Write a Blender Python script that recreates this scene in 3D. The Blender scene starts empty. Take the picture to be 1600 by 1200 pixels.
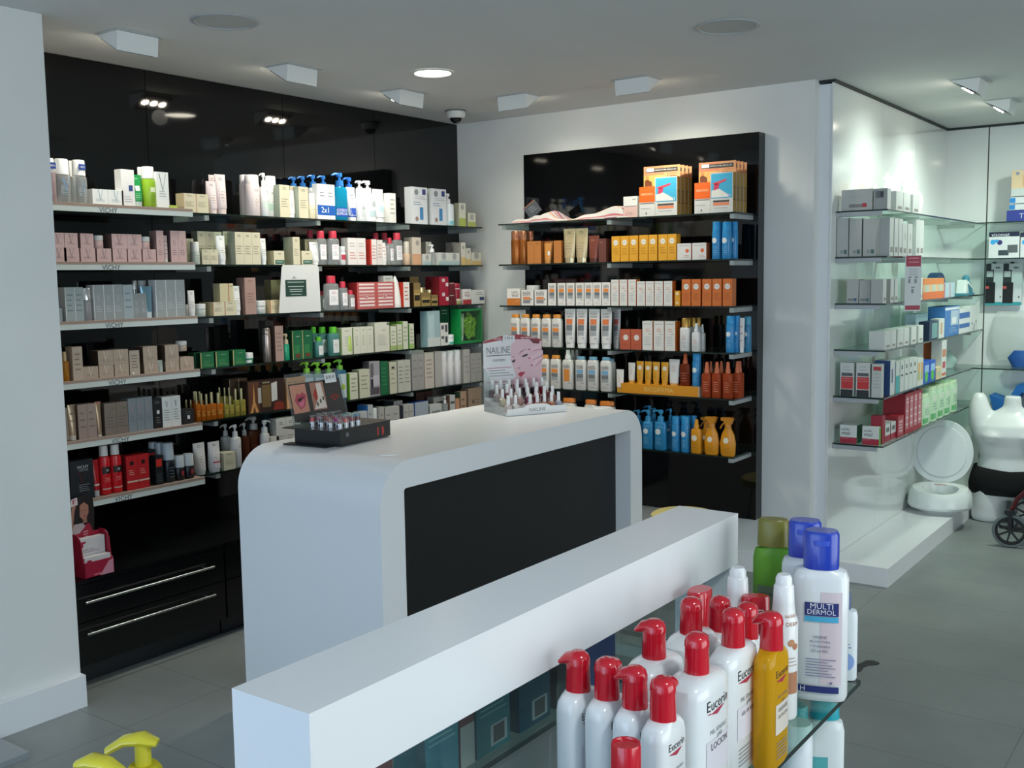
import bpy, math, random
from mathutils import Vector, Matrix
random.seed(7)
sc = bpy.context.scene
PI = math.pi
# ------------------------------------------------------------------ camera
CAM = Vector((4.2123, -5.2718, 1.6199)); YAW, PITCH, ROLL, FPX = 0.626046, -0.101449, -0.015030, 1620.39
_f = Vector((-math.sin(YAW)*math.cos(PITCH), math.cos(YAW)*math.cos(PITCH), math.sin(PITCH)))
_r0 = _f.cross(Vector((0, 0, 1))).normalized(); _u0 = _r0.cross(_f)
_r = _r0*math.cos(ROLL)+_u0*math.sin(ROLL); _u = -_r0*math.sin(ROLL)+_u0*math.cos(ROLL)
cd = bpy.data.cameras.new('camera'); cam = bpy.data.objects.new('camera', cd); sc.collection.objects.link(cam)
cd.sensor_width = 36; cd.lens = FPX/1600*36; cd.clip_start = .02
cam.matrix_world = Matrix(((_r.x, _u.x, -_f.x, CAM.x), (_r.y, _u.y, -_f.y, CAM.y), (_r.z, _u.z, -_f.z, CAM.z), (0, 0, 0, 1)))
sc.camera = cam
def at(px, py, ax, v):
    "the point of a world plane that the photograph shows at a pixel"
    d = _f+_r*((px-800)/FPX)-_u*((py-600)/FPX); i = 'xyz'.index(ax); return CAM+d*((v-CAM[i])/d[i])
# ------------------------------------------------------------------ world, daylight, exposure
sc.view_settings.view_transform = 'Standard'; sc.view_settings.look = 'None'
sc.view_settings.exposure = 0.28; sc.view_settings.gamma = 1.0; sc.view_settings.use_curve_mapping = False
w = bpy.data.worlds.new('sky'); sc.world = w; w.use_nodes = True
w.node_tree.nodes['Background'].inputs[0].default_value = (.62, .78, 1, 1); w.node_tree.nodes['Background'].inputs[1].default_value = .9
def lamp(name, kind, loc, to, energy, col, **k):
    l = bpy.data.lights.new(name, kind); l.energy = energy; l.color = col
    for a, b in k.items(): setattr(l, a, b)
    o = bpy.data.objects.new(name, l); sc.collection.objects.link(o); o.location = loc
    o.rotation_euler = (Vector(to)-Vector(loc)).to_track_quat('-Z', 'Y').to_euler(); return o
lamp('daylight_front_window', 'AREA', (2.75, -7.42, 1.5), (2.4, 0, 1.35), 38, (.58, .77, 1), shape='RECTANGLE', size=3.5, size_y=2.1)
lamp('daylight_side_window', 'AREA', (7.42, -3.2, 1.45), (0, -2.9, 1.3), 62, (.94, 1, .96), shape='RECTANGLE', size=4.4, size_y=2.0)
lamp('near_ceiling_lamp', 'SPOT', (4.75, -4.45, 2.55), (3.5, -4.12, 1.1), 46, (.9, .98, 1), spot_size=1.7, spot_blend=1, shadow_soft_size=.14)
# ------------------------------------------------------------------ helpers
def lin(h):
    c = [int(h[i:i+2], 16)/255 for i in (0, 2, 4)]
    return tuple(x/12.92 if x <= .04045 else ((x+.055)/1.055)**2.4 for x in c)+(1,)
_m = {}
def mat(h, r=.5, m=0., a=1., e=0., coat=0.):
    k = (h, r, m, a, e, coat)
    if k in _m: return _m[k]
    M_ = bpy.data.materials.new('surface_'+h); M_.use_nodes = True; p = M_.node_tree.nodes['Principled BSDF']
    p.inputs['Base Color'].default_value = lin(h); p.inputs['Roughness'].default_value = r; p.inputs['Metallic'].default_value = m
    p.inputs['Alpha'].default_value = a; p.inputs['Coat Weight'].default_value = coat; p.inputs['Coat Roughness'].default_value = .05
    if e: p.inputs['Emission Color'].default_value = lin(h); p.inputs['Emission Strength'].default_value = e
    _m[k] = M_; return M_
def glassmat(name, h, amt, ior=1.5, rough=0.0):
    M_ = bpy.data.materials.new(name); M_.use_nodes = True; N = M_.node_tree; N.nodes.clear()
    o = N.nodes.new('ShaderNodeOutputMaterial'); t = N.nodes.new('ShaderNodeBsdfTransparent'); g = N.nodes.new('ShaderNodeBsdfGlossy')
    fr = N.nodes.new('ShaderNodeFresnel'); mx = N.nodes.new('ShaderNodeMixShader'); fr.inputs[0].default_value = ior
    t.inputs[0].default_value = lin(h); g.inputs['Roughness'].default_value = rough
    ge_ = N.nodes.new('ShaderNodeNewGeometry'); iv = N.nodes.new('ShaderNodeMath'); iv.operation = 'SUBTRACT'; iv.inputs[0].default_value = 1; N.links.new(ge_.outputs['Backfacing'], iv.inputs[1])
    mu = N.nodes.new('ShaderNodeMath'); mu.operation = 'MULTIPLY'; N.links.new(fr.outputs[0], mu.inputs[0]); N.links.new(iv.outputs[0], mu.inputs[1])
    N.links.new(mu.outputs[0], mx.inputs[0]); N.links.new(t.outputs[0], mx.inputs[1]); N.links.new(g.outputs[0], mx.inputs[2])
    if amt:
        d = N.nodes.new('ShaderNodeBsdfDiffuse'); d.inputs[0].default_value = lin(h); m2 = N.nodes.new('ShaderNodeMixShader'); m2.inputs[0].default_value = amt
        N.links.new(mx.outputs[0], m2.inputs[1]); N.links.new(d.outputs[0], m2.inputs[2]); mx = m2
    N.links.new(mx.outputs[0], o.inputs[0]); return M_
def noisy(name, h1, h2, scale, rough, bump=0., detail=6, brick=None, coat=0, spec=.5):
    M_ = bpy.data.materials.new(name); M_.use_nodes = True; N = M_.node_tree; p = N.nodes['Principled BSDF']
    tc = N.nodes.new('ShaderNodeTexCoord'); n = N.nodes.new('ShaderNodeTexNoise'); n.inputs['Scale'].default_value = scale; n.inputs['Detail'].default_value = detail
    cr = N.nodes.new('ShaderNodeValToRGB'); cr.color_ramp.elements[0].position = .3; cr.color_ramp.elements[1].position = .7
    cr.color_ramp.elements[0].color = lin(h1); cr.color_ramp.elements[1].color = lin(h2)
    N.links.new(tc.outputs['Object'], n.inputs['Vector']); N.links.new(n.outputs['Fac'], cr.inputs[0]); out = cr.outputs[0]
    if brick:
        b = N.nodes.new('ShaderNodeTexBrick'); b.offset = 0; b.inputs['Scale'].default_value = 1; b.inputs['Brick Width'].default_value = brick[0]; b.inputs['Row Height'].default_value = brick[1]
        b.inputs['Mortar Size'].default_value = brick[2]; b.inputs['Mortar'].default_value = lin(brick[3]); N.links.new(tc.outputs['Object'], b.inputs['Vector'])
        N.links.new(out, b.inputs['Color1']); N.links.new(out, b.inputs['Color2']); out = b.outputs[0]
    N.links.new(out, p.inputs['Base Color']); p.inputs['Roughness'].default_value = rough; p.inputs['Coat Weight'].default_value = coat; p.inputs['Specular IOR Level'].default_value = spec
    if bump:
        bm = N.nodes.new('ShaderNodeBump'); bm.inputs['Strength'].default_value = bump; bm.inputs['Distance'].default_value = .002
        n2 = N.nodes.new('ShaderNodeTexNoise'); n2.inputs['Scale'].default_value = scale*30; N.links.new(tc.outputs['Object'], n2.inputs['Vector'])
        N.links.new(n2.outputs['Fac'], bm.inputs['Height']); N.links.new(bm.outputs[0], p.inputs['Normal'])
    return M_
_txt = {}
def text_geo(s):
    if s in _txt: return _txt[s]
    c = bpy.data.curves.new('t', 'FONT'); c.body = s; c.resolution_u = 2; o = bpy.data.objects.new('t', c); sc.collection.objects.link(o)
    me = bpy.data.meshes.new_from_object(o.evaluated_get(bpy.context.evaluated_depsgraph_get()))
    v = [tuple(x.co)[:2] for x in me.vertices]; f = [tuple(p.vertices) for p in me.polygons]
    x0 = min(a for a, b in v); x1 = max(a for a, b in v); y0 = min(b for a, b in v); y1 = max(b for a, b in v)
    bpy.data.objects.remove(o); bpy.data.meshes.remove(me); bpy.data.curves.remove(c)
    _txt[s] = ([((a-x0)/(x1-x0)-.5, (b-(y0+y1)/2)/(x1-x0)) for a, b in v], f); return _txt[s]
class MB:
    "collects shapes; build() links them as ONE mesh object"
    def __init__(s): s.v = []; s.f = []; s.mi = []; s.mats = []; s.sm = []
    def k(s, m):
        if m not in s.mats: s.mats.append(m)
        return s.mats.index(m)
    def add(s, vs, fs, m, sm=False, T=None):
        b = len(s.v); i = s.k(m)
        s.v += [tuple(T @ Vector(p)) if T else tuple(p) for p in vs]
        for f in fs: s.f.append([b+j for j in f]); s.mi.append(i); s.sm.append(sm)
        return s
    def box(s, x0, y0, z0, x1, y1, z1, m, T=None, **side):
        vs = [(x, y, z) for z in (z0, z1) for y in (y0, y1) for x in (x0, x1)]
        for nm, f in (('bot', (0, 2, 3, 1)), ('top', (4, 5, 7, 6)), ('front', (0, 1, 5, 4)), ('back', (3, 2, 6, 7)), ('left', (2, 0, 4, 6)), ('right', (1, 3, 7, 5))):
            s.add([vs[j] for j in f], [(0, 1, 2, 3)], side.get(nm, m), False, T)
        return s
    def poly(s, pts, m, T=None): return s.add(pts, [tuple(range(len(pts)))], m, False, T)
    def prism(s, pts, axis, a, b, m, T=None, sm=False):
        "pts: 2D outline; axis 'x' -> (y,z), 'y' -> (x,z), 'z' -> (x,y)"
        def P(p, t): return (t, p[0], p[1]) if axis == 'x' else (p[0], t, p[1]) if axis == 'y' else (p[0], p[1], t)
        n = len(pts); s.add([P(p, a) for p in pts], [tuple(range(n))[::-1]], m, False, T); s.add([P(p, b) for p in pts], [tuple(range(n))], m, False, T)
        return s.add([P(p, a) for p in pts]+[P(p, b) for p in pts], [(i, (i+1) % n, n+(i+1) % n, n+i) for i in range(n)], m, sm, T)
    def loft(s, rings, m, seg=18, capb=True, capt=True, T=None):
        "rings: (z, rx, ry, exponent[, cx, cy])"
        vs = []; n = len(rings)
        for r in rings:
            z, rx, ry, e = r[:4]; cx, cy = (r[4], r[5]) if len(r) > 4 else (0, 0)
            for i in range(seg):
                a = 2*PI*i/seg; c, q = math.cos(a), math.sin(a)
                vs.append((cx+rx*math.copysign(abs(c)**(2/e), c), cy+ry*math.copysign(abs(q)**(2/e), q), z))
        fs = [(j*seg+i, j*seg+(i+1) % seg, (j+1)*seg+(i+1) % seg, (j+1)*seg+i) for j in range(n-1) for i in range(seg)]
        s.add(vs, fs, m, True, T)
        if capb: s.add(vs[:seg], [tuple(range(seg))[::-1]], m, False, T)
        if capt: s.add(vs[-seg:], [tuple(range(seg))], m, False, T)
        return s
    def cyl(s, x, y, z0, z1, r0, r1, m, seg=16, T=None): return s.loft([(z0, r0, r0, 2, x, y), (z1, r1, r1, 2, x, y)], m, seg, T=T)
    def tube(s, pts, rad, m, seg=8, T=None, flat=1.):
        pts = [Vector(p) for p in pts]; n = len(pts); vs = []; rad = rad if isinstance(rad, (list, tuple)) else [rad]*n
        for i, p in enumerate(pts):
            d = (pts[min(i+1, n-1)]-pts[max(i-1, 0)]).normalized(); a = d.cross(Vector((0, 0, 1)))
            if a.length < .1: a = d.cross(Vector((0, 1, 0)))
            a.normalize(); b = a.cross(d)
            for j in range(seg):
                t = 2*PI*j/seg; vs.append(p+a*math.cos(t)*rad[i]+b*math.sin(t)*rad[i]*flat)
        fs = [(j*seg+i, j*seg+(i+1) % seg, (j+1)*seg+(i+1) % seg, (j+1)*seg+i) for j in range(n-1) for i in range(seg)]
        s.add(vs, fs, m, True, T); s.add(vs[:seg], [tuple(range(seg))[::-1]], m, False, T); s.add(vs[-seg:], [tuple(range(seg))], m, False, T); return s
    def text(s, t, fn, width, m):
        v, f = text_geo(t); return s.add([fn(a*width, b*width) for a, b in v], f, m)
    def build(s, name, parent=None, loc=(0, 0, 0), rz=0., bevel=0., bseg=2):
        me = bpy.data.meshes.new(name); me.from_pydata(s.v, [], s.f); me.update()
        for m in s.mats: me.materials.append(m)
        me.polygons.foreach_set('material_index', s.mi); me.polygons.foreach_set('use_smooth', s.sm)
        if any(s.sm):
            import bmesh
            bm = bmesh.new(); bm.from_mesh(me); bmesh.ops.remove_doubles(bm, verts=bm.verts, dist=1e-5); bm.to_mesh(me); bm.free()
            me.set_sharp_from_angle(angle=math.radians(40))
        o = bpy.data.objects.new(name, me); sc.collection.objects.link(o); o.location = loc; o.rotation_euler = (0, 0, rz)
        if parent: o.parent = parent
        if bevel:
            b = o.modifiers.new('soft_edges', 'BEVEL'); b.width = bevel; b.segments = bseg; b.limit_method = 'ANGLE'; b.harden_normals = False
        return o
def tag(o, label=None, cat=None, group=None, kind=None):
    if label: o['label'] = label
    if cat: o['category'] = cat
    if group: o['group'] = group
    if kind: o['kind'] = kind
    return o
def empty(name, loc=(0, 0, 0), rz=0.):
    o = bpy.data.objects.new(name, None); sc.collection.objects.link(o); o.location = loc; o.rotation_euler = (0, 0, rz); o.empty_display_size = .02; return o
def struct(name, mb, **k): return tag(mb.build(name, **k), kind='structure')
def dup(o, parent=None):
    c = o.copy(); sc.collection.objects.link(c)
    if parent: c.parent = parent
    for ch in list(o.children): dup(ch, c)
    return c
WHITE = '#'
def prints(mb, items, w, h, fy, z0=0.):
    "printing on the front of a package; u,v run 0..1 over its front"
    off = .0005
    def P(u, v, k=1): x = (u-.5)*w; z = z0+v*h; return (x, fy(x, z)-off, z)
    for ix, it in enumerate(items):
        t = it[0]; off = .0004*(1+.3*ix)
        if t == 'r':
            _, u0, v0, u1, v1, c = it; nu = 6; nv = 4; vs = [P(u0+(u1-u0)*i/nu, v0+(v1-v0)*j/nv) for j in range(nv+1) for i in range(nu+1)]
            mb.add(vs, [(j*(nu+1)+i, j*(nu+1)+i+1, (j+1)*(nu+1)+i+1, (j+1)*(nu+1)+i) for j in range(nv) for i in range(nu)], mat(c, .45), True)
        elif t == 'o':
            _, uc, vc, r, c = it; n = 14; vs = [P(uc, vc)]+[P(uc+r*q*math.cos(2*PI*i/n), vc+r*q*w/h*math.sin(2*PI*i/n)) for q in (.5, .8, 1) for i in range(n)]; mb.add(vs, [(0, 1+i, 1+(i+1) % n) for i in range(n)]+[(1+j*n+i, 1+(j+1)*n+i, 1+(j+1)*n+(i+1) % n, 1+j*n+(i+1) % n) for j in (0, 1) for i in range(n)], mat(c, .45))
        elif t == 't':
            _, s, uc, vc, wf, c = it; mb.text(s, lambda a, b: P(uc+a/w, vc+b/h, 3), wf*w, mat(c, .5))
        elif t == 'l':
            _, u0, v0, u1, v1, n, c = it
            for i in range(n):
                va = v0+(v1-v0)*(i+.5)/n; e = u1-(i*7 % 3)*.12*(u1-u0); q = (v1-v0)/n*.13
                mb.add([P(u0, va-q, 2), P((u0+e)/2, va-q, 2), P(e, va-q, 2), P(e, va+q, 2), P((u0+e)/2, va+q, 2), P(u0, va+q, 2)], [(0, 1, 4, 5), (1, 2, 3, 4)], mat(c, .5))
        elif t == 'v':
            _, uc, vc, s, c = it; q = s*w/h; mb.add([P(uc-s/2, vc+q, 2), P(uc-s/2+.06, vc+q, 2), P(uc+.02, vc-q, 2), P(uc-.02, vc-q, 2)], [(3, 2, 1, 0)], mat(c, .4)); mb.add([P(uc+s/2-.03, vc+q, 2), P(uc+s/2, vc+q, 2), P(uc+.02, vc-q, 2), P(uc, vc-q, 2)], [(3, 2, 1, 0)], mat(c, .4))
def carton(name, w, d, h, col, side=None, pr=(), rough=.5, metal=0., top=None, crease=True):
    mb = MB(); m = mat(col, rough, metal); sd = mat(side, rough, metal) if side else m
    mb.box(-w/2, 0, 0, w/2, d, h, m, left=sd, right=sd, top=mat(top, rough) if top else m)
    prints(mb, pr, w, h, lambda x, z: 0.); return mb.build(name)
def body_y(rings):
    def fy(x, z):
        for a, b in zip(rings, rings[1:]):
            if z <= b[0] or b is rings[-1]:
                t = min(1, max(0, (z-a[0])/max(1e-6, b[0]-a[0]))); rx = a[1]+(b[1]-a[1])*t; ry = a[2]+(b[2]-a[2])*t; e = a[3]+(b[3]-a[3])*t
                u = min(.995, abs(x)/max(rx, 1e-5)); return rings[0][5]-ry*(1-u**e)**(1/e)
    return fy
def bottle(kind, name, w, d, h, col, cap, pr=(), cf=None, cw=None, e=2.2, m=None, cm=None, aim=-1, fill=None):
    root = empty(name); c = d/2; bm = m or mat(col, .3); cm_ = cm or mat(cap, .35); B = MB()
    def ring(z, k, ky=None, ex=e): return (z, w/2*k, d/2*(ky or k), ex, 0, c)
    if kind == 'tube':
        cf = cf or .14; r = w*.42; R = [(h*cf, w*.40, min(d/2, w*.40), 2.2, 0, c), (h*cf+.004, w*.43, min(d/2, w*.42), 2.2, 0, c), (h*.55, w*.47, d*.3, 2.2, 0, c), (h*.93, w*.5, .0025, 2.5, 0, c), (h, w*.5, .0016, 3, 0, c)]
        B.loft(R, bm, 18); C = MB().loft([(0, w*.36, min(d*.45, w*.36), 2.3, 0, c), (h*cf, w*.38, min(d*.47, w*.38), 2.3, 0, c)], cm_, 18)
        if fill: B.loft([(h*.93, w*.502, .003, 2.5, 0, c), (h, w*.502, .0025, 3, 0, c)], mat(fill, .4), 18)
        prints(B, pr, w*.9, h, body_y(R)); o = B.build('body', root); C.build('cap', root); return root
    if kind == 'jar':
        cf = cf or .38; hb = h*(1-cf); R = [ring(0, .9), ring(.003, .97), ring(hb*.9, .97), ring(hb, .9)]
        B.loft(R, bm, 20); prints(B, pr, w, hb, body_y(R)); B.build('body', root); MB().loft([ring(hb, 1.), ring(h-.002, 1.), ring(h, .94)], cm_, 20).build('lid', root); return root
    if kind == 'cone':
        R = [ring(0, 1), ring(h*.25, 1), ring(h*.8, .6), ring(h*.97, .2), ring(h, .08)]; B.loft(R, bm); prints(B, pr, w, h, body_y(R)); B.build('body', root); MB().loft([ring(0, 1.03), ring(h*.1, 1.03)], cm_).build('cap', root); return root
    cf = cf or {'cap': .2, 'pump': .22, 'spray': .24, 'trig': .26, 'over': .26}[kind]; hb = h*(1-cf); cr = (cw or .5)*w/2
    nk = min(cr, d/2)/(w/2)*.8; nky = min(cr, d/2)/(d/2)*.8; sh = min(hb*.12, w*.35)
    if kind == 'trig': R = [ring(0, .8), ring(h*.04, .92), ring(hb*.45, 1), ring(hb*.75, .8), ring(hb*.96, .42, .6), ring(hb, .36, .6)]
    elif kind == 'over': R = [ring(0, .93), ring(.004, 1), ring(hb-sh*.5, 1), ring(hb, .9)]
    else: R = [ring(0, .9), ring(.004, 1), ring(hb-sh, 1), ring(hb-sh*.35, .9, .9), ring(hb-.002, nk, nky)]
    B.loft(R, bm, 20); prints(B, pr, w, hb-sh, body_y(R)); B.build('body', root); C = MB(); q = min(cr, d/2*.98) if kind != 'over' else None
    if kind == 'cap': C.loft([(hb-.002, cr, q, 2.2, 0, c), (h-.003, cr*.96, q*.96, 2.2, 0, c), (h, cr*.86, q*.86, 2.2, 0, c)], cm_, 20)
    elif kind == 'over': C.loft([ring(hb, .93), ring(h-.004, .9), ring(h, .8)], cm_, 20)
    elif kind == 'spray': C.loft([(hb-.002, cr, q, 2, 0, c), (hb+(h-hb)*.3, cr*.95, q*.95, 2, 0, c), (hb+(h-hb)*.4, cr*.78, q*.78, 2, 0, c), (h-.002, cr*.6, q*.6, 2, 0, c), (h, cr*.5, q*.5, 2, 0, c)], cm_, 16)
    elif kind == 'pump':
        z = h-hb; C.cyl(0, c, hb-.002, hb+z*.42, q, q*.9, cm_); C.cyl(0, c, hb+z*.42, hb+z*.72, q*.38, q*.38, cm_, 10); C.cyl(0, c, hb+z*.7, h-z*.04, q*.72, q*.7, cm_); C.cyl(0, c, h-z*.04, h, q*.7, q*.5, cm_)
        L = w*.42+q; C.tube([(0, c, h-z*.12), (aim*L*.6, c-.2*q, h-z*.1), (aim*L, c-.3*q, h-z*.24)], [q*.36, q*.3, q*.2], cm_, 8)
    elif kind == 'trig':
        z = h-hb; C.cyl(0, c, hb-.002, hb+z*.35, q*.9, q*.8, cm_)
        C.prism([(-.18*w, hb+z*.3), (.2*w, hb+z*.3), (.34*w, h-z*.1), (.2*w, h), (-.42*w, h-z*.04), (-.42*w, h-z*.3), (-.2*w, h-z*.42)] if aim < 0 else [(.18*w, hb+z*.3), (-.2*w, hb+z*.3), (-.34*w, h-z*.1), (-.2*w, h), (.42*w, h-z*.04), (.5*w, h-z*.34), (.2*w, h-z*.42)], 'y', c-q*.7, c+q*.7, cm_)
        C.tube([(aim*.2*w, c, h-z*.45), (aim*.42*w, c, hb+z*.1), (aim*.5*w, c, hb-z*.15)], q*.22, cm_, 6)
    C.build('pump_head' if kind == 'pump' else 'trigger_head' if kind == 'trig' else 'cap', root); return root
ORD = 'first second third fourth fifth sixth seventh eighth ninth tenth eleventh twelfth'.split()
NUM = 'zero one two three four five six seven eight nine ten eleven twelve'.split()
def shelf(ax, v, z, ph, rz=None): return dict(ax=ax, v=v, z=z, ph=ph, rz=(PI/2 if ax == 'x' else 0.) if rz is None else rz)
def row(S, kind, xs, pt, desc, cat=None, name=None, n=1, d=None, back=0., on=0., by=None, gap=.001, turn=0., grp=None, hh=None, jit=0., **k):
    """a run of look-alike packages on a shelf: xs = (left, right) pixels of the whole run's fronts, or a list of such pairs, one per package"""
    i = 1 if S['ax'] == 'x' else 0; v = S['v']-back if S['ax'] == 'x' else S['v']+back
    if isinstance(xs, tuple):
        a = at(xs[0], pt, S['ax'], v)[i]; b = at(xs[1], pt, S['ax'], v)[i]; st = (b-a)/n; spans = [(a+st*j, a+st*(j+1)) for j in range(n)]
    else: spans = [(at(p[0], pt, S['ax'], v)[i], at(p[1], pt, S['ax'], v)[i]) for p in xs]; n = len(spans)
    wd = sum(q-p for p, q in spans)/n-gap; xm = xs[0]+(xs[1]-xs[0])*.5 if isinstance(xs, tuple) else (xs[0][0]+xs[-1][1])/2
    base = S['z']+on; H = hh or max(.01, at(xm, pt, S['ax'], v).z-base)
    D = d or (min(wd, .07) if kind == 'carton' else wd)
    if kind == 'carton': o = carton(name or 'product_carton', wd, D, H, **k)
    else: o = bottle(kind, name or {'tube': 'cream_tube', 'jar': 'cream_jar', 'pump': 'pump_bottle', 'spray': 'spray_bottle', 'trig': 'trigger_spray_bottle', 'cap': 'lotion_bottle', 'over': 'lotion_bottle', 'cone': 'cone_bottle'}[kind], wd, D, H, **k)
    cat = cat or {'carton': 'box', 'tube': 'tube', 'jar': 'jar'}.get(kind, 'bottle')
    objs = [o]+[dup(o) for _ in range(n-1)]
    for j, (ob, (p, q)) in enumerate(zip(objs, spans)):
        c = (p+q)/2; z = base+.0005
        ob.location = (v, c, z) if S['ax'] == 'x' else (c, v, z); ob.rotation_euler = (0, 0, S['rz']+turn+(random.uniform(-jit, jit) if jit else 0))
        lab = desc+((', %s of %s, ' % (ORD[j], NUM[n]) if n > 1 else ', ')+S['ph'])
        tag(ob, lab, cat, grp or (desc+' on '+S['ph'] if n > 1 else None))
    return dict(h=on+H+.0005, w=wd, d=D, objs=objs)
# ------------------------------------------------------------------ room
wallp = noisy('white_wall_paint', 'dcdedb', 'e2e3e0', 3, .6, .05)
ceilp = noisy('ceiling_paint', 'cfd2d1', 'd5d7d6', 2, .8, .04)
tile = noisy('grey_floor_tile', '777d7c', '888e8c', 2.2, .42, .15, brick=(.9, .45, .002, '656a69'))
gloss_w = mat('e4e8e6', .12, coat=.5); satin_w = mat('e6e8ea', .28)
black_g = mat('090a0b', .05); black_s = mat('0d0e10', .22)
H = 2.6
struct('floor', MB().box(-.2, -7.6, -.1, 7.6, 2.6, 0, tile))
struct('ceiling', MB().box(-.2, -7.6, H, 7.6, 2.6, H+.1, ceilp))
struct('wall_left', MB().box(-.12, -3.2, 0, -.02, .1, H, wallp))
struct('wall_column', MB().box(-.12, -7.6, 0, .567, -3.112, H, wallp))
struct('wall_back', MB().box(-.12, 0, 0, 2.325, .1, H, wallp))
struct('wall_far', MB().box(2.3, 2.41, 0, 7.6, 2.5, H, wallp))
wf = MB(); wf.box(-.12, -7.6, 0, 1.0, -7.5, H, wallp); wf.box(6.2, -7.6, 0, 7.6, -7.5, H, wallp); wf.box(1.0, -7.6, 2.55, 6.2, -7.5, H, wallp); wf.box(1.0, -7.6, 0, 6.2, -7.5, .45, wallp); struct('wall_front', wf)
wr = MB(); wr.box(7.5, -7.5, 0, 7.6, -5.4, H, wallp); wr.box(7.5, -1.0, 0, 7.6, 2.5, H, wallp); wr.box(7.5, -5.4, 0, 7.6, -1.0, .45, wallp); wr.box(7.5, -5.4, 2.45, 7.6, -1, H, wallp); struct('wall_right', wr)
for nm, a, b, c, d in (('window_1', 1.0, 6.2, 'y', -7.55), ('window_2', -5.4, -1.0, 'x', 7.55)):
    fm = MB(); al = mat('8b9094', .35, .8)
    for t in (a, (a+b)/2-.02, b-.04):
        fm.box(*((t, d-.02, .45, t+.04, d+.02, 2.45) if c == 'y' else (d-.02, t, .45, d+.02, t+.04, 2.45)), al)
    for z in (.45, 2.41): fm.box(*((a, d-.02, z, b, d+.02, z+.04) if c == 'y' else (d-.02, a, z, d+.02, b, z+.04)), al)
    struct(nm, fm)
bb = MB(); bb.box(.567, -7.5, 0, .603, -3.112, .125, satin_w); struct('baseboard_column', bb, bevel=.003)
struct('baseboard_back', MB().box(.3, -.016, 0, 2.32, 0, .1, satin_w), bevel=.003)
tag(MB().box(.567, -4.23, .47, .575, -4.06, .6, mat('d5dadc', .4)).build('wall_socket_plate', bevel=.003), 'pale rectangular cover plate low on the white column', 'wall plate')
# black glossy cladding of the left wall
ys = [-3.111, -2.29, -1.464, -.77, -.002]
for i in range(4):
    tag(MB().box(-.02, ys[i]+.0015, .02, 0, ys[i+1]-.0015, 2.598, black_g).build('glossy_wall_panel', bevel=.001),
        ['black glossy wall panel beside the white column, behind white trays', 'black glossy wall panel just right of the white-tray section', 'black glossy wall panel third from the white column', 'black glossy wall panel in the corner by back wall'][i], 'wall panel', 'black glossy panels on the left wall')
tag(MB().box(-.019, -3.11, .02, -.0005, -.002, .03, black_s).build('panel_base_rail'), 'black rail along the floor under the black wall', 'rail') if 0 else None
# wing wall of white gloss panels
struct('wall_wing', MB().box(2.325, .06, 0, 2.392, 2.42, H-.02, satin_w))
for i, (a, b) in enumerate(((.055, .9), (.9, 1.6), (1.6, 2.405))):
    tag(MB().box(2.392, a+.0012, .0, 2.40, b-.0012, 2.585, gloss_w).build('white_wall_panel', bevel=.001), ['glossy white wall panel nearest, behind the shelf ends at right', 'glossy white wall panel in the middle of right shelves', 'glossy white wall panel next to the far right corner'][i], 'wall panel', 'white glossy panels behind the right shelves')
tag(MB().box(2.40, 2.395, 0, 2.664, 2.409, 2.585, gloss_w).build('white_wall_panel'), 'narrow glossy white panel on far wall, left of dark seam', 'wall panel')
tag(MB().box(2.672, 2.395, 0, 4.2, 2.409, 2.585, gloss_w).build('white_wall_panel'), 'wide glossy white panel on far wall, right of dark seam', 'wall panel')
struct('trim_1', MB().box(2.30, .05, 2.587, 2.41, 2.42, 2.6, mat('222826', .5)).box(2.41, 2.385, 2.587, 4.2, 2.41, 2.6, mat('222826', .5)))
struct('trim_2', MB().box(2.663, 2.397, 0, 2.673, 2.4095, 2.585, mat('2c3230', .5)))
tag(MB().box(2.402, .09, .0, 2.712, 2.39, .10, satin_w).build('shelf_plinth', bevel=.004), 'long low white plinth on the floor under right shelves', 'plinth')
# ------------------------------------------------------------------ base cabinets under the black wall
for i in range(4):
    a, b = ys[i]+.003, ys[i+1]-.003; r = empty('drawer_cabinet', (0, a, 0)); L = b-a
    tag(r, ['black base cabinet with two long steel handles by white column', 'black base cabinet without handles, behind near end of island', 'black base cabinet hidden behind middle of the white island', 'black base cabinet in the corner behind the white island'][i], 'cabinet', 'black base cabinets along the left wall')
    MB().box(.002, 0, .08, .40, L, .42, black_s).build('carcass', r)
    MB().box(.002, .002, .0, .37, L-.002, .08, mat('23262a', .4)).build('toe_kick', r)
    MB().box(.002, 0, .421, .422, L, .437, black_s).build('top', r, bevel=.001)
    for z0, z1, zh in ((.085, .262, .222), (.266, .418, .352)):
        dr = MB().box(.402, .002, z0, .42, L-.002, z1, black_s).build('drawer', r, bevel=.001)
        if i == 0:
            hd = MB(); st = mat('b9bcbc', .25, .9); hd.tube([(.452, .105, zh), (.452, .735, zh)], .0055, st, 10)
            for y in (.14, .70): hd.tube([(.418, y, zh), (.452, y, zh)], .004, st, 8)
            hd.build('handle', dr)
# ------------------------------------------------------------------ black back panel
bp = empty('shelf_back_panel', (0, 0, 0)); tag(bp, 'large free-standing black shelf back panel mounted on white wall', 'shelf panel')
MB().box(.569, -.08, .308, 1.3025, -.001, 2.356, black_g).build('left_board', bp, bevel=.002)
MB().box(1.3035, -.08, .308, 2.060, -.001, 2.356, black_g).build('right_board', bp, bevel=.010, bseg=3)
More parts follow.
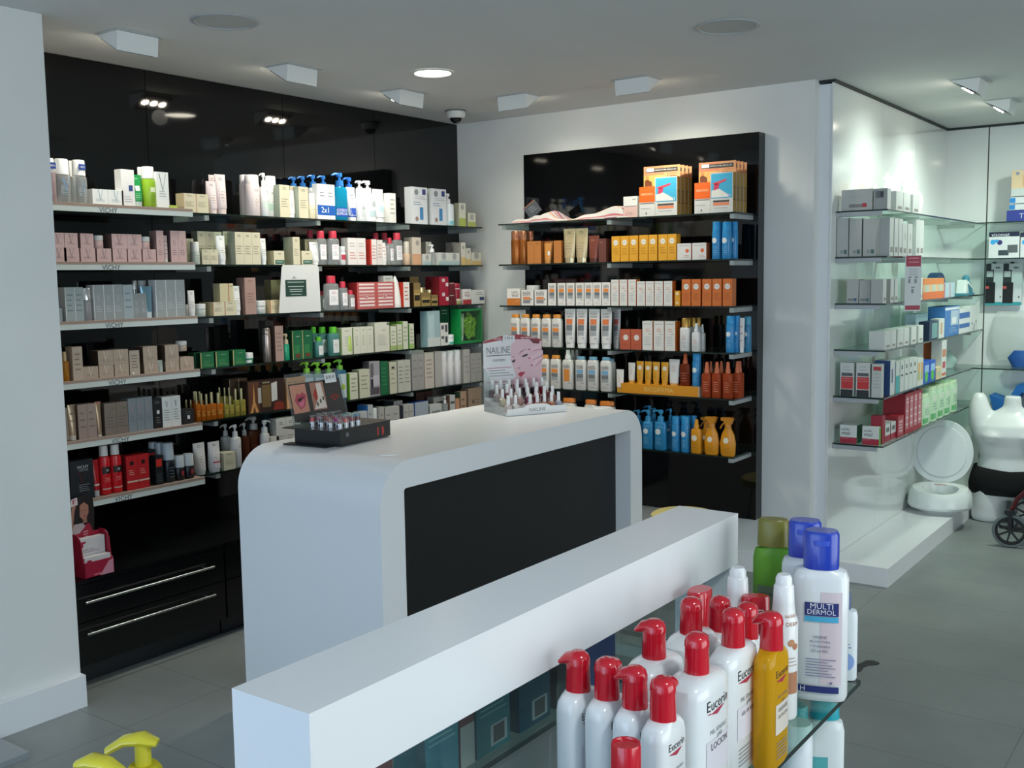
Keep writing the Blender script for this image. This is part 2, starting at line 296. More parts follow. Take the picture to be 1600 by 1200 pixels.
# ------------------------------------------------------------------ glass shelves
gl = glassmat('shelf_glass', 'dfeee8', 0); ge = mat('10201c', .12, a=.95); br = mat('a9adae', .35, .25); ge2 = mat('1c2b28', .15)
def gshelf(x0, y0, x1, y1, z, label, brk, pad=None):
    r = empty('glass_shelf', ((x0+x1)/2, (y0+y1)/2, z-.008)); tag(r, label, 'shelf', 'glass shelves'); c = r.location
    p = MB().box(x0-c.x, y0-c.y, 0, x1-c.x, y1-c.y, .008, gl, front=ge, back=ge, left=ge, right=ge).build('glass_plate', r)
    for b in brk: MB().box(b[0]-c.x, b[1]-c.y, -.024, b[2]-c.x, b[3]-c.y, -.001, br).build('bracket', r, bevel=.002)
    return r
LZ = [1.94, 1.705, 1.465, 1.225, .98, .73]; BZ = [1.937, 1.702, 1.462, 1.224, .986, .685]
LN = 'top second third fourth fifth lowest'.split()
for i, z in enumerate(LZ):
    gshelf(.001, -3.105, .25, -.02 if i > 4 else -.085, z, '%s long glass shelf on the black left wall' % LN[i], [(.001, y-.012, .235, y+.012) for y in (-2.16, -1.456, -.762, -.105)])
for i, z in enumerate(BZ):
    gshelf(.56, -.335, 2.045, -.081, z, '%s glass shelf on the black back panel' % LN[i], [(x-.012, -.32, x+.012, -.081) for x in (.59, 1.30, 2.02)])
for i, z in enumerate(LZ):
    r = empty('corner_glass_shelf', (2.5, 1.2, z-.008)); tag(r, '%s glass shelf on the white gloss wall at right' % LN[i], 'shelf', 'glass shelves on the white right wall')
    p = MB(); p.box(-.098, -1.08, 0, .164, 1.19, .008, gl, front=ge2, right=ge2); p.build('glass_plate', r)
    if i in (0, 1, 4): MB().box(.1645, .93, 0, 1.2, 1.19, .008, gl, front=ge2).build('return_plate', r)
    for y in (-1.068, -.36, .35, 1.0): MB().box(-.099, y-.012, -.022, .13, y+.012, -.001, br).build('bracket', r, bevel=.002)
# white branded trays
rose = mat('9e887b', .5); tray = mat('c9d2cf', .4)
for i, z in enumerate(LZ):
    r = empty('shelf_tray', (0, -2.705, z+.001)); tag(r, '%s white branded tray on glass at the left end' % LN[i], 'tray', 'white branded trays beside the column')
    MB().box(.02, -.40, 0, .312, .40, .005, rose).build('tray_floor', r)
    f = MB(); f.box(.312, -.402, -.026, .324, .40, .008, tray, top=rose); f.box(.3241, -.402, -.004, .3244, .40, .0075, rose)
    f.text('VICHY', lambda a, b: (.3246, -.02+a, -.0155+b), .085, mat('3b4346', .5)); f.build('front_rail', r)
# ------------------------------------------------------------------ ceiling fittings
def downlight(x, y, r, on, label):
    o = empty('ceiling_downlight', (x, y, H)); tag(o, label, 'ceiling light')
    B = MB(); n = 40; R = [(r*.86, -.001), (r*.9, -.007), (r, -.005), (r*1.02, -.0005)]
    vs = [(a*math.cos(2*PI*i/n), a*math.sin(2*PI*i/n), z) for a, z in R for i in range(n)]
    B.add(vs, [(j*n+i, j*n+(i+1) % n, (j+1)*n+(i+1) % n, (j+1)*n+i) for j in range(3) for i in range(n)], mat('a9adad' if not on else 'd0d0cc', .4), True); B.build('trim_ring', o)
    MB().cyl(0, 0, -.0025, -.001, r*.88, r*.88, mat('fff6e2', .5, e=14) if on else mat('b4b7b5', .6), 40).build('diffuser', o)
    return o
downlight(.962, -1.382, .098, 1, 'lit round downlight glowing in the ceiling above the island')
downlight(.995, -2.632, .125, 0, 'unlit round ceiling fitting upper left, above near shelves')
downlight(2.445, -1.335, .125, 0, 'unlit round ceiling fitting at upper right')
lamp('downlight_lamp', 'SPOT', (.962, -1.382, 2.585), (.962, -1.382, 0), 56, (1, .96, .85), spot_size=2.5, spot_blend=.8, shadow_soft_size=.09)
def gimbal(x, y, rz, tgt, label, e, col=(1, .93, .82)):
    o = empty('recessed_spotlight', (x, y, H), rz); tag(o, label, 'spotlight', 'tilted box spotlights in the ceiling')
    pw = mat('e9ebe8', .4)
    MB().box(-.105, -.075, -.004, .105, .075, -.0005, mat('b9bcba', .5)).build('ceiling_plate', o)
    # wedge housing: closed white back towards the room, lamps look down to the wall (local -y)
    A = MB(); A.prism([(.055, -.003), (.045, -.078), (-.085, -.003)], 'x', -.092, .092, pw); A.build('housing', o, bevel=.002)
    T = Matrix.Translation((0, -.022, -.043)) @ Matrix.Rotation(math.radians(-30), 4, 'X')
    A = MB(); A.box(-.082, -.060, -.003, .082, .060, -.001, mat('55585a', .3, .6), T=T); A.build('lamp_tray', o)
    for k, xx in enumerate((-.052, 0, .052)):
        A = MB(); A.cyl(xx, 0, -.007, -.003, .017, .02, mat('fff4de', .4, e=60), 14, T=T); A.build('lamp', o)
    d = Matrix.Rotation(rz, 4, 'Z') @ Vector((0, -.07, -.12)); p = Vector((x, y, H))+d
    lamp('spotlight_beam', 'SPOT', p, tgt, e, col, spot_size=2.3, spot_blend=1, shadow_soft_size=.04)
    return o
WL = -PI/2  # local -y towards -x
def GP(px, py): q = at(px, py, 'z', H); return q.x, q.y
for (px, py, rz_, wall, e_, col_, lb_) in ((203, 55, WL, 0, 12.5, (1, .97, .84), 'tilted white spotlight nearest the white column'), (460, 106, WL, 0, 12.5, (1, .97, .84), 'tilted white spotlight second along the black wall'), (632, 144, WL, 0, 14, (1, .97, .84), 'tilted white spotlight near corner, left of dome camera'),
        (808, 150, PI, 1, 12, (1, .98, .84), 'tilted faint white spotlight right of the dome camera'), (994, 124, PI, 1, 19, (1, .98, .8), 'tilted white spotlight above the black back panel'),
        (1520, 126, WL, 2, 17, (.88, 1, .88), 'tilted lit spotlight at right, nearer of the two'), (1568, 158, WL, 2, 17, (.88, 1, .88), 'tilted lit spotlight at right, farther of the two')):
    gx, gy_ = GP(px, py); gimbal(gx, gy_, rz_, ((0, gy_, 1.3), (gx, 0, 1.4), (2.4, gy_, 1.7))[wall], lb_, e_, col_)
lamp('far_wall_fill', 'SPOT', (3.6, 1.2, 2.55), (3.0, 1.9, .8), 85, (.88, 1, .9), spot_size=2.3, spot_blend=.9, shadow_soft_size=.1)  # unseen fill light, added to brighten the right and far walls
cm = empty('dome_camera', (.342, -.438, H)); tag(cm, 'small white dome security camera in the ceiling corner', 'security camera')
MB().loft([(-.006, .055, .055, 2), (-.03, .055, .055, 2), (-.045, .045, .045, 2)], mat('d8dad6', .4), 24).cyl(0, 0, -.008, 0, .06, .06, mat('6a6d6b', .5), 24).build('base', cm)
MB().loft([(-.044, .036, .036, 2), (-.06, .031, .031, 2), (-.07, .018, .018, 2), (-.074, .004, .004, 2)], mat('101212', .1), 20).build('lens_dome', cm)
# ------------------------------------------------------------------ white island counter
IX0, IX1, IY0, IY1, IZ = 1.104, 1.834, -2.751, -.928, 1.0
isl = empty('island_counter', ((IX0+IX1)/2, (IY0+IY1)/2, 0)); tag(isl, 'large white rounded island counter with black inset front', 'counter'); c = isl.location
def arc(cx, cy, r, a0, a1, n=10): return [(cx+r*math.cos(math.radians(a0+(a1-a0)*i/n)), cy+r*math.sin(math.radians(a0+(a1-a0)*i/n))) for i in range(n+1)]
R_ = .15; yo0, yo1 = IY0-c.y, IY1-c.y; yi0, yi1, zi = -2.63-c.y, -1.038-c.y, .902
outer = [(yo0, 0)]+arc(yo0+R_, IZ-R_, R_, 180, 90)+arc(yo1-R_, IZ-R_, R_, 90, 0)+[(yo1, 0)]
inner = [(yi0, 0)]+[(yi0, zi-.012)]+arc(yi0+.012, zi-.012, .012, 180, 90, 9)+arc(yi1-.004, zi-.004, .004, 90, 0, 9)+[(yi1, zi-.012)]+[(yi1, 0)]
# match the counts so that outer and inner can be bridged
outer = [outer[0], (yo0, IZ-R_-.001)]+outer[1:-1]+[(yo1, IZ-R_-.001), outer[-1]]; inner = [inner[0], inner[1]]+inner[2:12]+[inner[12]]*0+inner[12:22]+[inner[22], inner[23]]
while len(inner) < len(outer): inner.insert(12, inner[12])
B = MB(); n = len(outer)
for x, rev in ((IX0-c.x, 1), (IX1-c.x, 0)):
    vs = [(x, p[0], p[1]) for p in outer]+[(x, p[0], p[1]) for p in inner[:n]]
    B.add(vs, [((i, n+i, n+i+1, i+1) if not rev else (i, i+1, n+i+1, n+i)) for i in range(n-1)], satin_w)
for L, rev in ((outer, 0), (inner[:n], 1)):
    vs = [(IX0-c.x, p[0], p[1]) for p in L]+[(IX1-c.x, p[0], p[1]) for p in L]
    B.add(vs, [((i, i+1, n+i+1, n+i) if rev else (i, n+i, n+i+1, i+1)) for i in range(n-1)], satin_w, True)
B.build('shell', isl)
MB().box(IX0-c.x+.09, yi0+.0005, 0, 1.752-c.x, yi1-.0005, zi-.0005, mat('0a0b0e', .5)).build('inset_panel', isl)
for px, py in ((607, 709), (940, 637)):
    p = at(px, py, 'z', IZ); MB().loft([(IZ, .040, .040, 2, p.x-c.x, p.y-c.y), (IZ+.002, .039, .039, 2, p.x-c.x, p.y-c.y)], mat('f2f3f3', .25), 28).build('cable_grommet', isl)
# ------------------------------------------------------------------ near gondola
g = empty('gondola_unit', (3.457, -4.14, 0)); tag(g, 'white two-sided display gondola in the foreground with thick top beam', 'display unit')
MB().box(-.055, -.493, 1.133, .055, .482, 1.22, satin_w).build('top_beam', g, bevel=.0035, bseg=3)
MB().box(-.055, -.493, 0, .055, -.479, 1.132, satin_w).build('end_board', g, bevel=.002)
MB().box(-.055, .468, 0, .055, .482, 1.132, satin_w).build('end_board', g, bevel=.002)
MB().box(-.004, -.478, .12, .004, .467, 1.132, glassmat('divider_glass', 'eef4f4', .02)).build('divider_pane', g)
MB().box(-.26, -.493, 0, .26, .482, .12, satin_w).build('base', g, bevel=.003)
for z in (.975, .66, .35):
    for x0, x1, lab in ((3.513, 3.722, 'front'), (3.19, 3.401, 'rear')):
        nm = {.975: 'upper', .66: 'middle', .35: 'lower'}[z]
        r = empty('gondola_shelf', ((x0+x1)/2, -4.145, z-.008)); tag(r, '%s %s glass shelf of the foreground white gondola' % (nm, lab), 'shelf', 'glass shelves of the gondola')
        MB().box(-(x1-x0)/2, -.485, 0, (x1-x0)/2, .487, .008, gl, front=ge2, back=ge2, left=ge2, right=ge2).build('glass_plate', r)
        for yy in (-.45, .45): MB().box(-(x1-x0)/2+(0 if x0 > 3.4 else .02), yy-.008, -.02, (x1-x0)/2-(.02 if x0 > 3.4 else 0), yy+.008, -.0005, br).build('bracket', r)
# ------------------------------------------------------------------ packages
V = [shelf('x', .300, LZ[i]+.0065, LN[i]+' white tray') for i in range(6)]
L = [shelf('x', .236, LZ[i], LN[i]+' black-wall shelf') for i in range(6)]
Bk = [shelf('y', -.320, BZ[i], LN[i]+' back-panel shelf') for i in range(6)]
RE = [shelf('y', .132, LZ[i], LN[i]+' right shelf end') for i in range(6)]
RX = [shelf('x', 2.656, LZ[i], LN[i]+' right shelf') for i in range(6)]
DK = '3a3a3c'
def nux(c=DK): return [('l', .3, .84, .7, .93, 2, c), ('l', .15, .3, .8, .6, 4, '9a927e')]
def vic(c='6d6a70'): return [('v', .5, .62, .3, c), ('l', .2, .22, .8, .42, 3, c)]
def circ(c='d9dde2', q='8a8f98'): return [('o', .5, .76, .27, c), ('l', .3, .72, .7, .8, 2, q), ('l', .2, .3, .8, .6, 4, 'e8c78a' if c == 'f0ead8' else q)]
def acof(a='e58a3c', b='74787c'): return [('t', 'acofar', .5, .88, .66, '4a4a4c'), ('t', 'DERM', .5, .80, .62, '4a4a4c'), ('r', .17, .6, .8, .74, a), ('r', .17, .44, .8, .585, b), ('r', .17, .32, .8, .43, '9da1a4'), ('l', .6, .22, .85, .28, 2, '55585a'), ('l', .3, .1, .7, .14, 1, '8a8c8e')]
def micro(c='8d939a', n=5): return [('l', .18, .25, .82, .85, n, c)]
# --- top shelf, trays
T = 'clear toner bottle with white cap'
cl = glassmat('clear_bottle', 'f2f5f5', .2, 1.45, .05); clp = glassmat('pink_clear_bottle', 'dcc4c8', .4, 1.45, .05)
tg40 = [('r', .05, 1.02, .95, 1.2, '2c3f86')]
def tagband(rw, txt):
    for o in rw['objs']:
        for ch in o.children:
            if ch.name.startswith('cap'):
                pass
row(V[0], 'cap', (74, 88), 247, 'pink toner bottle with blue price band', col='d8bfc4', cap='f1f1ef', m=clp, cf=.3, cw=.8, pr=micro('9a7a84', 3))
row(V[0], 'cap', (88, 112), 248, 'large clear toner bottle with white cap', col='cfd8da', cap='f3f3f1', m=cl, cf=.34, cw=.85, d=.05, pr=[('v', .55, .72, .4, '6fa5d8'), ('l', .3, .3, .75, .6, 4, '8fa3b0')])
row(V[0], 'cap', (109, 119), 251, 'clear bottle half hidden behind toner bottles', col='cfd8da', cap='f3f3f1', m=cl, cf=.34, cw=.85, back=.09, d=.04)
row(V[0], 'cap', (116, 138), 250, 'clear toner bottle with blue banded white cap', col='cfd8da', cap='f3f3f1', m=cl, cf=.34, cw=.82, d=.05, pr=[('v', .6, .7, .3, '7fa5c8'), ('l', .3, .3, .75, .6, 4, '8fa3b0')])
def band(px0, px1, py0, py1, S, txt, lab, back=0., dy=.004):
    a = at(px0, py0, 'x', S['v']-back+dy); b = at(px1, py1, 'x', S['v']-back+dy); m_ = MB(); m_.box(0, a.y, min(a.z, b.z), .0015, b.y, max(a.z, b.z), mat('26418e', .4)); W_ = b.y-a.y
    m_.text(txt, lambda p, q: (.0018, (a.y+b.y)/2+p, (a.z+b.z)/2+q), W_*.78, mat('f2f3f6', .4))
    return m_, a
for p0, p1, y0, y1, ow in ((75, 87, 253, 264, 0), (122, 133, 256, 266, 3)):
    m_, a = band(p0, p1, y0, y1, V[0], '-40%', '', 0, -.004 if ow else -.002); o = m_.build('discount_sticker', None, (V[0]['v']-.001, 0, 0)); tag(o, 'dark blue minus forty sticker on %s bottle cap, top white tray' % ('leftmost' if not ow else 'rightmost clear'), 'sticker', 'dark blue discount stickers')
row(V[0], 'carton', (144, 192.5), 296.5, 'small white cream box with grey emblem', n=2, col='e9ecea', pr=vic('9fb0bb'), d=.06)
row(V[0], 'carton', (188, 209), 265, 'tall white carton with dark blue square', col='eceae8', pr=[('r', .55, .42, .85, .58, '3a4a86'), ('l', .2, .1, .8, .3, 3, 'b0b4b8')], d=.045)
row(V[0], 'tube', (208, 227), 272.5, 'dark green cleansing tube standing on clear cap', col='1f9a4c', cap='c8d6cf', cf=.18, pr=[('t', 'VICHY', .4, .88, .5, 'e8f2ea'), ('r', .25, .5, .65, .66, 'e8efe8'), ('l', .2, .22, .8, .44, 4, '9fd8b0')])
row(V[0], 'cap', (217, 226), 261, 'lime bottle behind the dark green tube', col='9fcf3a', cap='f1f1ef', back=.08, cf=.3, cw=.8, d=.03)
row(V[0], 'cap', (227, 246), 260, 'lime green lotion bottle with white cap', col='94bc30', cap='f4f4f2', cf=.28, cw=.85, pr=[('r', .35, .6, .75, .78, 'e6efc8'), ('l', .3, .2, .7, .5, 4, '6f9a20')])
row(V[0], 'carton', (243.5, 262.5), 269, 'tall white carton with large grey emblem', col='eef0ec', pr=[('v', .5, .72, .6, '5c6468'), ('l', .2, .3, .8, .5, 3, 'a9b0b0')], d=.04)
row(V[0], 'carton', (264, 277), 321, 'small flat lime sample sachet lying', name='sample_sachet', cat='sachet', col='b5cc5a', d=.05)
# --- top shelf, glass
row(L[0], 'carton', (286, 325), 303, 'low beige cream box with pale red edge', n=2, col='d8d0b2', side='d8cba2', pr=nux()+[('r', 0, 0, .05, 1, 'cf9a86')], d=.055)
row(L[0], 'tube', (327, 343), 283, 'short pale pink cream tube in front', col='e6d6d6', cap='ecd9d4', pr=nux())
row(L[0], 'tube', [(329, 339)], 273, 'pale pink cream tube standing behind short one', col='e6d6d6', cap='ecd9d4', back=.07, pr=nux())
row(L[0], 'tube', (341, 358), 272, 'tall pale pink cream tube', col='e4d4d4', cap='e8d4ce', pr=nux())
row(L[0], 'over', (380, 393), 273, 'pale pink body lotion bottle behind its twin', col='e8d9d8', cap='ece6e6', back=.07, cf=.2, pr=nux())
row(L[0], 'over', (391, 409), 273, 'pale pink body lotion bottle in front row', col='e7d7d5', cap='ebe4e4', cf=.2, pr=nux())
row(L[0], 'pump', (410, 421), 270, 'white pump bottle with pale green print', col='e9ebea', cap='f1f1f0', cf=.3, cw=.55, pr=nux()+[('r', .1, .3, .9, .55, 'cfdcd2')])
row(L[0], 'over', (418, 434), 275, 'white round bottle with pale green print', col='e9ebea', cap='eff0ef', back=.05, d=.04, cf=.25, pr=nux()+[('r', .1, .25, .9, .5, 'bcd8c8')])
row(L[0], 'carton', (436, 452), 289, 'tall beige carton left of white tube', col='dbd3b8', side='a7b0a0', pr=nux(), d=.04)
row(L[0], 'carton', (453, 464), 291, 'beige carton partly hidden behind white tube', col='dbd3b8', back=.09, pr=nux(), d=.04)
row(L[0], 'tube', (451, 465), 297, 'white cream tube between beige cartons', col='efefed', cap='f4f4f4', pr=nux())
row(L[0], 'carton', (466, 481), 292, 'tall beige carton right of white tube', col='dbd3b8', side='a7b0a0', pr=nux(), d=.04)
row(L[0], 'over', (484, 495), 302, 'small white and beige bottle', col='e6dcbc', cap='f0efe8', cf=.45, pr=micro('8a8a80', 3))
for a, b, t, bk, q in ((455, 468, 276, .16, 'first'), (469, 483, 275, .16, 'second'), (484, 500, 273, .08, 'third'), (500, 516, 274, .08, 'last')):
    row(L[0], 'pump', (a, b), t, 'white milk bottle with blue pump, %s of four' % q, col='ebedee', cap='2f7fd0', back=bk, cf=.27, cw=.75, e=3, d=.035, pr=[('l', .3, .7, .7, .8, 1, '8e9298')])
r_ = row(L[0], 'carton', (495, 522.5), 288, 'white shrink-wrapped body milk pack, blue 2x1 band', col='eceeef', pr=[('l', .15, .62, .4, .8, 2, '7a8290'), ('l', .62, .62, .9, .8, 2, '7a8290'), ('r', 0, .12, 1, .4, '1f5fb4'), ('t', '2x1', .42, .27, .42, 'f5f6f8')], d=.035)
tq = glassmat('turquoise_gel', '22a6d0', .62, 1.4, .08)
row(L[0], 'pump', (524, 545), 270, 'turquoise gel pump bottle, left of pair', col='22a6d0', cap='2f86d8', m=tq, cf=.28, cw=.6, d=.045, pr=[('r', .08, .12, .95, .42, '2350b0'), ('t', 'OFERTA', .5, .33, .8, 'f0f2f8'), ('t', 'ESPECIAL', .5, .22, .8, 'f0f2f8')])
row(L[0], 'pump', (541, 556), 277, 'turquoise gel bottle behind its neighbour', col='22a6d0', cap='2a6fd0', m=tq, back=.06, cf=.28, cw=.7, d=.04)
row(L[0], 'tube', (547, 561), 292, 'white cream tube beside the turquoise bottles', col='eef0f0', cap='f5f5f5', pr=[('l', .3, .6, .8, .8, 2, '7a8088'), ('r', .0, .12, 1., .38, '2a52b4')])
row(L[0], 'pump', (561, 571), 282, 'slim white pump bottle behind white cartons', col='e8eceb', cap='f3f3f3', back=.08, cw=.7, cf=.25)
row(L[0], 'over', (560, 573.5), 294, 'squat white bottle with round cap', d=.04, col='e6eaec', cap='f4f4f2', cf=.25, pr=[('o', .55, .6, .2, 'b8c0c4'), ('l', .3, .2, .8, .45, 3, '9aa4a8')])
row(L[0], 'pump', (574, 591), 282, 'white pump bottle with grey ring emblem', col='edefef', cap='f4f4f4', cf=.3, cw=.5, pr=[('o', .55, .7, .2, 'b4bcc0'), ('r', .2, .2, .85, .45, 'b9cdd2')])
row(L[0], 'tube', (590, 607), 295, 'white tube with pale blue print', col='eef0f0', cap='f4f4f4', pr=[('o', .5, .75, .2, 'bcc4c8'), ('r', .25, .3, .8, .5, 'b5ccd4')])
row(L[0], 'carton', (607.5, 618), 302, 'narrow white carton right of white tubes', col='e8e6e0', pr=micro('a8a8a4', 4), d=.04)
row(L[0], 'carton', [(643, 667), (673.5, 697)], 294, 'big white blue-print sun gel carton', col='e9ebee', side='d9dcdd', pr=[('o', .3, .86, .13, '90969c'), ('r', .68, .8, .9, .95, '3c4a80'), ('l', .1, .5, .6, .62, 2, '6a86a8'), ('r', .5, .12, .72, .46, '4f8fc4'), ('o', .3, .14, .1, 'a48a80'), ('l', .2, .66, .9, .76, 2, 'b4b8bc')], d=.055)
row(L[0], 'pump', (700, 712.5), 302, 'white pump bottle fading to aqua', col='e8f0f2', cap='f2f2f2', cf=.3, cw=.5, pr=[('r', 0, 0, 1, .25, '8fcfdc')])
row(L[0], 'carton', (717, 727.5), 317.5, 'narrow beige carton with lime base', col='dfdccb', side='a8a890', pr=[('o', .5, .82, .25, 'a8a8a0'), ('r', 0, 0, 1, .35, 'b4c060')], d=.04)
row(L[0], 'carton', (731, 743), 333, 'small beige box with lime base', col='dfdccb', side='b0b09a', pr=[('o', .5, .7, .25, 'b0b0a6'), ('r', 0, 0, 1, .35, 'bcc468')], d=.04)
# --- second shelf, trays
pk = 'c9aaa8'
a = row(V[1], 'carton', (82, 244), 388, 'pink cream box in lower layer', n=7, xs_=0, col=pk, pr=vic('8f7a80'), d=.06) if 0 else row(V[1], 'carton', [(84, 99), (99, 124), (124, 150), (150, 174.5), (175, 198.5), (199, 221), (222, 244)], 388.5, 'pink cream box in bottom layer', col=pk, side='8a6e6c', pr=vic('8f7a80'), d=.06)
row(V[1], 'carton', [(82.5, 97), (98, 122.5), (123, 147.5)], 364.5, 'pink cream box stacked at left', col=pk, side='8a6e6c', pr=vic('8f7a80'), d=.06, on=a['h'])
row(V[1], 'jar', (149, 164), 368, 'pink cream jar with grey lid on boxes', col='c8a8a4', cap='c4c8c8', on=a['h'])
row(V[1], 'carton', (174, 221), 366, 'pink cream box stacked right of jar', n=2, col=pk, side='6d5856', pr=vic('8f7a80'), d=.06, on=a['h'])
row(V[1], 'jar', (222, 237), 370, 'second pink jar with grey lid on boxes', col='c8a8a4', cap='bfc3c3', on=a['h'])
row(V[1], 'carton', (243.5, 255), 360.5, 'tall slim pink carton right of boxes', col=pk, side='8f7472', pr=vic('8f7a80'), d=.05)
row(V[1], 'tube', (256, 263), 368, 'thin chrome and pink eye tube', col='c9b4b4', cap='d8d8d8', pr=micro('8a7a7a', 4))
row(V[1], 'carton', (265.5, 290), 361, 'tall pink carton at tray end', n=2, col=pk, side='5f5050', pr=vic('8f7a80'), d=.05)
# --- second shelf, glass
row(L[1], 'carton', (290, 302), 373, 'beige carton just behind white bottle', col='cdc8b0', side='84807a', back=.07, d=.04, pr=nux())
row(L[1], 'over', (302, 314), 378, 'white and pale green bottle by tray', col='c6cfc2', cap='eeeeea', cf=.42, pr=micro('80867e', 3))
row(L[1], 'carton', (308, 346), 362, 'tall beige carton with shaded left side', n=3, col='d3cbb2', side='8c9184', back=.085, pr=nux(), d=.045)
row(L[1], 'carton', (315, 340.5), 390, 'small beige box before tall cartons', n=2, col='d6ceb2', side='a09a80', pr=nux(), d=.05)
row(L[1], 'tube', (342, 356), 368, 'white cream tube between beige boxes', col='edeeec', cap='f3f3f3', pr=nux())
row(L[1], 'carton', (348, 366), 362, 'tall beige carton behind white tube', col='cac4aa', side='8c9184', n=2, back=.085, pr=nux(), d=.045)
row(L[1], 'carton', (366.5, 406), 363, 'tall narrow beige carton', n=3, col='d6ceb4', side='8c9184', pr=nux(), d=.055)
row(L[1], 'tube', (409, 418.5), 372.5, 'slim white tube right of beige cartons', col='edeeec', cap='f3f3f3', pr=nux())
gl_ = [('r', .12, .05, .98, .34, '2f5f50'), ('l', .2, .12, .9, .28, 2, 'c8d8cc'), ('l', .4, .7, .7, .85, 1, DK)]
for q, (x0, x1) in (('left', (427.5, 444)), ('right', (471, 487.5))): row(L[1], 'carton', (x0, x1), 392, 'beige box with dark green label, %s one' % q, col='d8d0b4', side='c2b890', pr=gl_, d=.05)
row(L[1], 'carton', (457, 468), 370.5, 'tall beige carton between green-label boxes', col='d4ccb2', side='a5a68e', pr=nux(), d=.07)
row(L[1], 'carton', (476, 495), 374, 'beige cartons pair behind green-label box', n=2, col='b8b294', side='8c8a74', back=.09, pr=nux(), d=.04)
row(L[1], 'tube', (489, 502.5), 378, 'white cream tube beside clear bottles', col='edeeec', cap='f3f3f3', pr=nux())
rc = [('r', .2, .22, .85, .85, 'f0eef0'), ('l', .35, .66, .7, .78, 2, 'c0304a'), ('l', .3, .35, .75, .6, 4, '9aa0a8')]
def micel(S, x0, x1, t, lab, bk=0., cap='c8384c', m=None, pr=rc): row(S, 'cap', (x0, x1), t, lab, col='c8cdd2', cap=cap, m=m or cl, back=bk, cf=.2, cw=.55, d=.04, e=2.6, pr=pr)
micel(L[1], 482, 494, 360, 'clear water bottle with red cap, hindmost', .15)
micel(L[1], 497, 512, 361, 'clear water bottle with red cap, left front')
micel(L[1], 515, 532, 361, 'clear water bottle with red cap, beside small jar')
row(L[1], 'over', (533.5, 542), 385, 'small bottle with red middle and grey cap', col='d4d0d2', cap='c8ccd0', cf=.3, pr=[('r', .1, .45, .9, .9, 'c03a4c')])
row(L[1], 'carton', (543, 571), 372, 'white carton with pale red print', n=2, col='e3ddda', side='cfcac4', pr=[('l', .2, .2, .9, .5, 3, 'd07a70'), ('l', .2, .65, .8, .85, 2, 'a8a4a4')], d=.05)
row(L[1], 'carton', (578, 588), 374, 'bright red and white slim carton', col='e6dfdc', side='cc3a30', pr=[('r', 0, 0, .2, 1, 'd23c34'), ('l', .3, .2, .9, .8, 5, 'c87a70')], d=.055)
row(L[1], 'carton', (588.5, 597.5), 375, 'white slim carton right of red one', col='e2dcd8', side='c8c4be', pr=micro('c08a80', 5), d=.055)
micel(L[1], 585, 596, 364, 'clear bottle with red cap behind red carton', .1)
micel(L[1], 599, 610, 364, 'clear bottle with red cap behind white tube', .1)
row(L[1], 'tube', (597.5, 608), 379, 'white tube among red-capped bottles', col='ece9e8', cap='f0f0f0', pr=micro('b87a78', 4))
micel(L[1], 608.5, 616.5, 371.5, 'small clear bottle with red cap')
micel(L[1], 616.5, 631, 364, 'clear water bottle with red cap, rightmost large')
row(L[1], 'cap', (635, 643), 377.5, 'beige foundation bottle with metallic cap', col='cdb094', cap='c9c2b4', cf=.5, cw=.8)
row(L[1], 'carton', (643.5, 657.5), 371, 'tall beige carton fading to peach', col='dcd0c0', side='a49c90', pr=[('o', .6, .8, .2, 'a8a098'), ('r', 0, 0, 1, .4, 'd8a884')], d=.06)
row(L[1], 'carton', (665, 674), 378, 'grey white carton behind small aqua box', col='d8d4c8', side='8f8e84', back=.08, pr=circ('b8b8b0'), d=.05)
aq = [('o', .5, .7, .2, 'a4a8a8'), ('r', 0, 0, 1, .3, 'a9c0c0'), ('l', .2, .35, .8, .45, 1, '90a0a0')]
row(L[1], 'carton', (661, 673.5), 397, 'small grey box with aqua base, left of bottle', col='d6d6cf', pr=aq, d=.05)
row(L[1], 'pump', (675, 682.5), 382, 'small clear airless pump bottle', col='d4d8da', cap='eeeeee', m=cl, cf=.35, cw=.7)
row(L[1], 'carton', (685, 718), 395, 'small grey box with aqua base', n=2, col='d6d6cf', pr=aq, d=.05)
row(L[1], 'carton', (706, 719), 379, 'tall grey carton standing behind aqua boxes', col='a49c98', side='847e7a', back=.08, d=.05)
ye = [('o', .5, .78, .25, 'a8a49c'), ('r', 0, 0, 1, .35, 'd6b878')]
row(L[1], 'carton', (720, 727.3), 379, 'slim grey carton with amber base', col='d8d2c6', side='9a948c', pr=ye, d=.06)
row(L[1], 'carton', (728, 735.5), 388, 'shorter slim carton with amber base', col='d8d2c6', pr=ye, d=.05)
row(L[1], 'jar', (732, 745), 383, 'white lidded cream jar at shelf end', col='c8ccce', cap='ecebe6', back=.07, hh=.055)
row(L[1], 'carton', (737, 751.5), 395, 'small square box with amber base', col='dad3c5', pr=ye, d=.05)
# --- third shelf, trays
sv = dict(rough=.34, metal=.3, d=.05)
row(V[2], 'carton', (89, 97), 482, 'short grey box by the column', col='9aa2a6', **sv)
row(V[2], 'carton', (100.5, 129.5), 449, 'tall bluish silver carton', n=2, col='a8b4b6', side='dfe6ea', pr=[('r', 0, 0, .06, 1, 'e4eaec')]+micro('7d8a90', 4), **sv)
row(V[2], 'cap', (130, 145), 450, 'grey serum bottle with chrome cap', col='8d8f92', cap='d8dadd', cf=.35, cw=.95, cm=mat('dfe2e4', .15, .9))
row(V[2], 'carton', (145, 191), 445, 'tall silver carton with grey emblem', n=3, col='a3a9ab', side='eef0f2', pr=[('r', 0, 0, .06, 1, 'e4eaec')]+vic('c6ccd0'), **sv)
row(V[2], 'carton', (191.5, 207), 445, 'tall pale blue silver carton', col='aebcc0', side='eef0f2', pr=micro('8494a0', 3), **sv)
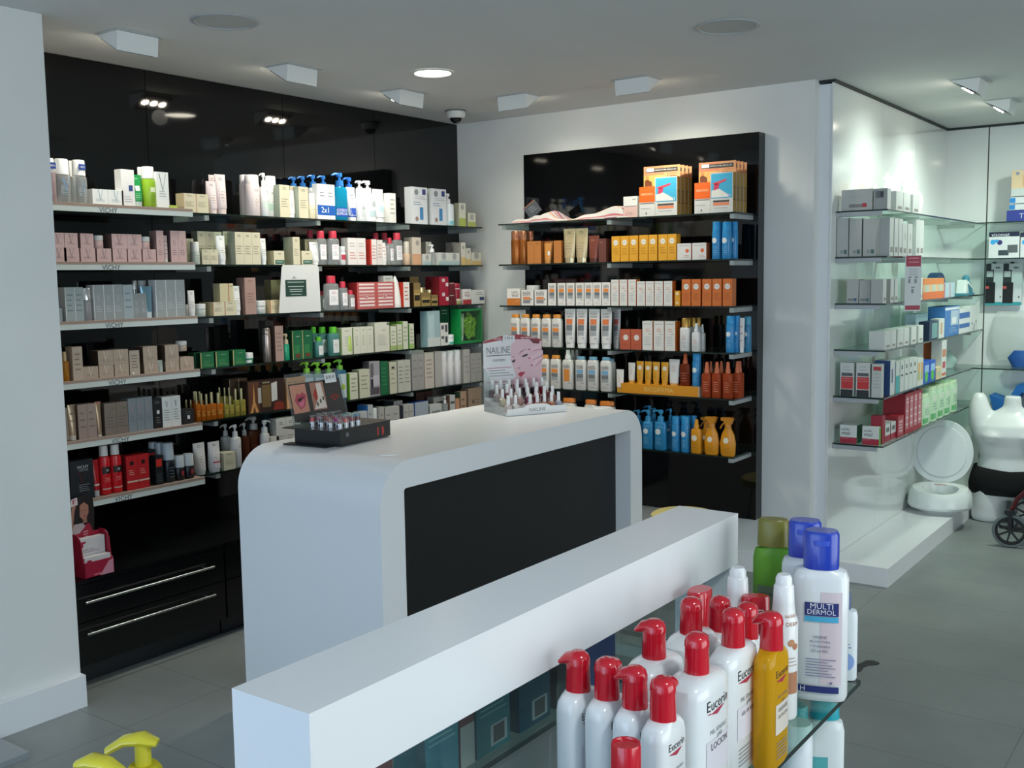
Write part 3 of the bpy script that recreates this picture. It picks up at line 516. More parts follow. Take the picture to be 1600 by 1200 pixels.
row(V[2], 'cap', (207, 216.5), 438, 'chrome capped bottle behind small silver boxes', col='9a9da0', cap='e8e8ea', back=.08, cm=mat('eceef0', .12, .9), cf=.35, cw=.9)
row(V[2], 'carton', (207.5, 228.5), 458.5, 'short silver box with emblem', n=2, col='9ba0a1', side='dcdfe2', pr=vic('c6ccd0'), **sv)
row(V[2], 'cap', (218, 233), 438.5, 'clear bottle behind blue tube', col='b8c8d0', cap='d0d8dc', back=.09, m=cl, cf=.3, cw=.9)
row(V[2], 'tube', (222, 240), 447.5, 'steel blue metallic cream tube', col='6f9bb0', cap='c4d0d6', cf=.2, d=.03, m=mat('7aa3b6', .25, .7))
row(V[2], 'carton', (242, 288), 437.5, 'tallest silver carton at tray end', n=3, col='aab0b0', side='eef0f2', pr=[('r', 0, 0, .06, 1, 'e4eaec')]+vic('c6ccd0'), **sv)
# --- third shelf, glass
row(L[2], 'tube', (296.5, 307), 454, 'small white tube at the tray corner', col='ecebe8', cap='efefef', pr=nux(), back=-.03)
row(L[2], 'jar', (290, 299), 476, 'white jar mostly hidden behind small tube', col='dedcd2', cap='e6e6e4', back=.05)
row(L[2], 'jar', (308, 325), 475, 'frosted jar with white lid near tray', col='c9cfc6', cap='ebebe8', pr=nux())
row(L[2], 'carton', (321, 332), 472, 'beige box behind frosted jar', col='d0c6a4', back=.06, d=.05)
a = row(L[2], 'carton', (332, 369), 472, 'low beige box with red edge', n=2, col='d4ccb0', side='b8ac88', pr=nux()+[('r', 0, 0, .05, 1, 'b06a50')], d=.06)
row(L[2], 'carton', (343, 364), 443, 'upright beige box on low beige boxes', col='cfc49e', side='b4aa86', pr=[('r', .62, 0, .68, 1, 'b06a50'), ('l', .72, .8, .95, .9, 1, DK)], d=.05, on=a['h'])
row(L[2], 'tube', (366, 379), 447, 'white tube before the tall rosy carton', col='ecebe8', cap='f1f1f1', pr=nux())
row(L[2], 'carton', (381.5, 399), 434, 'very tall rosy brown carton', col='a98a80', side='7c625a', pr=[('l', .3, .88, .7, .94, 2, '5a4640'), ('l', .2, .3, .8, .6, 4, '8a6c62')], d=.06)
row(L[2], 'jar', (402.5, 419), 470, 'frosted jar with white lid right of rosy carton', col='cfd1cb', cap='e6e6e0', pr=nux())
row(L[2], 'carton', (421, 438), 469, 'low beige box left of white notice', col='dccba4', side='c4b48c', pr=nux()+[('r', 0, 0, .08, 1, 'b06a50')], d=.06)
row(L[2], 'carton', (423, 438), 437.5, 'dark beige carton behind low beige box', col='a89c78', side='8c8264', back=.09, d=.05)
row(L[2], 'carton', (441, 453), 483, 'flat beige box under the white notice', col='d8c8ae', back=.045, hh=.018, d=.05)
row(L[2], 'jar', (463, 480), 478, 'dark jar under the white notice', col='8a8e8c', cap='a6aaa8', back=.055, hh=.03)
row(L[2], 'carton', (483, 500), 478, 'beige box under right of white notice', col='cfc09c', back=.045, hh=.028, d=.05)
# white trapezoid notice
a0 = at(436, 483, 'x', .262); a1 = at(501.5, 485.5, 'x', .262); b0 = at(441, 414, 'x', .262); b1 = at(497, 414, 'x', .262)
mb = MB(); mb.prism([(a0.y, L[2]['z']+.001), (a1.y, L[2]['z']+.001), (b1.y+.003, b1.z-.012), (b1.y-.006, b1.z), (b0.y+.006, b0.z), (b0.y-.003, b0.z-.012)], 'x', -.003, 0, mat('d9dad8', .5))
ga = at(445.5, 437.5, 'x', .262); gb = at(479, 462.5, 'x', .262); mb.box(.0003, ga.y, gb.z, .001, gb.y, ga.z, mat('1f4038', .5))
for k, (q, wv) in enumerate(((.86, .8), (.6, .75), (.42, .62), (.3, .6), (.12, .5))):
    zc = gb.z+(ga.z-gb.z)*q; yc = (ga.y+gb.y)/2; hw = (gb.y-ga.y)*wv/2; mb.box(.001, yc-hw, zc-.0016, .0014, yc+hw, zc+.0016, mat('b9c6c0', .5))
mb.box(.0003, ga.y+.045, ga.z+.008, .0008, ga.y+.075, ga.z+.011, mat('8a8c8a', .5)); mb.prism([(ga.y+.055, ga.z+.013), (ga.y+.065, ga.z+.013), (ga.y+.06, ga.z+.02)], 'x', .0003, .0008, mat('8a8c8a', .5))
tag(mb.build('notice_card', None, (.262, 0, 0)), 'white trapezoid card with dark green notice on third shelf', 'sign')
micel(L[2], 503, 510, 455, 'small red-capped bottle next to notice', .05)
micel(L[2], 509.5, 531.5, 431, 'largest clear bottle with red cap, third shelf')
micel(L[2], 532.5, 545, 440, 'medium clear bottle with red cap, third shelf')
micel(L[2], 546, 556, 453.5, 'small clear bottle with red cap, third shelf')
wavy = [('r', .06, .05, .94, .95, 'c06462')]+[('r', .1, .88-.13*k, .9, .95-.13*k, c) for k, c in enumerate(('ecdcda', 'ecdcda', 'e4cfcd', 'd09a98', 'e4cfcd', 'ecdcda', 'e8d8d6'))]+[('r', .36, .40, .56, .54, 'b04a4c'), ('t', '7A', .46, .48, .22, 'e8dcdc')]
row(L[2], 'carton', (557.5, 616), 441, 'red and white wavy gift box', n=2, col='c4605c', side='9c2a2c', pr=wavy, d=.06, cat='gift box', name='gift_box')
row(L[2], 'carton', (545, 556), 442, 'red box end behind the small red-capped bottle', col='a02c30', back=.1, d=.04)
row(L[2], 'carton', (599, 613.5), 431, 'pale box lying on top of wavy gift boxes', col='c9ccc9', side='b0b4b0', on=.123, back=.012, pr=micro('8a9090', 2), d=.04)
row(L[2], 'cone', (617, 629), 431, 'tall white cone shaped bottle', col='e9e7e4', cap='dcdcda')
row(L[2], 'carton', (630, 639.5), 441, 'white carton with red side', col='ebe6e0', side='c83a2c', pr=micro('c06a58', 4), d=.06)
gd = dict(col='b59a5e', side='3c2c1e', pr=[('r', 0, .72, 1, 1, '8a744a'), ('r', .1, .25, .9, .48, '2c241c'), ('r', .1, .5, .9, .55, 'd4bc80')], rough=.35, metal=.3)
row(L[2], 'carton', (640, 654), 432.5, 'tall gold brown carton behind others', back=.09, d=.04, **gd)
row(L[2], 'carton', (646, 656.5), 442, 'gold and black carton, front left', d=.05, **gd)
row(L[2], 'jar', (657, 668), 439, 'gold lidded jar standing high behind gold boxes', col='b8b4a8', cap='c8b88c', back=.06, cm=mat('cbbb90', .25, .7), hh=.11)
row(L[2], 'carton', (658, 672.5), 457.5, 'low gold and black box', d=.05, **gd)
row(L[2], 'jar', (670, 680), 448, 'gold lidded jar right of low gold box', col='b8b4a8', cap='c8b88c', back=.065, cm=mat('cbbb90', .25, .7), hh=.095)
row(L[2], 'carton', (673.5, 684), 461, 'smallest gold and black box', d=.05, **gd)
rd = [('r', .3, .62, .6, .85, 'd9c8c8'), ('r', .7, .3, .98, .55, 'e2d6d6')]
a = row(L[2], 'carton', (686, 701), 454, 'crimson box with white flower marks, lower', col='a01c34', side='74141f', pr=rd, d=.06)
row(L[2], 'carton', (686, 700.5), 432.5, 'crimson box with white flower marks, upper', col='a4203a', side='74141f', pr=rd, d=.06, on=a['h'])
row(L[2], 'carton', (672, 684), 432.5, 'crimson carton standing behind gold boxes', col='8c1a2c', back=.1, d=.04)
a = row(L[2], 'carton', (701.5, 711), 460, 'dark maroon box, lower of two', col='5c1820', side='44121a', pr=[('r', .1, .86, .8, .92, 'c8b8b8')], d=.05)
row(L[2], 'carton', (701.5, 710.5), 441, 'dark maroon box, upper of two', col='6a1c26', side='44121a', pr=[('r', .1, .86, .8, .92, 'c8b8b8')], d=.05, on=a['h'])
row(L[2], 'over', (712, 721.5), 442.5, 'crimson cylinder bottle', col='8e1c30', cap='a8283c', cf=.1, pr=[('r', .1, .9, .9, .96, 'd8c8c8')])
row(L[2], 'jar', (716, 723), 467, 'small olive jar beside crimson cylinder', col='8a8a58', cap='b8b49c', back=-.01)
row(L[2], 'carton', (723, 736), 452, 'small white box with red base', col='e9e6e2', side='c8c4c0', pr=[('r', 0, 0, 1, .32, 'b0343c'), ('t', 'acofar', .5, .8, .6, '8a2c34'), ('t', 'vital', .5, .62, .6, '8a2c34')], d=.05)
row(L[2], 'carton', (737, 757), 453, 'wide white box with dark blue mark at end', col='e4e3dd', pr=[('r', .6, .25, .95, .48, '2c3f6c'), ('l', .35, .6, .9, .85, 2, '55585c')], d=.06)
# --- fourth shelf, trays
tp = 'b3a08e'; tv = [('v', .5, .6, .3, 'd8ccc0'), ('l', .2, .2, .8, .42, 3, '8c7a6a')]
amb = glassmat('amber_oil', 'c8862a', .55, 1.4, .08)
row(V[3], 'carton', (92, 96.5), 543, 'narrow taupe carton edge by the column', col=tp, d=.05)
row(V[3], 'cap', (97.5, 109), 550, 'amber oil bottle with gold cap, top tray fourth', col='c8862a', cap='b8a078', m=amb, cf=.3, cw=.5, d=.03, pr=[('l', .3, .3, .7, .6, 3, 'a87a3a')])
row(V[3], 'carton', (112, 128), 542, 'tall taupe carton beside amber bottle', col='b9a898', pr=[('v', .5, .75, .3, '9a8876')]+micro('8c7a6a', 4), d=.05)
a = row(V[3], 'carton', [(129.5, 153), (154, 178), (179, 201)], 571, 'taupe cream box, bottom layer left', col=tp, side='7e6e60', pr=tv, d=.06)
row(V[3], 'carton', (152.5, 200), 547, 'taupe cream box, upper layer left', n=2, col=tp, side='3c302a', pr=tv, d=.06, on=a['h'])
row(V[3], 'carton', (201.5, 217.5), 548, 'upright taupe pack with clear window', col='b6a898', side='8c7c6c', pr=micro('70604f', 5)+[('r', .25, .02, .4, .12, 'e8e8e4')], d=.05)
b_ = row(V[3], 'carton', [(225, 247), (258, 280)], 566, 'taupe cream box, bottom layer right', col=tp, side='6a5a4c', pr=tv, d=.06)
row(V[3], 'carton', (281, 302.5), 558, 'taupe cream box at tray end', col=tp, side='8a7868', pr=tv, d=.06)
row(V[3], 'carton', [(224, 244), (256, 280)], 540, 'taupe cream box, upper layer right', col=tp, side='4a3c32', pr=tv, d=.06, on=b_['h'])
row(V[3], 'jar', (281, 295), 539, 'taupe jar with pale lid on end box', col='b3a494', cap='c9cac6', on=.085, hh=.045)
row(V[3], 'tube', (248, 257), 563, 'thin pale tube between the taupe boxes', col='b4bdb4', cap='c4ccc4', pr=micro('8a958c', 3))
# --- fourth shelf, glass
gn = '1c6a42'; gp = [('r', 0, 0, .07, 1, 'b9ab72'), ('l', .4, .75, .75, .85, 1, 'a8c4a0'), ('r', .2, .2, .7, .5, '2f7a48'), ('l', .2, .12, .9, .2, 1, 'a8b870')]
row(L[3], 'carton', (303, 311), 552, 'dark green box end behind taupe box', col='124a2e', back=.03, d=.05)
row(L[3], 'carton', [(311.5, 335), (337, 357), (364, 383.5)], 549, 'low emerald green box with gold edge', col=gn, side='0f4028', pr=gp, d=.06, rough=.3)
row(L[3], 'jar', (384.5, 399), 551.5, 'green jar with silver white lid', col='2a7a58', cap='d4d8d6', cf=.5, pr=[('r', .0, .2, .6, .7, 'd8e0dc')])
row(L[3], 'cap', (415, 425), 513, 'brushed rosy metal cylinder bottle', col='a89a94', cap='a89a94', m=mat('b2a29a', .25, .8), cm=mat('b2a29a', .25, .8), cf=.12, cw=.95, pr=[('l', .45, .6, .7, .64, 1, '4a403c')])
row(L[3], 'carton', (429, 442), 509.5, 'tall rosy brown carton, fourth shelf', col='a88c82', side='4c3a34', pr=micro('8a6e64', 5), d=.05)
row(L[3], 'carton', (414, 427), 501, 'dark carton standing behind rosy cylinder', col='3a3432', back=.1, d=.05)
row(L[3], 'pump', (444.5, 453.5), 521.5, 'slim emerald bottle with gold cap', col='1f9068', cap='c4b490', cf=.38, cw=.7, d=.03, m=mat('1f9a70', .15))
row(L[3], 'carton', (456, 487), 516.5, 'tall emerald carton with gold edge', n=2, col='1a6440', side='0e3c26', pr=gp[:3]+[('r', .3, .06, .8, .2, '6a3a2a')], d=.06, rough=.3)
gm = glassmat('green_water', '6fb0a8', .5, 1.4, .08); gr_ = [('r', .25, .15, .9, .8, 'dfe4e2'), ('l', .4, .45, .6, .6, 2, 'c05050')]
def gmic(S, x0, x1, t, lab, bk=0.): micel(S, x0, x1, t, lab, bk, '5cb82c', gm, gr_)
gmic(L[3], 488, 499, 511, 'green water bottle with lime cap, hindmost left', .08)
gmic(L[3], 500, 514, 511, 'green water bottle with lime cap, second', .06)
gmic(L[3], 495, 507, 526.5, 'small green water bottle in front')
gmic(L[3], 516, 532, 511, 'green water bottle with lime cap, largest front')
row(L[3], 'over', (525, 534), 513, 'lime green bottle tucked behind white cartons', col='58b828', cap='6ac430', back=.07)
lg = dict(col='dcdccb', side='a8bc84', pr=[('l', .3, .86, .7, .92, 1, '5a6054'), ('l', .3, .3, .7, .7, 5, 'a8ae9c')], d=.055)
row(L[3], 'carton', (533.5, 550), 512.5, 'cream white carton right of lime bottle', **lg)
row(L[3], 'tube', (545, 552), 519, 'thin lime and white tube between cartons', col='b8d070', cap='e0e8c8', back=-.012)
row(L[3], 'carton', (551.7, 583), 511, 'cream white carton with grey lines', n=3, **lg)
row(L[3], 'carton', (556, 583), 504, 'grey box with dark marks behind cartons', n=2, col='6f7068', back=.09, pr=[('t', 'T', .5, .92, .2, 'd0d0c8')], d=.04)
row(L[3], 'carton', (585, 608), 504, 'wide cream carton with small grey logo', col='dcdacb', side='b8b8a4', pr=[('l', .45, .72, .75, .76, 1, '4a504a'), ('r', .82, .9, .98, .99, '6a6e66'), ('l', .2, .2, .8, .6, 6, 'b4b6a8')], d=.055)
row(L[3], 'carton', (609.5, 619), 510, 'slim cream carton with green base', col='dad9c6', side='7a9a4a', pr=micro('9aa08c', 4)+[('r', 0, 0, 1, .2, 'a4b878')], d=.05)
row(L[3], 'carton', (620, 628), 507, 'slim cream carton second from dark gap', col='d6d8c4', side='8aa45a', pr=micro('9aa08c', 4)+[('r', 0, 0, 1, .2, 'b4c088')], d=.05)
row(L[3], 'carton', (629, 637), 502.5, 'tallest slim cream carton with lime side', col='d6d8c4', side='6aa030', pr=micro('9aa08c', 4), d=.05)
row(L[3], 'carton', (639, 646.5), 506, 'cream carton with green side at gap', col='d4d4c0', side='4a9030', pr=micro('9aa08c', 4)+[('r', 0, 0, 1, .2, 'a4c078')], d=.05)
row(L[3], 'carton', (612, 626), 503, 'bright green box seen over slim cartons', col='7ab030', back=.09, d=.03)
row(L[3], 'carton', (660, 667), 522, 'grey box end behind pale blue carton', col='5c6060', back=.06, d=.05)
row(L[3], 'carton', (667, 687), 486, 'tall pale blue carton with snowy base', col='a0bcc0', side='8aa8ae', pr=[('r', 0, 0, 1, .25, 'cfd4d2'), ('r', .1, .25, .55, .9, 'b8d0d2')], d=.055)
row(L[3], 'carton', (688, 700), 505, 'white carton with black window squares', col='dddbd6', side='b0aea8', pr=[('r', .1, .72, .45, .9, '5a5c5c'), ('r', .6, .6, .9, .92, '4a4c4e'), ('r', .1, .3, .45, .42, '5a5c5c'), ('r', .6, .12, .9, .4, '4a4c4e')], d=.05)
row(L[3], 'jar', (700.5, 712.5), 517, 'white jar with green label', col='e4eae6', cap='eef0ee', cf=.3, pr=[('r', .1, .1, .95, .4, '4ab8a0')], hh=.06)
row(L[3], 'carton', [(687.5, 701), (703, 717)], 479, 'dark green pack with lime cylinder picture', col='0f4a30', side='0a3422', back=.07, pr=[('r', .2, .3, .8, .55, '5ab83a'), ('r', .22, .12, .78, .3, 'd4dcd4'), ('l', .2, .78, .8, .94, 2, '9ab0a4')], d=.04)
# green gift box with window
g0 = at(719, 540, 'x', L[3]['v']); g1 = at(754, 540, 'x', L[3]['v']); gh = min(.212, at(738, 478, 'x', L[3]['v']).z-L[3]['z']); gw = g1.y-g0.y
r = empty('gift_box', (L[3]['v'], (g0.y+g1.y)/2, L[3]['z']+.0005), PI/2); tag(r, 'big green windowed gift box with lime bath puff, fourth shelf', 'gift box')
fr_ = MB(); gmt = mat('169048', .35); t_ = .014
fr_.box(-gw/2, 0, 0, gw/2, .07, t_, gmt); fr_.box(-gw/2, 0, gh-t_, gw/2, .07, gh, gmt); fr_.box(-gw/2, 0, t_, -gw/2+t_, .07, gh-t_, gmt); fr_.box(gw/2-t_, 0, t_, gw/2, .07, gh-t_, gmt); fr_.box(-gw/2+t_, .062, t_, gw/2-t_, .07, gh-t_, mat('1f6a3c', .5)); fr_.build('box_frame', r)
puff = MB(); random.seed(3)
for k in range(60):
    a_, b_2 = random.uniform(0, 2*PI), random.uniform(0, 1)**.5; rr = gw*.24*b_2
    T = Matrix.Translation((gw*.14+math.cos(a_)*rr, .036-.008*(1-b_2), gh*.5+math.sin(a_)*rr*1.5)) @ Matrix.Rotation(a_, 4, 'Y')
    puff.loft([(-.012, .004, .004, 2), (0, .016, .012, 2), (.012, .004, .004, 2)], mat('a8c84a', .8), 8, T=T)
puff.build('bath_puff', r)
MB().loft([(t_+.03, .009, .009, 2, -gw*.24, .03), (gh*.6, .014, .012, 2, -gw*.24, .03), (gh-.03, .016, .002, 2, -gw*.2, .03)], mat('dfe4d0', .4), 12).loft([(t_+.001, .008, .008, 2, -gw*.26, .03), (t_+.03, .009, .009, 2, -gw*.24, .03)], mat('eef0ec', .4), 12).build('cream_tube', r)
MB().box(-gw/2+t_, .001, t_, gw/2-t_, .0016, gh-t_, glassmat('gift_window', 'e8f4ea', 0)).build('window_film', r)
# --- fifth shelf, trays
row(V[4], 'carton', (99, 107.5), 638, 'grey taupe carton behind bronze tube', col='9c9088', d=.05, back=.02)
row(V[4], 'tube', (108, 121), 633, 'bronze cream tube at left, standing on cap', col='a8947c', cap='cac4ba', m=mat('b09c84', .3, .5), pr=micro('8a7460', 3))
row(V[4], 'carton', (120.5, 149.5), 631.5, 'rosy taupe carton left of slim bronze tube', n=2, col='9e8a82', side='5a4a44', pr=micro('84706a', 3), d=.05)
row(V[4], 'tube', (150, 160), 628, 'slim bronze tube with pinkish top', col='a08a78', cap='d8d4cc', m=mat('a89078', .3, .5), cf=.06, fill='b87a6a')
row(V[4], 'carton', (162, 199), 629, 'wide dark taupe carton with green sprig', n=2, col='7e7268', side='584c44', pr=[('l', .5, .75, .9, .85, 1, '5a6a44'), ('l', .15, .2, .85, .6, 4, '6a5e54')], d=.05)
row(V[4], 'carton', (199, 237.5), 621.5, 'steel grey carton with copper emblem', n=3, col='828c92', side='5c666c', pr=[('v', .5, .72, .55, 'c89a86'), ('l', .2, .3, .8, .5, 3, '6a747a')], d=.055, rough=.35)
row(V[4], 'carton', (238.5, 252), 622.5, 'black slim carton with white square', col='17181a', side='17181a', pr=[('r', .4, .48, .72, .6, 'dfe0e0'), ('l', .2, .82, .8, .92, 2, '8a8c90'), ('l', .3, .15, .8, .4, 3, '8a8c90')], d=.055)
row(V[4], 'carton', (252.5, 281.5), 619.5, 'white carton with black emblem, fifth tray', n=2, col='dde0de', side='b4b8b6', pr=[('v', .5, .76, .3, '2a2c2e'), ('l', .2, .2, .8, .6, 5, '8a8e90')], d=.055)
row(V[4], 'carton', (283.5, 303), 640, 'low black box with white square', col='1a1b1d', pr=[('r', .45, .35, .65, .6, 'e0e0e0'), ('l', .3, .65, .8, .9, 2, '6a6c70')], d=.055)
# --- fifth shelf, glass
oil = glassmat('orange_oil', 'c87020', .6, 1.4, .08); oil2 = glassmat('olive_oil', 'a8a04a', .55, 1.4, .08); gc = mat('a8a078', .3, .7)
def oilb(x0, x1, t, lab, mt, bk=0., cf=.4): row(L[4], 'cap', (x0, x1), t, lab, col='c87a28', cap='a8a078', m=mt, cm=gc, back=bk, cf=cf, cw=.42, d=.03, e=5, pr=[('l', .2, .3, .8, .7, 4, 'e0b060')])
oilb(290, 297, 625, 'tiny dark gold capped bottle, leftmost', oil, .06); oilb(297, 304, 625, 'tiny dark gold capped bottle, next', oil, .06)
for k, x in enumerate((305, 313, 321)): oilb(x, x+8, 614-(k == 0)*2+k, 'small orange oil bottle, %s of low trio' % ('left middle right'.split()[k]), oil)
for k, x in enumerate((302, 310.5)): oilb(x, x+8, 612, 'gold capped oil bottle behind trio, %s' % ('left', 'right')[k], oil, .07, .3)
oilb(328, 338, 613, 'orange oil bottle with gold cap, left of big pair', oil); oilb(338, 349, 614, 'orange oil bottle with wooden cap, right of big pair', oil)
for k, x in enumerate((350, 358)): oilb(x, x+8, 619, 'yellow olive oil bottle, %s of small pair' % ('left', 'right')[k], oil2)
for k, x in enumerate((342, 350, 357)): oilb(x, x+7, 606, 'tall gold cap bottle at back, %s' % ('left', 'middle', 'right')[k], oil2, .07, .3)
oilb(366.5, 374.5, 608, 'large olive oil bottle, left one', oil2); oilb(375, 384, 607, 'large olive oil bottle, right one', oil2)
row(L[4], 'carton', (358, 386), 592, 'tall brown carton behind oil bottles', n=2, col='4a3624', side='2a1c14', back=.09, pr=[('r', 0, 0, .05, 1, 'b8a898'), ('l', .2, .3, .8, .7, 3, '6a5038')], d=.05)
# Christmas style gift box with tower print
g0 = at(388, 640, 'x', L[4]['v']); g1 = at(445, 640, 'x', L[4]['v']); gh = at(416, 594, 'x', L[4]['v']).z-L[4]['z']; gw = g1.y-g0.y
r = empty('gift_box', (L[4]['v'], (g0.y+g1.y)/2, L[4]['z']+.0005), PI/2); tag(r, 'dark brown gift box with lit tower print, fifth shelf', 'gift box')
mb = MB(); mb.box(-gw/2, 0, 0, gw/2, .06, gh, mat('2e1c18', .4))
def Q(u, v, k=1): return ((u-.5)*gw, -.0005*k, v*gh)
for pts, c in (([(.02, .02), (.3, .02), (.3, .98), (.02, .98)], '5a3420'), ([(.05, .02), (.13, .35), (.16, .98), (.19, .35), (.28, .02), (.21, .02), (.165, .22), (.12, .02)], 'c08a50'), ([(.27, .3), (.36, .3), (.36, .78), (.27, .78)], 'a8a49c'), ([(.38, .15), (.62, .15), (.62, .85), (.38, .85)], '6a5230'), ([(.64, .3), (.8, .34), (.8, .93), (.64, .88)], 'c4c0ba'), ([(.68, .02), (.98, .02), (.98, .22), (.86, .3), (.72, .26)], '7a2a1c'), ([(.4, .9), (.6, .9), (.6, .95), (.4, .95)], '8a7a60')):
    mb.poly([Q(u, v, 1 if c == '5a3420' else 2) for u, v in pts], mat(c, .4))
mb.build('printed_box', r)
row(L[4], 'carton', (447, 477), 590, 'peach paper sachet with small print', n=3, name='cosmetic_sachet', cat='sachet', col='c99468', side='a87848', pr=[('l', .3, .75, .7, .9, 2, '5a4030'), ('l', .2, .3, .8, .6, 3, 'a87450')], d=.03)
lm = glassmat('pale_gel', 'b9cbd0', .6, 1.4, .08); lp = [('r', .08, .1, .92, .98, 'c4d2d6'), ('o', .5, .5, .22, 'a8c038')]
for k, (a_, b_3) in enumerate(((475, 491), (492, 508), (509.5, 526))): row(L[4], 'pump', (a_, b_3), 565+k, 'pale blue gel bottle with lime pump, %s from left' % ORD[k], col='5a8aa0', cap='7cb82c', m=lm, cf=.27, cw=.5, e=4, d=.045, pr=lp)
row(L[4], 'pump', (527, 542.5), 562, 'navy edged gel bottle with lime pump, rightmost', col='1f5a7a', cap='6fae30', cf=.24, cw=.5, e=4, d=.045, pr=lp)
row(L[4], 'carton', (546, 558.5), 583, 'cream carton with bright lime side', col='d4d6c0', side='7ab828', pr=micro('8a9080', 4), d=.05)
row(L[4], 'carton', (561, 577), 577.5, 'cream carton between lime and picture boxes', col='d0cfb8', side='9a9880', pr=micro('9a9a88', 4), d=.055)
row(L[4], 'carton', (576.5, 593), 565, 'pack with black and white portrait print', col='a8a4aa', side='4a464c', pr=[('r', .1, .55, .4, .95, '6a666c'), ('r', .35, .3, .9, .6, 'c4c0c6'), ('r', .05, .05, .95, .25, '5a5258'), ('r', .1, .25, .35, .5, '3a363c')], d=.05)
row(L[4], 'carton', (594, 606), 565, 'dark green carton beside portrait pack', col='1f6a44', side='124a2e', pr=micro('3a8a5c', 5), d=.06)
row(L[4], 'carton', (608, 619.5), 566, 'beige carton with small black mark', col='cfcdb6', side='6a7a5a', pr=[('r', .3, .78, .7, .86, '3a3c38')]+micro('a8a894', 4), d=.06)
row(L[4], 'carton', (621, 641), 563, 'pale beige carton with grey lines', n=2, col='c6c6ba', side='a4a49a', pr=micro('8e8e86', 5), d=.06)
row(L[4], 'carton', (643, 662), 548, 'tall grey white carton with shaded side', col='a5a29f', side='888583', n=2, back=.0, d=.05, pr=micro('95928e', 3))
row(L[4], 'carton', (663, 677.5), 551, 'tall ivory carton, front of grey group', col='c9c0b4', side='a09a92', pr=micro('9a8e88', 5), d=.06)
row(L[4], 'carton', (679, 690), 549, 'grey white carton left of white bottles', col='b4b0ac', side='908c88', d=.06)
row(L[4], 'over', (691, 723.5), 548, 'white tapering lotion bottle', n=3, col='d2cfd0', cap='d8d6d8', cf=.3, e=2, pr=[('l', .4, .1, .7, .9, 8, 'b0acae')], gap=.006)
row(L[4], 'carton', (724, 734), 546, 'tall pale carton right of white bottles', col='b9b4ae', side='a09c96', d=.05, pr=micro('a09a94', 4))
row(L[4], 'carton', (735, 752), 552, 'pale grey carton at shelf corner', n=2, col='b0aca6', side='989490', d=.05, pr=micro('9a958f', 4))
# --- lowest shelf, trays
row(V[5], 'carton', (108, 145), 719, 'large black box with white lettering', col='121a22', side='0e141a', pr=[('t', 'VICHY', .55, .82, .5, 'c8ccd0'), ('t', 'HOMME', .58, .74, .4, '9aa0a4'), ('v', .5, .55, .3, '4a1a20'), ('l', .35, .2, .8, .4, 4, '8a9298')], d=.06)
row(V[5], 'tube', (145.5, 157), 719, 'red tube with white cap beside black box', col='b01c24', cap='b4b8bc', cf=.17, d=.035, pr=[('r', .1, .3, .9, .34, 'd8d4d4')])
rbp = [('r', .1, .6, .9, .8, '2a0c10'), ('o', .5, .7, .12, '8a8c8c'), ('l', .25, .35, .8, .5, 3, 'e08a80'), ('r', .1, .15, .95, .185, 'c8a89a')]
row(V[5], 'cap', (157.5, 174.5), 697, 'red aerosol can with white cap, left', col='cc1c26', cap='dcdcdc', cf=.2, cw=.7, e=2, pr=rbp, m=mat('cc1c26', .25))
row(V[5], 'cap', (175, 192.5), 695, 'red aerosol can with white cap, right', col='cc1c26', cap='dcdcdc', cf=.2, cw=.7, e=2, pr=rbp, m=mat('cc1c26', .25))
row(V[5], 'carton', (196, 232), 711, 'red box with black emblem and pale stripe', n=2, col='b81a22', side='7a1418', pr=[('o', .5, .78, .18, '2a0c10'), ('l', .2, .42, .7, .6, 3, 'e0a090'), ('r', .05, .22, 1, .27, 'd0b8a8')], d=.055)
row(V[5], 'carton', (231, 242), 703, 'black carton with red top, behind red boxes', col='151a1e', side='0c1014', back=.04, pr=[('r', 0, .8, 1, .9, 'b01c24')], d=.05)
row(V[5], 'carton', (242, 254), 712, 'black box with bright red square', col='12181c', side='0c1014', pr=[('r', .1, .62, .85, .88, 'd03028'), ('l', .1, .1, .9, .4, 4, '50585c')], d=.04)
for k, (a_, b_3, t, bk) in enumerate(((236, 248, 691, .08), (246, 259, 692, .05), (258.5, 275, 692.5, 0))): row(V[5], 'cap', (a_, b_3), t, 'black bottle with rounded white cap, %s' % ('hindmost', 'middle', 'front')[k], col='181f26', cap='b9c4cc', cf=.42, cw=.95, back=bk, e=2.4, pr=[('l', .3, .2, .8, .8, 4, '6a747c')])
row(V[5], 'cap', (276, 306), 711, 'small black bottle with white cap', n=2, col='14191e', cap='c4cacc', cf=.46, cw=.95, e=2.3, pr=[('r', .4, .4, .7, .8, '9a3038')])
# --- lowest shelf, glass
row(L[5], 'tube', (307.5, 326), 693, 'large white cream tube beside tray', col='d8d5d4', cap='dcdad8', cf=.08, pr=nux()+[('l', .2, .3, .8, .36, 1, 'c09090')], back=-.01)
row(L[5], 'tube', (331, 349.5), 691, 'large white cream tube left of beige box', col='d8d5d4', cap='dcdad8', cf=.08, pr=nux()+[('r', .15, .3, .85, .35, 'b04858')], back=-.01)
row(L[5], 'carton', (349, 367.5), 707, 'square beige box in front of pump bottles', col='c2bea4', side='9a9680', pr=nux(), d=.06, back=-.01)
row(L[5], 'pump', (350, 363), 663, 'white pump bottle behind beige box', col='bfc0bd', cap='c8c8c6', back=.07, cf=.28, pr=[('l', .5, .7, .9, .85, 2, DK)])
row(L[5], 'pump', (365, 379), 664, 'white pump bottle right of beige box', col='d6d4d3', cap='d8d6d4', cf=.28, pr=[('l', .5, .7, .9, .85, 2, DK)])
brn = glassmat('brown_gel', '6a3a26', .6, 1.4, .1)
row(L[5], 'pump', (379, 391), 661, 'brown gel bottle with white pump, left', col='6a3a26', cap='b8b6b0', m=brn, back=.04, cf=.3, d=.04)
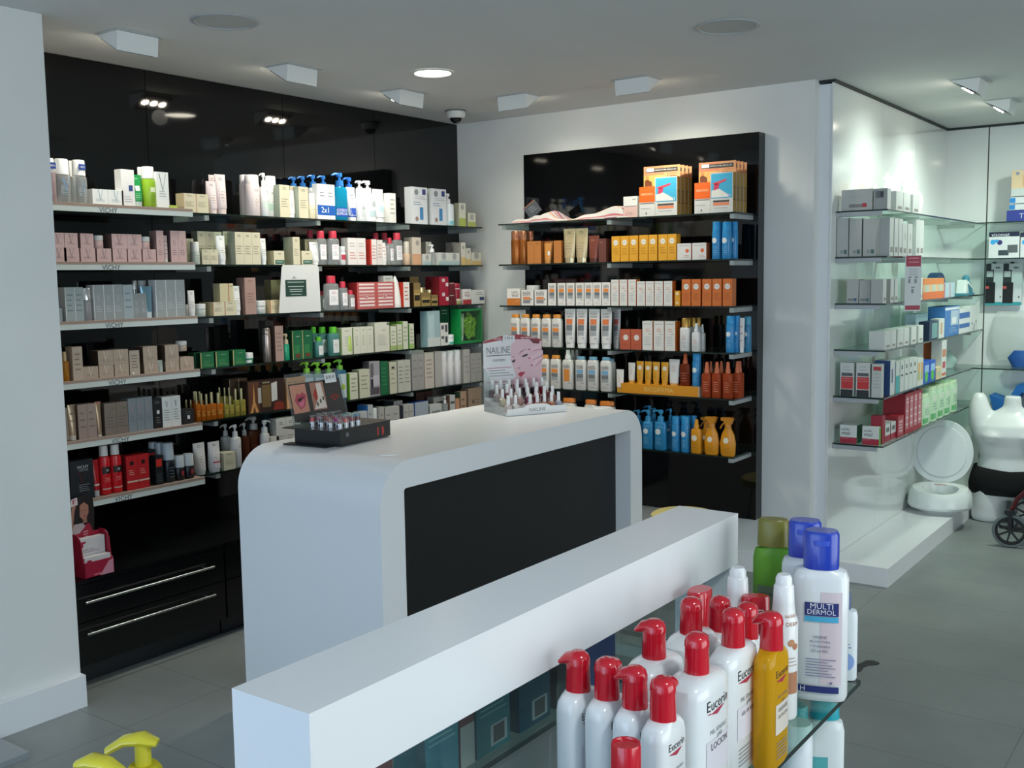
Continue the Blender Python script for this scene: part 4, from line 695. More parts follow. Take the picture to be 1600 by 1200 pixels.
row(L[5], 'pump', (390, 411), 651, 'large brown gel bottle with two-tone pump', col='6a3a26', cap='a8a6a2', m=brn, back=.05, cf=.28, d=.05, pr=[('l', .2, .4, .8, .6, 3, '8a5a44')])
row(L[5], 'pump', (411.5, 423), 657, 'slim white pump bottle, nozzle to right', col='cfcac8', cap='d2d0ce', cf=.3, cw=.7, aim=1, pr=[('l', .2, .75, .6, .8, 1, '2a2a2c')])
row(L[5], 'carton', (424, 436), 682, 'low cream box by island curve', col='c9c6ba', d=.05)
row(L[5], 'carton', (431, 461), 653, 'white carton behind black lipstick stand', n=2, col='c6c2bc', side='a8a49c', pr=nux(), d=.05)
row(L[5], 'carton', (462, 470), 661, 'white carton end beside lipstick stand', col='c2c0ba', d=.05)
for k, (x0, x1, t, c, bk, pr_) in enumerate(((506, 549, 650, '7fb4cc', 0, []), (551, 562, 646, 'c4ccd0', 0, [('r', 0, .8, 1, 1, '6a9ac0')]), (562.5, 574, 643, 'c8cbce', 0, micro('8a9298', 4)))):
    row(L[5], 'carton', (x0, x1), t, ('low pale blue box behind lipsticks', 'small white box with blue top strip', 'small white box beside taller blue-side carton')[k], col=c, pr=pr_, d=.05)
row(L[5], 'carton', (574.5, 582.5), 633, 'white carton with shiny blue side', col='c4c6c8', side='2a6aa8', pr=micro('9298a0', 3), d=.08)
row(L[5], 'cap', (583, 592), 638, 'grey bottle with round white cap', col='8e9498', cap='d8dad8', cf=.42, cw=.9)
row(L[5], 'carton', (593, 600), 636, 'narrow pale grey carton, lowest shelf', col='b9b7b2', pr=micro('94928e', 3), d=.06)
row(L[5], 'carton', (601.5, 624), 635.5, 'white square small box', n=2, col='c0beba', side='a09e9a', pr=micro('94928e', 3), d=.05)
row(L[5], 'carton', (615, 629), 626.5, 'white box with dark end behind square boxes', col='bcbab6', side='3a3a40', back=.05, pr=[('l', .5, .4, .8, .5, 1, DK)], d=.08)
row(L[5], 'carton', (630, 646.5), 632, 'white box with slate side', n=2, col='bcbab6', side='4a4e5c', pr=micro('94928e', 3), d=.06)
row(L[5], 'carton', (648, 669), 628, 'pale box with blue lid and orange picture', col='a8b4c0', side='3a5ab0', top='2c4a98', pr=[('o', .35, .45, .15, 'b8703c'), ('l', .2, .1, .8, .2, 1, 'dde2e8')], d=.06)
row(L[5], 'carton', (671.5, 690), 632, 'white box with silver label strip', col='c9cac8', side='9a9a98', pr=[('r', .15, .6, .9, .75, '8a8c8c')], d=.06)
row(L[5], 'carton', (677, 694), 620, 'taller white box behind silver label box', col='b8b6b2', side='94928e', back=.05, pr=[('r', .3, .75, .9, .84, '55585a')], d=.05)
row(L[5], 'pump', (695.5, 701.5), 619, 'tiny clear pump bottle, lowest shelf', col='c8ccd0', cap='e0e0e0', m=cl)
row(L[5], 'carton', (702.5, 711), 617.5, 'white carton with dark strip and brown side', col='c2c0be', side='6a4a3a', pr=[('r', .1, .72, .9, .8, '55585a')], d=.06)
row(L[5], 'carton', (712, 718), 623, 'peach coloured small carton', col='c89070', d=.04)
row(L[5], 'carton', (719, 728.5), 612, 'tan carton with dark green side', col='b09078', side='3a4a3a', pr=micro('7a5e4c', 3), d=.05)
row(L[5], 'carton', (732, 752), 606, 'brown paper gift sack with twine mark', name='paper_bag', cat='bag', col='a48a74', side='8a7260', pr=[('o', .35, .6, .08, '5a4030'), ('l', .2, .5, .9, .7, 2, '8a705c')], d=.06)
row(L[5], 'carton', (650, 676), 612, 'dark maroon box behind white boxes, lowest shelf', col='4a2a2c', side='2c1a1c', back=.12, n=2, d=.05)
# ------------------------------------------------------------------ back panel shelves
S = Bk[0]
# striped towel: heaped cloth, height field over the shelf
def towel():
    x0 = at(797, 344, 'y', -.30).x; x1 = at(986, 336, 'y', -.30).x; nx, ny = 90, 22; z0 = S['z']; W_ = x1-x0
    cols = [mat(c, .85) for c in ('c9c3be', 'b8686e', 'c9c4c0', '9a9da6', 'ccc6be', 'bfa27c', 'b96c74', 'c6c2c0', '946074', 'c9c3be', 'b9666e', 'a4a7b0')]
    def hgt(u, v):
        p = .014+.01*math.sin(9*u+3*v)
        for cu, wv, hh in ((.33, .05, .058), (.24, .04, .02), (.78, .10, .022), (.9, .09, .05), (.62, .12, .012)): p += hh*math.exp(-((u-cu)/wv)**2)*(.35+.65*math.sin(PI*min(1, v*.8+.1)))
        p += .006*math.sin(31*u+7*v)*(.4+u*.4); edge = min(1, u/.05, (1-u)/.02+.4)*min(1, (v+.003)/.05, (1-v+.05)/.12)
        return max(.003, p*max(.12, edge))
    vs = []
    for t in (1, 0):
        for j in range(ny+1):
            for i in range(nx+1):
                u, v = i/nx, (j/ny)**2; vs.append((x0+W_*u, -.318+.20*v+.008*math.sin(17*u), z0+.0015+(hgt(u, v) if t else 0)))
    N1 = (nx+1)*(ny+1); mb = MB()
    for j in range(ny):
        for i in range(nx):
            a = j*(nx+1)+i; hz = hgt((i+.5)/nx, ((j+.5)/ny)**2); k = int(j/1.4) % len(cols)
            b = len(mb.v); mb.v += [vs[q] for q in (a, a+1, a+nx+2, a+nx+1)]; mb.f.append([b, b+1, b+2, b+3]); mb.mi.append(mb.k(cols[k])); mb.sm.append(True)
    for j in range(ny):
        for i in (0, nx): a = j*(nx+1)+i; mb.add([vs[a], vs[a+nx+1], vs[a+nx+1+N1], vs[a+N1]], [(0, 1, 2, 3)], cols[0])
    for i in range(nx):
        for j in (0, ny): a = j*(nx+1)+i; mb.add([vs[a], vs[a+1], vs[a+1+N1], vs[a+N1]], [(0, 1, 2, 3)], cols[0 if j else (i//9) % len(cols)])
    return tag(mb.build('striped_towel'), 'crumpled red white and grey striped towel on top back-panel shelf', 'towel')
towel()
tc = MB(); p = at(832, 327, 'y', -.31); T = Matrix.Translation(p) @ Matrix.Rotation(math.radians(-32), 4, 'Y') @ Matrix.Rotation(math.radians(18), 4, 'X')
tc.box(-.045, -.002, -.036, .045, .002, .036, mat('5c5e62', .5), T=T)
tc.box(-.046, -.0022, .033, .045, .0022, .037, mat('c07a48', .5), T=T)
for k in range(3): tc.box(-.02, -.0028, .012-.012*k, .015+.006*k, -.0021, .0145-.012*k, mat('b9bac0', .5), T=T)
tag(tc.build('swing_tag'), 'grey cardboard tag tilted on the striped towel', 'tag')
row(S, 'carton', (974, 996), 307, 'pale pink and white cosmetic box right of towel', col='dcdad4', side='b4b0aa', pr=[('r', 0, 0, 1, .55, 'd8b4aa'), ('l', .1, .45, .9, .6, 1, '8a8a90'), ('l', .15, .1, .7, .25, 2, 'a08480'), ('l', .65, .82, .9, .9, 1, DK)], d=.05)
# promotional packs: backing card + white/orange carton + picture carton
def promo(px0, px1, ptop, pmid, n, side_):
    i0 = at(px0, 335, 'y', -.318).x; i1 = at(px1, 333, 'y', -.318).x; W_ = i1-i0; hc = at(px1-2, ptop, 'y', -.318).z-S['z']; hm = at((px0+px1)/2+8, pmid, 'y', -.318).z-S['z']; dd = .043
    for k in range(n):
        r = empty('promotional_pack', (i0, -.318+k*(dd+.002), S['z']+.001)); tag(r, '%s sun care gift pack of the %s stack, top back-panel shelf' % (('front', 'second', 'third', 'rearmost')[k], side_), 'gift pack', 'sun care gift packs')
        ul = W_*.42; A = MB(); A.box(0, 0, 0, ul-.001, dd-.006, hm*.78, mat('cfcdc9', .45), right=mat('9c7a30', .5))
        def q(x0, z0, x1, z1, c, y=-.0005): A.box(x0, y, z0, x1, y+.0004, z1, mat(c, .45))
        q(0, hm*.37, ul-.001, hm*.78, 'e8641c'); q(ul*.05, hm*.33, ul*.95, hm*.35, '6a5a50'); A.text('ARKOSOL', lambda a_, b_: (ul/2+a_, -.001, hm*.58+b_), ul*.8, mat('f4d9a8', .5)) ; q(ul*.4, .01, ul*.48, hm*.1, '4a5a6a'); q(ul*.1, hm*.2, ul*.7, hm*.215, 'a8a8a8')
        A.build('orange_white_carton', r)
        A = MB(); A.box(ul, 0, 0, W_, dd-.006, hm, mat('cbcac6', .45), right=mat('9c7a30', .5))
        q(ul+.004, hm*.36, W_-.004, hm*.98, '3fa4c8'); A.poly([(ul+.006, -.0008, hm*.38), (W_-.02, -.0008, hm*.38), (W_-.03, -.0008, hm*.46), (ul+.04, -.0008, hm*.62), (ul+.006, -.0008, hm*.55)], mat('d8d4cc', .5))
        A.poly([(ul+.008, -.001, hm*.74), (W_*.84, -.001, hm*.84), (W_*.82, -.001, hm*.78), (ul+.03, -.001, hm*.70)], mat('d8485a', .5)); A.poly([(ul+.02, -.001, hm*.72), (ul+.05, -.001, hm*.73), (ul+.045, -.001, hm*.60), (ul+.018, -.001, hm*.56)], mat('c83a5a', .5))
        A.text('REGALO', lambda a_, b_: (ul+(W_-ul)*.6+a_, -.0012, hm*.42+b_), (W_-ul)*.6, mat('f4f2ee', .5)); q(ul+.015, hm*.26, W_-.02, hm*.31, '4a4440'); q(ul+.015, hm*.18, W_-.02, hm*.25, 'e0855c'); q(ul+.02, hm*.11, W_-.03, hm*.125, 'a8a8a8')
        for j, zz in enumerate((.3, .62)): A.box(W_, .006, hm*zz, W_+.0004, dd-.012, hm*(zz+.02), mat('3a3020', .5))
        A.box(W_, .016, hm*.32, W_+.0004, .026, hm*.62, mat('6a5c34', .5))
        A.build('picture_carton', r)
        A = MB(); cw_ = W_*.965; x_ = W_*.03; A.box(x_, dd-.005, .02, x_+cw_, dd-.002, hc, mat('cc9064', .5), right=mat('a05c44', .5))
        q2 = lambda x0, z0, x1, z1, c: A.box(x0, dd-.0056, z0, x1, dd-.005, z1, mat(c, .45))
        q2(x_, hc*.82, x_+cw_*.55, hc*.995, 'c87c5a'); q2(x_, hm*.8, x_+cw_*.5, hc*.82, 'd0a05a')
        A.box(x_+cw_*.06, dd-.0065, hc*.88, x_+cw_*.93, dd-.0058, hc*.955, mat('3a3634', .5)); A.box(x_+cw_*.08, dd-.0072, hc*.895, x_+cw_*.28, dd-.0066, hc*.96, mat('f0efec', .5))
        A.text('PREPARA TU PIEL PARA EL SOL', lambda a_, b_: (x_+cw_*.6+a_, dd-.0072, hc*.918+b_), cw_*.6, mat('e4e0dc', .5))
        A.text('1 mes', lambda a_, b_: (x_+cw_*.78+a_, dd-.0060, hc*.79+b_), cw_*.24, mat('5a3024', .5)); A.box(x_+cw_*.66, dd-.0060, hc*.84, x_+cw_*.92, dd-.0056, hc*.847, mat('a86a50', .5))
        A.poly([(x_+cw_*(.1+.05*math.cos(t)), dd-.0060, hc*(.73+.1*math.sin(t))) for t in [j*.5 for j in range(12)]], mat('c08048', .5)); A.poly([(x_+cw_*.03, dd-.0062, hm*.8), (x_+cw_*.24, dd-.0062, hm*.8), (x_+cw_*.22, dd-.0062, hm*.92), (x_+cw_*.1, dd-.0062, hm*.98), (x_+cw_*.03, dd-.0062, hc*.72)], mat('6a3418', .5))
        A.build('backing_card', r)
promo(999, 1058, 256, 277, 4, 'left'); promo(1085, 1145, 249.5, 270, 4, 'right')
# --- second shelf
S = Bk[1]; bz = mat('a8642c', .22, .6); cpz = mat('b87a5a', .25, .6)
for k, (a_, b_, bk) in enumerate(((796, 808, 0), (808, 820.5, .01), (820.5, 831.5, .05))): row(S, 'over', (a_, b_), 361, 'bronze oil bottle with copper cap, %s' % ('leftmost', 'middle', 'behind orange boxes')[k], col='a8642c', cap='b87a5a', m=bz, cm=cpz, cf=.26, e=2, back=bk, d=.035)
row(S, 'carton', (823.5, 845), 377, 'orange brown box beside bronze bottles', n=2, col='c07a3c', side='8a5220', pr=nux('5a3a20')[:1], d=.045)
row(S, 'carton', (846, 864), 377, 'orange brown box behind small tube', col='c07a3c', side='8a5220', back=.04, d=.04)
row(S, 'tube', (848, 860), 380, 'small orange cream tube with pale sticker', col='cc8a44', cap='c88a4c', d=.03, pr=[('r', .6, .4, .85, .6, 'd8dce0')])
row(S, 'carton', (865, 877), 376, 'orange brown box left of cream tubes', col='bc763a', side='8a5220', d=.045)
row(S, 'tube', (878, 916), 357, 'tall champagne cream tube', n=2, col='c8b48c', cap='d8c49a', m=mat('ccb890', .3, .4), cm=mat('d8c8a0', .2, .6), d=.035, pr=nux())
row(S, 'tube', (917.5, 934), 368, 'chestnut brown cream tube', col='7a4030', cap='5a3026', m=mat('84483a', .3, .3), d=.032, pr=[('l', .2, .8, .6, .86, 1, 'c8a090')])
row(S, 'carton', (935, 947), 373, 'dark chestnut carton right of brown tube', col='6a3a32', side='4a2620', pr=[('l', .2, .8, .6, .86, 1, 'a88070')], d=.055)
yl = 'e0a028'; yp = [('o', .5, .74, .3, 'e6dfd0'), ('l', .3, .71, .7, .77, 1, 'a8a0a8'), ('l', .2, .25, .85, .55, 3, 'c48418')]
row(S, 'carton', [(955, 969), (969.3, 982.5), (983, 997), (999, 1012), (1013, 1027), (1029, 1042), (1043, 1056.5)], 367.5, 'amber yellow sun carton with round emblem', col=yl, side='c88a1c', pr=yp, d=.05)
row(S, 'carton', [(1058.5, 1079.5), (1081, 1104)], 380, 'white box with small orange sun mark', col='dddad4', side='b85a28', pr=[('o', .72, .55, .13, 'dc6a3c'), ('l', .1, .82, .9, .9, 1, '8a8c90'), ('l', .5, .12, .9, .3, 2, 'b0705c')], d=.05)
bl = dict(col='2a86c0', cap='2a90cc', cf=.22, e=2.2, pr=[('o', .4, .72, .3, 'dfe4e6'), ('l', .2, .15, .8, .5, 5, '8fb8d8')])
for k, (a_, b_, bk) in enumerate(((1110.5, 1124, 0), (1126, 1140, 0), (1139, 1150.5, .05))): row(S, 'over', (a_, b_), 346.5, 'blue sun spray can with round emblem, %s' % ('left', 'centre', 'right rear')[k], back=bk, **bl)
row(S, 'over', (1118, 1131), 347, 'blue sun spray can hidden between front cans', back=.06, **bl)
# --- third shelf
S = Bk[2]
row(S, 'carton', (792, 812.5), 451, 'white box with orange lower half', col='e4e0d8', side='c8c4bc', pr=[('r', 0, 0, 1, .42, 'cc7a34'), ('t', 'acofar', .6, .8, .5, '6a4a3c'), ('t', 'vital', .6, .62, .5, '6a4a3c'), ('l', .65, .22, .9, .28, 1, 'e8c8a8')], d=.05)
dm = [('t', 'acofar', .45, .86, .66, '5a5a5c'), ('t', 'DERM', .45, .70, .62, '4a4a4c'), ('r', .15, .38, .75, .55, 'dc8a54'), ('r', .15, .14, .75, .36, '8a8a8c'), ('o', .82, .4, .06, '6a6a6c')]
row(S, 'carton', [(814.5, 833), (835, 854.5)], 453, 'white square box with orange and grey panels', col='e2ded8', side='c4c0ba', pr=dm, d=.05)
row(S, 'jar', (819, 839), 446, 'white cream jar lid seen above square boxes', col='dcdad6', cap='e4e4e0', back=.06, d=.06)
row(S, 'carton', [(856, 868.5), (871, 883.5), (884.7, 897.7), (899.5, 912), (913.3, 925.5), (926, 939.5), (940.5, 953)], 442, 'white sun carton with orange and grey panels', col='e2ded8', side='c4c0ba', pr=acof(), d=.04)
wo = dict(col='dcd9d2', side='cc6a24', pr=[('l', .1, .88, .9, .93, 1, '8a8c90'), ('l', .3, .62, .75, .76, 2, 'd08a78'), ('r', .6, .55, .85, .565, '6a6c70'), ('l', .2, .15, .8, .5, 5, 'b4b4b4')])
row(S, 'carton', [(954.8, 966.5), (967.5, 980), (981.5, 993.5)], 437, 'taller white carton with orange side', d=.045, **wo)
row(S, 'carton', [(995, 1007.8), (1008.8, 1021.5), (1022.7, 1035.7), (1037, 1050.5)], 439.5, 'white sun carton with orange side', d=.045, **wo)
row(S, 'carton', (1054, 1062.5), 454.5, 'tiny amber carton between white and orange', col='d8982c', pr=[('o', .5, .8, .25, 'e8dcc0'), ('o', .5, .2, .2, 'e8dcc0')], d=.03)
op = [('o', .5, .72, .3, 'dcd8d2'), ('l', .3, .7, .7, .76, 1, 'a8a0a0'), ('l', .2, .2, .85, .5, 4, 'b45a24')]
row(S, 'carton', [(1065.5, 1079), (1080.3, 1094.7), (1097.5, 1111.5), (1113.3, 1127), (1128.5, 1145)], 436, 'orange sun carton with round emblem', col='cc6c2c', side='c06a34', pr=op, d=.05)
# --- fourth shelf
S = Bk[3]; wl = dict(col='dedad4', cap='d88a34', e=4, cf=.09, cw=.8)
row(S, 'cap', [(796.5, 810), (812, 826), (828, 843), (845, 859), (860, 876.5)], 491.5, 'white lotion bottle with orange cap', pr=acof(), d=.035, **wl)
row(S, 'tube', [(880, 896.5), (898, 915), (917, 935), (936, 954)], 483, 'large white sun tube with orange and grey panels', col='dcdad8', cap='e8e6e4', cf=.12, d=.035, pr=acof('e07a4c'))
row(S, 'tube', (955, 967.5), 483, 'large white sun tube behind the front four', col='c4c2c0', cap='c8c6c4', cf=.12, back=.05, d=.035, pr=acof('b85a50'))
row(S, 'carton', [(968.3, 985.5), (986, 1001.7)], 515, 'low coral box with round emblem', col='b8583c', side='9a4630', pr=[('o', .55, .6, .25, 'd8cec8'), ('l', .2, .15, .85, .3, 2, 'a04a34')], d=.05)
row(S, 'carton', [(1003.2, 1020), (1021.2, 1037.5), (1039, 1054.5)], 502, 'broad white sun carton with orange side', d=.06, **wo)
gcp = mat('c09448', .3, .6)
row(S, 'cap', (1061, 1076), 497.5, 'white fluid bottle with gold cap, front', col='dcdad6', cap='c09448', cm=gcp, e=4, cf=.26, cw=.7, d=.035, pr=[('l', .3, .5, .7, .75, 3, 'c88a80'), ('l', .2, .15, .8, .45, 4, 'a8a8a8')])
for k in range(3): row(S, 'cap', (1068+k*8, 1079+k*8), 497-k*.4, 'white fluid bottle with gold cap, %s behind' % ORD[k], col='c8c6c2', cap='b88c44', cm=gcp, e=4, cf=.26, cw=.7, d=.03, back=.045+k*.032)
row(S, 'spray', (1080, 1092.5), 505.5, 'white spray bottle with clear cap, front', col='dad8d6', cap='d8dadc', cf=.3, cw=.55, e=4, d=.03, pr=[('l', .3, .4, .7, .7, 3, 'c88a80'), ('l', .2, .1, .8, .35, 3, 'a8a8a8')])
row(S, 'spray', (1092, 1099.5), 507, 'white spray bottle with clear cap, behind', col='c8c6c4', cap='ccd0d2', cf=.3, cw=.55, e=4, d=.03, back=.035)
row(S, 'over', (1132.5, 1145.5), 494, 'blue sun spray can standing at right front', **bl)
row(S, 'over', (1145.7, 1155), 493.5, 'blue sun spray can half hidden', back=.03, **bl)
row(S, 'tube', (1154, 1162), 497, 'white tube between blue spray cans', col='d4d2d0', cap='dcdcdc', back=.02, pr=micro('b09a98', 3))
row(S, 'over', (1159.5, 1171.5), 495, 'teal blue spray can next to panel edge', back=.06, **dict(bl, col='2a7aa4', cap='4a9ab8'))
# --- fifth shelf
S = Bk[4]
row(S, 'cap', [(841.5, 856), (858, 874.5)], 555, 'white lotion bottle with orange cap', pr=acof(), d=.035, **wl)
row(S, 'spray', (877, 893.5), 547, 'white spray lotion bottle with orange panel', col='dedad4', cap='e2e2de', cf=.23, cw=.55, e=4, d=.035, pr=[('t', 'acofar', .45, .9, .66, '5a5a5c'), ('t', 'DERM', .45, .82, .62, '4a4a4c'), ('r', .2, .3, .75, .76, 'd88a3c'), ('l', .6, .2, .85, .26, 1, '5a5a5c')])
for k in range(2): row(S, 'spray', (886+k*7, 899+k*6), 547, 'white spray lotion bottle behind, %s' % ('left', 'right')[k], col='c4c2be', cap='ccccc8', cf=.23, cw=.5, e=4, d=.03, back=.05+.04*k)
ac2 = acof('7aa8cc')
row(S, 'cap', [(897.7, 914), (916, 933), (936.8, 953.5)], 558, 'white lotion bottle with pale blue cap', col='dedad6', cap='6fa4c0', e=4, cf=.07, cw=.75, d=.035, pr=ac2)
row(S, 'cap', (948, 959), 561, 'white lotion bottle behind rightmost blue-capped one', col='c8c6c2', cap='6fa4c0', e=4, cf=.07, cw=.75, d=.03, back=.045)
row(S, 'tube', (961, 973), 577.5, 'small white tube with amber cap on glass', col='dcdad6', cap='d8a03c', cf=.22, d=.028, pr=[('l', .3, .4, .7, .7, 3, 'c8a090')])
a0 = at(970.5, 610, 'y', -.325); a1 = at(1091, 620, 'y', -.325); ht = .052
r = empty('display_tray', ((a0.x+a1.x)/2, -.325, S['z']+.0005)); tag(r, 'amber yellow cardboard riser with white lettering, fifth back-panel shelf', 'display tray'); hw = (a1.x-a0.x)/2
mb = MB(); mb.box(-hw, 0, 0, hw, .12, ht, mat('d88f1c', .4), right=mat('e8e0d0', .5)); mb.text('BIODERMA', lambda a_, b_: (.0+a_, -.0006, ht*.5+b_), hw*.75, mat('e8c070', .5)); mb.build('riser', r)
tt = dict(on=ht, back=.012)
row(S, 'tube', (980, 991), 567, 'white and amber tube on yellow riser, leftmost', col='dcd8d0', cap='d8a03c', d=.025, pr=[('l', .3, .4, .7, .7, 3, 'c88a80')], **tt)
row(S, 'tube', [(993, 1004), (1005.5, 1017), (1018, 1029.5), (1031.5, 1043)], 565.5, 'small amber yellow sun tube on riser', col='d89a24', cap='d89a24', d=.025, pr=[('o', .5, .72, .32, 'e4dccc'), ('l', .25, .2, .8, .5, 3, 'b87c14')], **tt)
row(S, 'tube', (1043.5, 1060), 562, 'larger white sun tube on riser', col='dcdad6', cap='d8a860', d=.03, cf=.08, pr=[('l', .3, .5, .7, .75, 3, 'c88a80')], **tt)
bo = glassmat('brown_tan_oil', '8a3c24', .65, 1.4, .08)
row(S, 'spray', (1061.5, 1076.5), 552.5, 'brown tanning oil bottle on yellow riser', col='8a3c24', cap='c05a30', m=bo, cf=.3, cw=.5, d=.03, e=4, pr=[('l', .2, .2, .8, .7, 4, 'a86048')], **tt)
row(S, 'over', (1079.5, 1092.5), 552.5, 'blue spray can on yellow riser', on=ht, back=.012, **bl)
os_ = dict(col='b04a2c', cap='cc6a44', m=glassmat('orange_tan_oil', 'b8502c', .65, 1.4, .08), cf=.3, cw=.5, e=3.5, d=.035, pr=[('l', .25, .25, .8, .75, 5, 'cc8068')])
for k, (a_, b_, bk) in enumerate(((1095, 1110, 0), (1111, 1125.5, 0), (1128, 1143, 0), (1143, 1157, .035), (1103, 1114, .06), (1119, 1131, .06), (1148, 1160, .09))): row(S, 'spray', (a_, b_), 566 if bk == 0 else 565, 'orange tanning oil spray, %s' % ('front left', 'front middle', 'front right', 'second row right', 'back left', 'back middle', 'back right')[k], back=bk, **os_)
# --- lowest shelf
S = Bk[5]
for k, (a_, b_) in enumerate(((876, 897), (911, 930), (933, 958))): row(S, 'cap', (a_, b_), 622.5+k*2.5, 'white lotion bottle, orange cap peeking over island, %s' % ('left', 'middle', 'right')[k], col='dedad4', cap='d87a2c', e=4, cf=.09, cw=.9, d=.045)
bp_ = dict(col='2a86bc', cap='2f90c4', cf=.28, cw=.55, e=3.6, d=.04, pr=[('o', .38, .72, .24, 'dfe4e8'), ('l', .3, .88, .8, .95, 1, 'a0c4dc'), ('l', .2, .2, .7, .5, 5, '7ab0d4')])
for k, (a_, b_, t, bk) in enumerate(((1002.5, 1018.5, 641, 0), (1021, 1039, 641, 0), (1040, 1050, 639, .06), (989, 1001, 641, .05), (1006, 1018, 634, .09), (1014, 1025, 638, .05))): row(S, 'pump', (a_, b_), t, 'blue after-sun pump bottle, %s' % ('front left', 'front right', 'rear right', 'rear left by island', 'hindmost', 'between front pair')[k], back=bk, **bp_)
for k, (a_, b_, bk) in enumerate(((1047.5, 1059.7, 0), (1062, 1075, 0), (1060, 1070, .05), (1071, 1080, .08), (1078, 1087, .06))): row(S, 'over', (a_, b_), 651 if not bk else 650, 'blue spray mist can, %s' % ('front left', 'front right', 'rear left', 'rear middle', 'rear right')[k], back=bk, **bl)
row(S, 'spray', (1078.5, 1094), 656, 'straight amber spray bottle with cone cap', col='d89018', cap='d8941c', cf=.26, cw=.5, e=4, d=.035, pr=[('o', .4, .7, .28, 'e4dccc'), ('l', .2, .15, .8, .5, 5, 'b87410')])
tg = dict(col='d88f1c', cap='c8801c', e=2.3, d=.04, pr=[('o', .45, .62, .18, 'e4dccc'), ('l', .25, .1, .75, .35, 4, 'b87410')])
row(S, 'trig', (1098.5, 1121.5), 651.5, 'amber sun milk bottle with trigger, left front', **tg)
row(S, 'trig', (1123, 1147.5), 653, 'amber sun milk bottle with trigger, right', **tg)
row(S, 'trig', (1092, 1112), 652, 'amber sun milk bottle with trigger, behind', back=.07, **tg)
# ------------------------------------------------------------------ right wall shelves: ends face the room, long sides run away
def rend(i, x0, x1, pt, lab, back=0., d=.05, **k): return row(RE[i], 'carton', (x0, x1), pt, lab, back=back, d=d, **k)
def rlong(i, xs, pt, lab, kind='carton', back=0., d=.1, **k): return row(RX[i], kind, xs, pt, lab, back=back, d=d, **k)
rs = [('r', .25, .14, .68, .3, '8a8682'), ('r', .68, .14, .82, .33, 'b83a48')]; tsq = [('r', .3, .08, .62, .17, '9aa09a'), ('r', .66, .07, .88, .18, '4a6c6e')]; wsq = [('r', .25, .1, .85, .24, '9a948e')]
gy = 'b9bbb7'
rend(0, 1315, 1363.5, 296, 'long grey white box with small red square', col=gy, d=.10, pr=rs+[('l', .3, .6, .6, .68, 1, 'a0a09c')])
rend(0, 1365, 1387, 294.5, 'grey box with dark picture, right of red-square box', col='9ea3a3', side='dfe4e0', d=.06, pr=[('r', .15, .55, .75, .88, '6a6e70'), ('r', .5, .6, .7, .85, '3a3e40')])
rend(0, 1308, 1311.5, 306, 'narrow grey box edge at pillar, top right shelf', col='8e9492', d=.04, back=.1)
rlong(0, [(1401, 1411), (1412, 1423), (1426.5, 1437)], 302, 'white carton with small brown square, long side', col='dfe4e0', pr=wsq, d=.06)
bagm = mat('e6f0ec', .35); 
def bag(px, py, i, lab, w_=.13, h_=.16, col='e4efe9', stripe='3a8a7a', back=.06, nm='plastic_bag'):
    random.seed(px); p = at(px, py, 'x', 2.60); r = MB(); n = 16; R = []
    for j in range(9):
        t = j/8; rr = w_/2*(.9+.12*math.sin(t*5)-.35*max(0, t-.75)*4*.5); R.append((t*h_, rr, .045*(1-.7*t), 2.6, .01*math.sin(7*t+px), .006*math.cos(5*t)))
    r.loft(R, mat(col, .4), n); r.loft([(h_*.55, w_/2*1.0, .024, 2.6, .006, 0), (h_*.58, w_/2*1.0, .024, 2.6, .006, 0)], mat(stripe, .5), n, False, False)
    r.prism([(-w_*.45, h_*.95), (-w_*.2, h_*1.18), (0, h_*.98), (w_*.25, h_*1.15), (w_*.4, h_*.95)], 'y', -.003, .003, mat(col, .4))
    o = r.build(nm, None, (2.50, p.y, LZ[i]+.001), PI/2-.5); return tag(o, lab, 'bag')
bag(1420, 300, 0, 'white plastic-wrapped pad pack behind cartons, nearer one', h_=.2); bag(1449, 305, 0, 'white plastic-wrapped pad pack, farther one', w_=.18, h_=.19)
rend(1, 1308, 1326, 341, 'tall grey white box with teal square, leftmost', col=gy, d=.12, pr=tsq)
for q, (a_, b_) in (('middle', (1327.3, 1347)), ('rightmost', (1349, 1369))): rend(1, a_, b_, 341.5, 'tall grey white box with teal square, %s' % q, col=gy, d=.12, pr=tsq)
rlong(1, [(1390.5, 1397), (1398, 1404.3), (1405.3, 1411)], 341, 'tall white carton, long row near corner', col='dde2de', side='b4b7b3', pr=wsq, d=.055, back=.003)
rlong(1, [(1412, 1416.8), (1418, 1427)], 349.5, 'slightly lower white carton with curved line', col='dbe0dc', pr=wsq+[('r', .5, .5, .56, .7, '8a5a5c')], d=.05)
rlong(1, (1432, 1444), 344, 'white carton before the green-marked pack', col='dde2de', pr=wsq, n=2, d=.05)
bag(1452, 392, 1, 'translucent bag pack with green stripe, second right shelf', w_=.14, h_=.165, col='cfe2d8', stripe='3aa850')
rend(2, 1323.5, 1342, 436.5, 'low grey white box with blue square, left', col=gy, d=.10, pr=[('r', .1, .1, .55, .2, '8a8682'), ('r', .58, .09, .85, .21, '4a6c8e')])
rend(2, 1342.8, 1360.5, 438, 'low grey white box with teal square, right', col=gy, d=.10, pr=[('r', .1, .1, .55, .2, '8a8682'), ('r', .58, .09, .85, .21, '4a7c7e')])
rlong(2, [(1380.5, 1385), (1391, 1398), (1398.7, 1403)], 436, 'white carton with grey square by hanging leaflet', col='dadfdb', side='b4b7b3', pr=wsq, d=.06, back=.004)
rlong(2, [(1425, 1430), (1431, 1435.5), (1437, 1442)], 434, 'white carton with grey square right of leaflet', col='d6dbd6', pr=wsq, d=.06)
ora = [('r', 0, .7, 1, 1, 'd8803c'), ('r', 0, 0, 1, .35, 'd86a2c'), ('r', .2, .35, .8, .7, 'b8c0a8')]
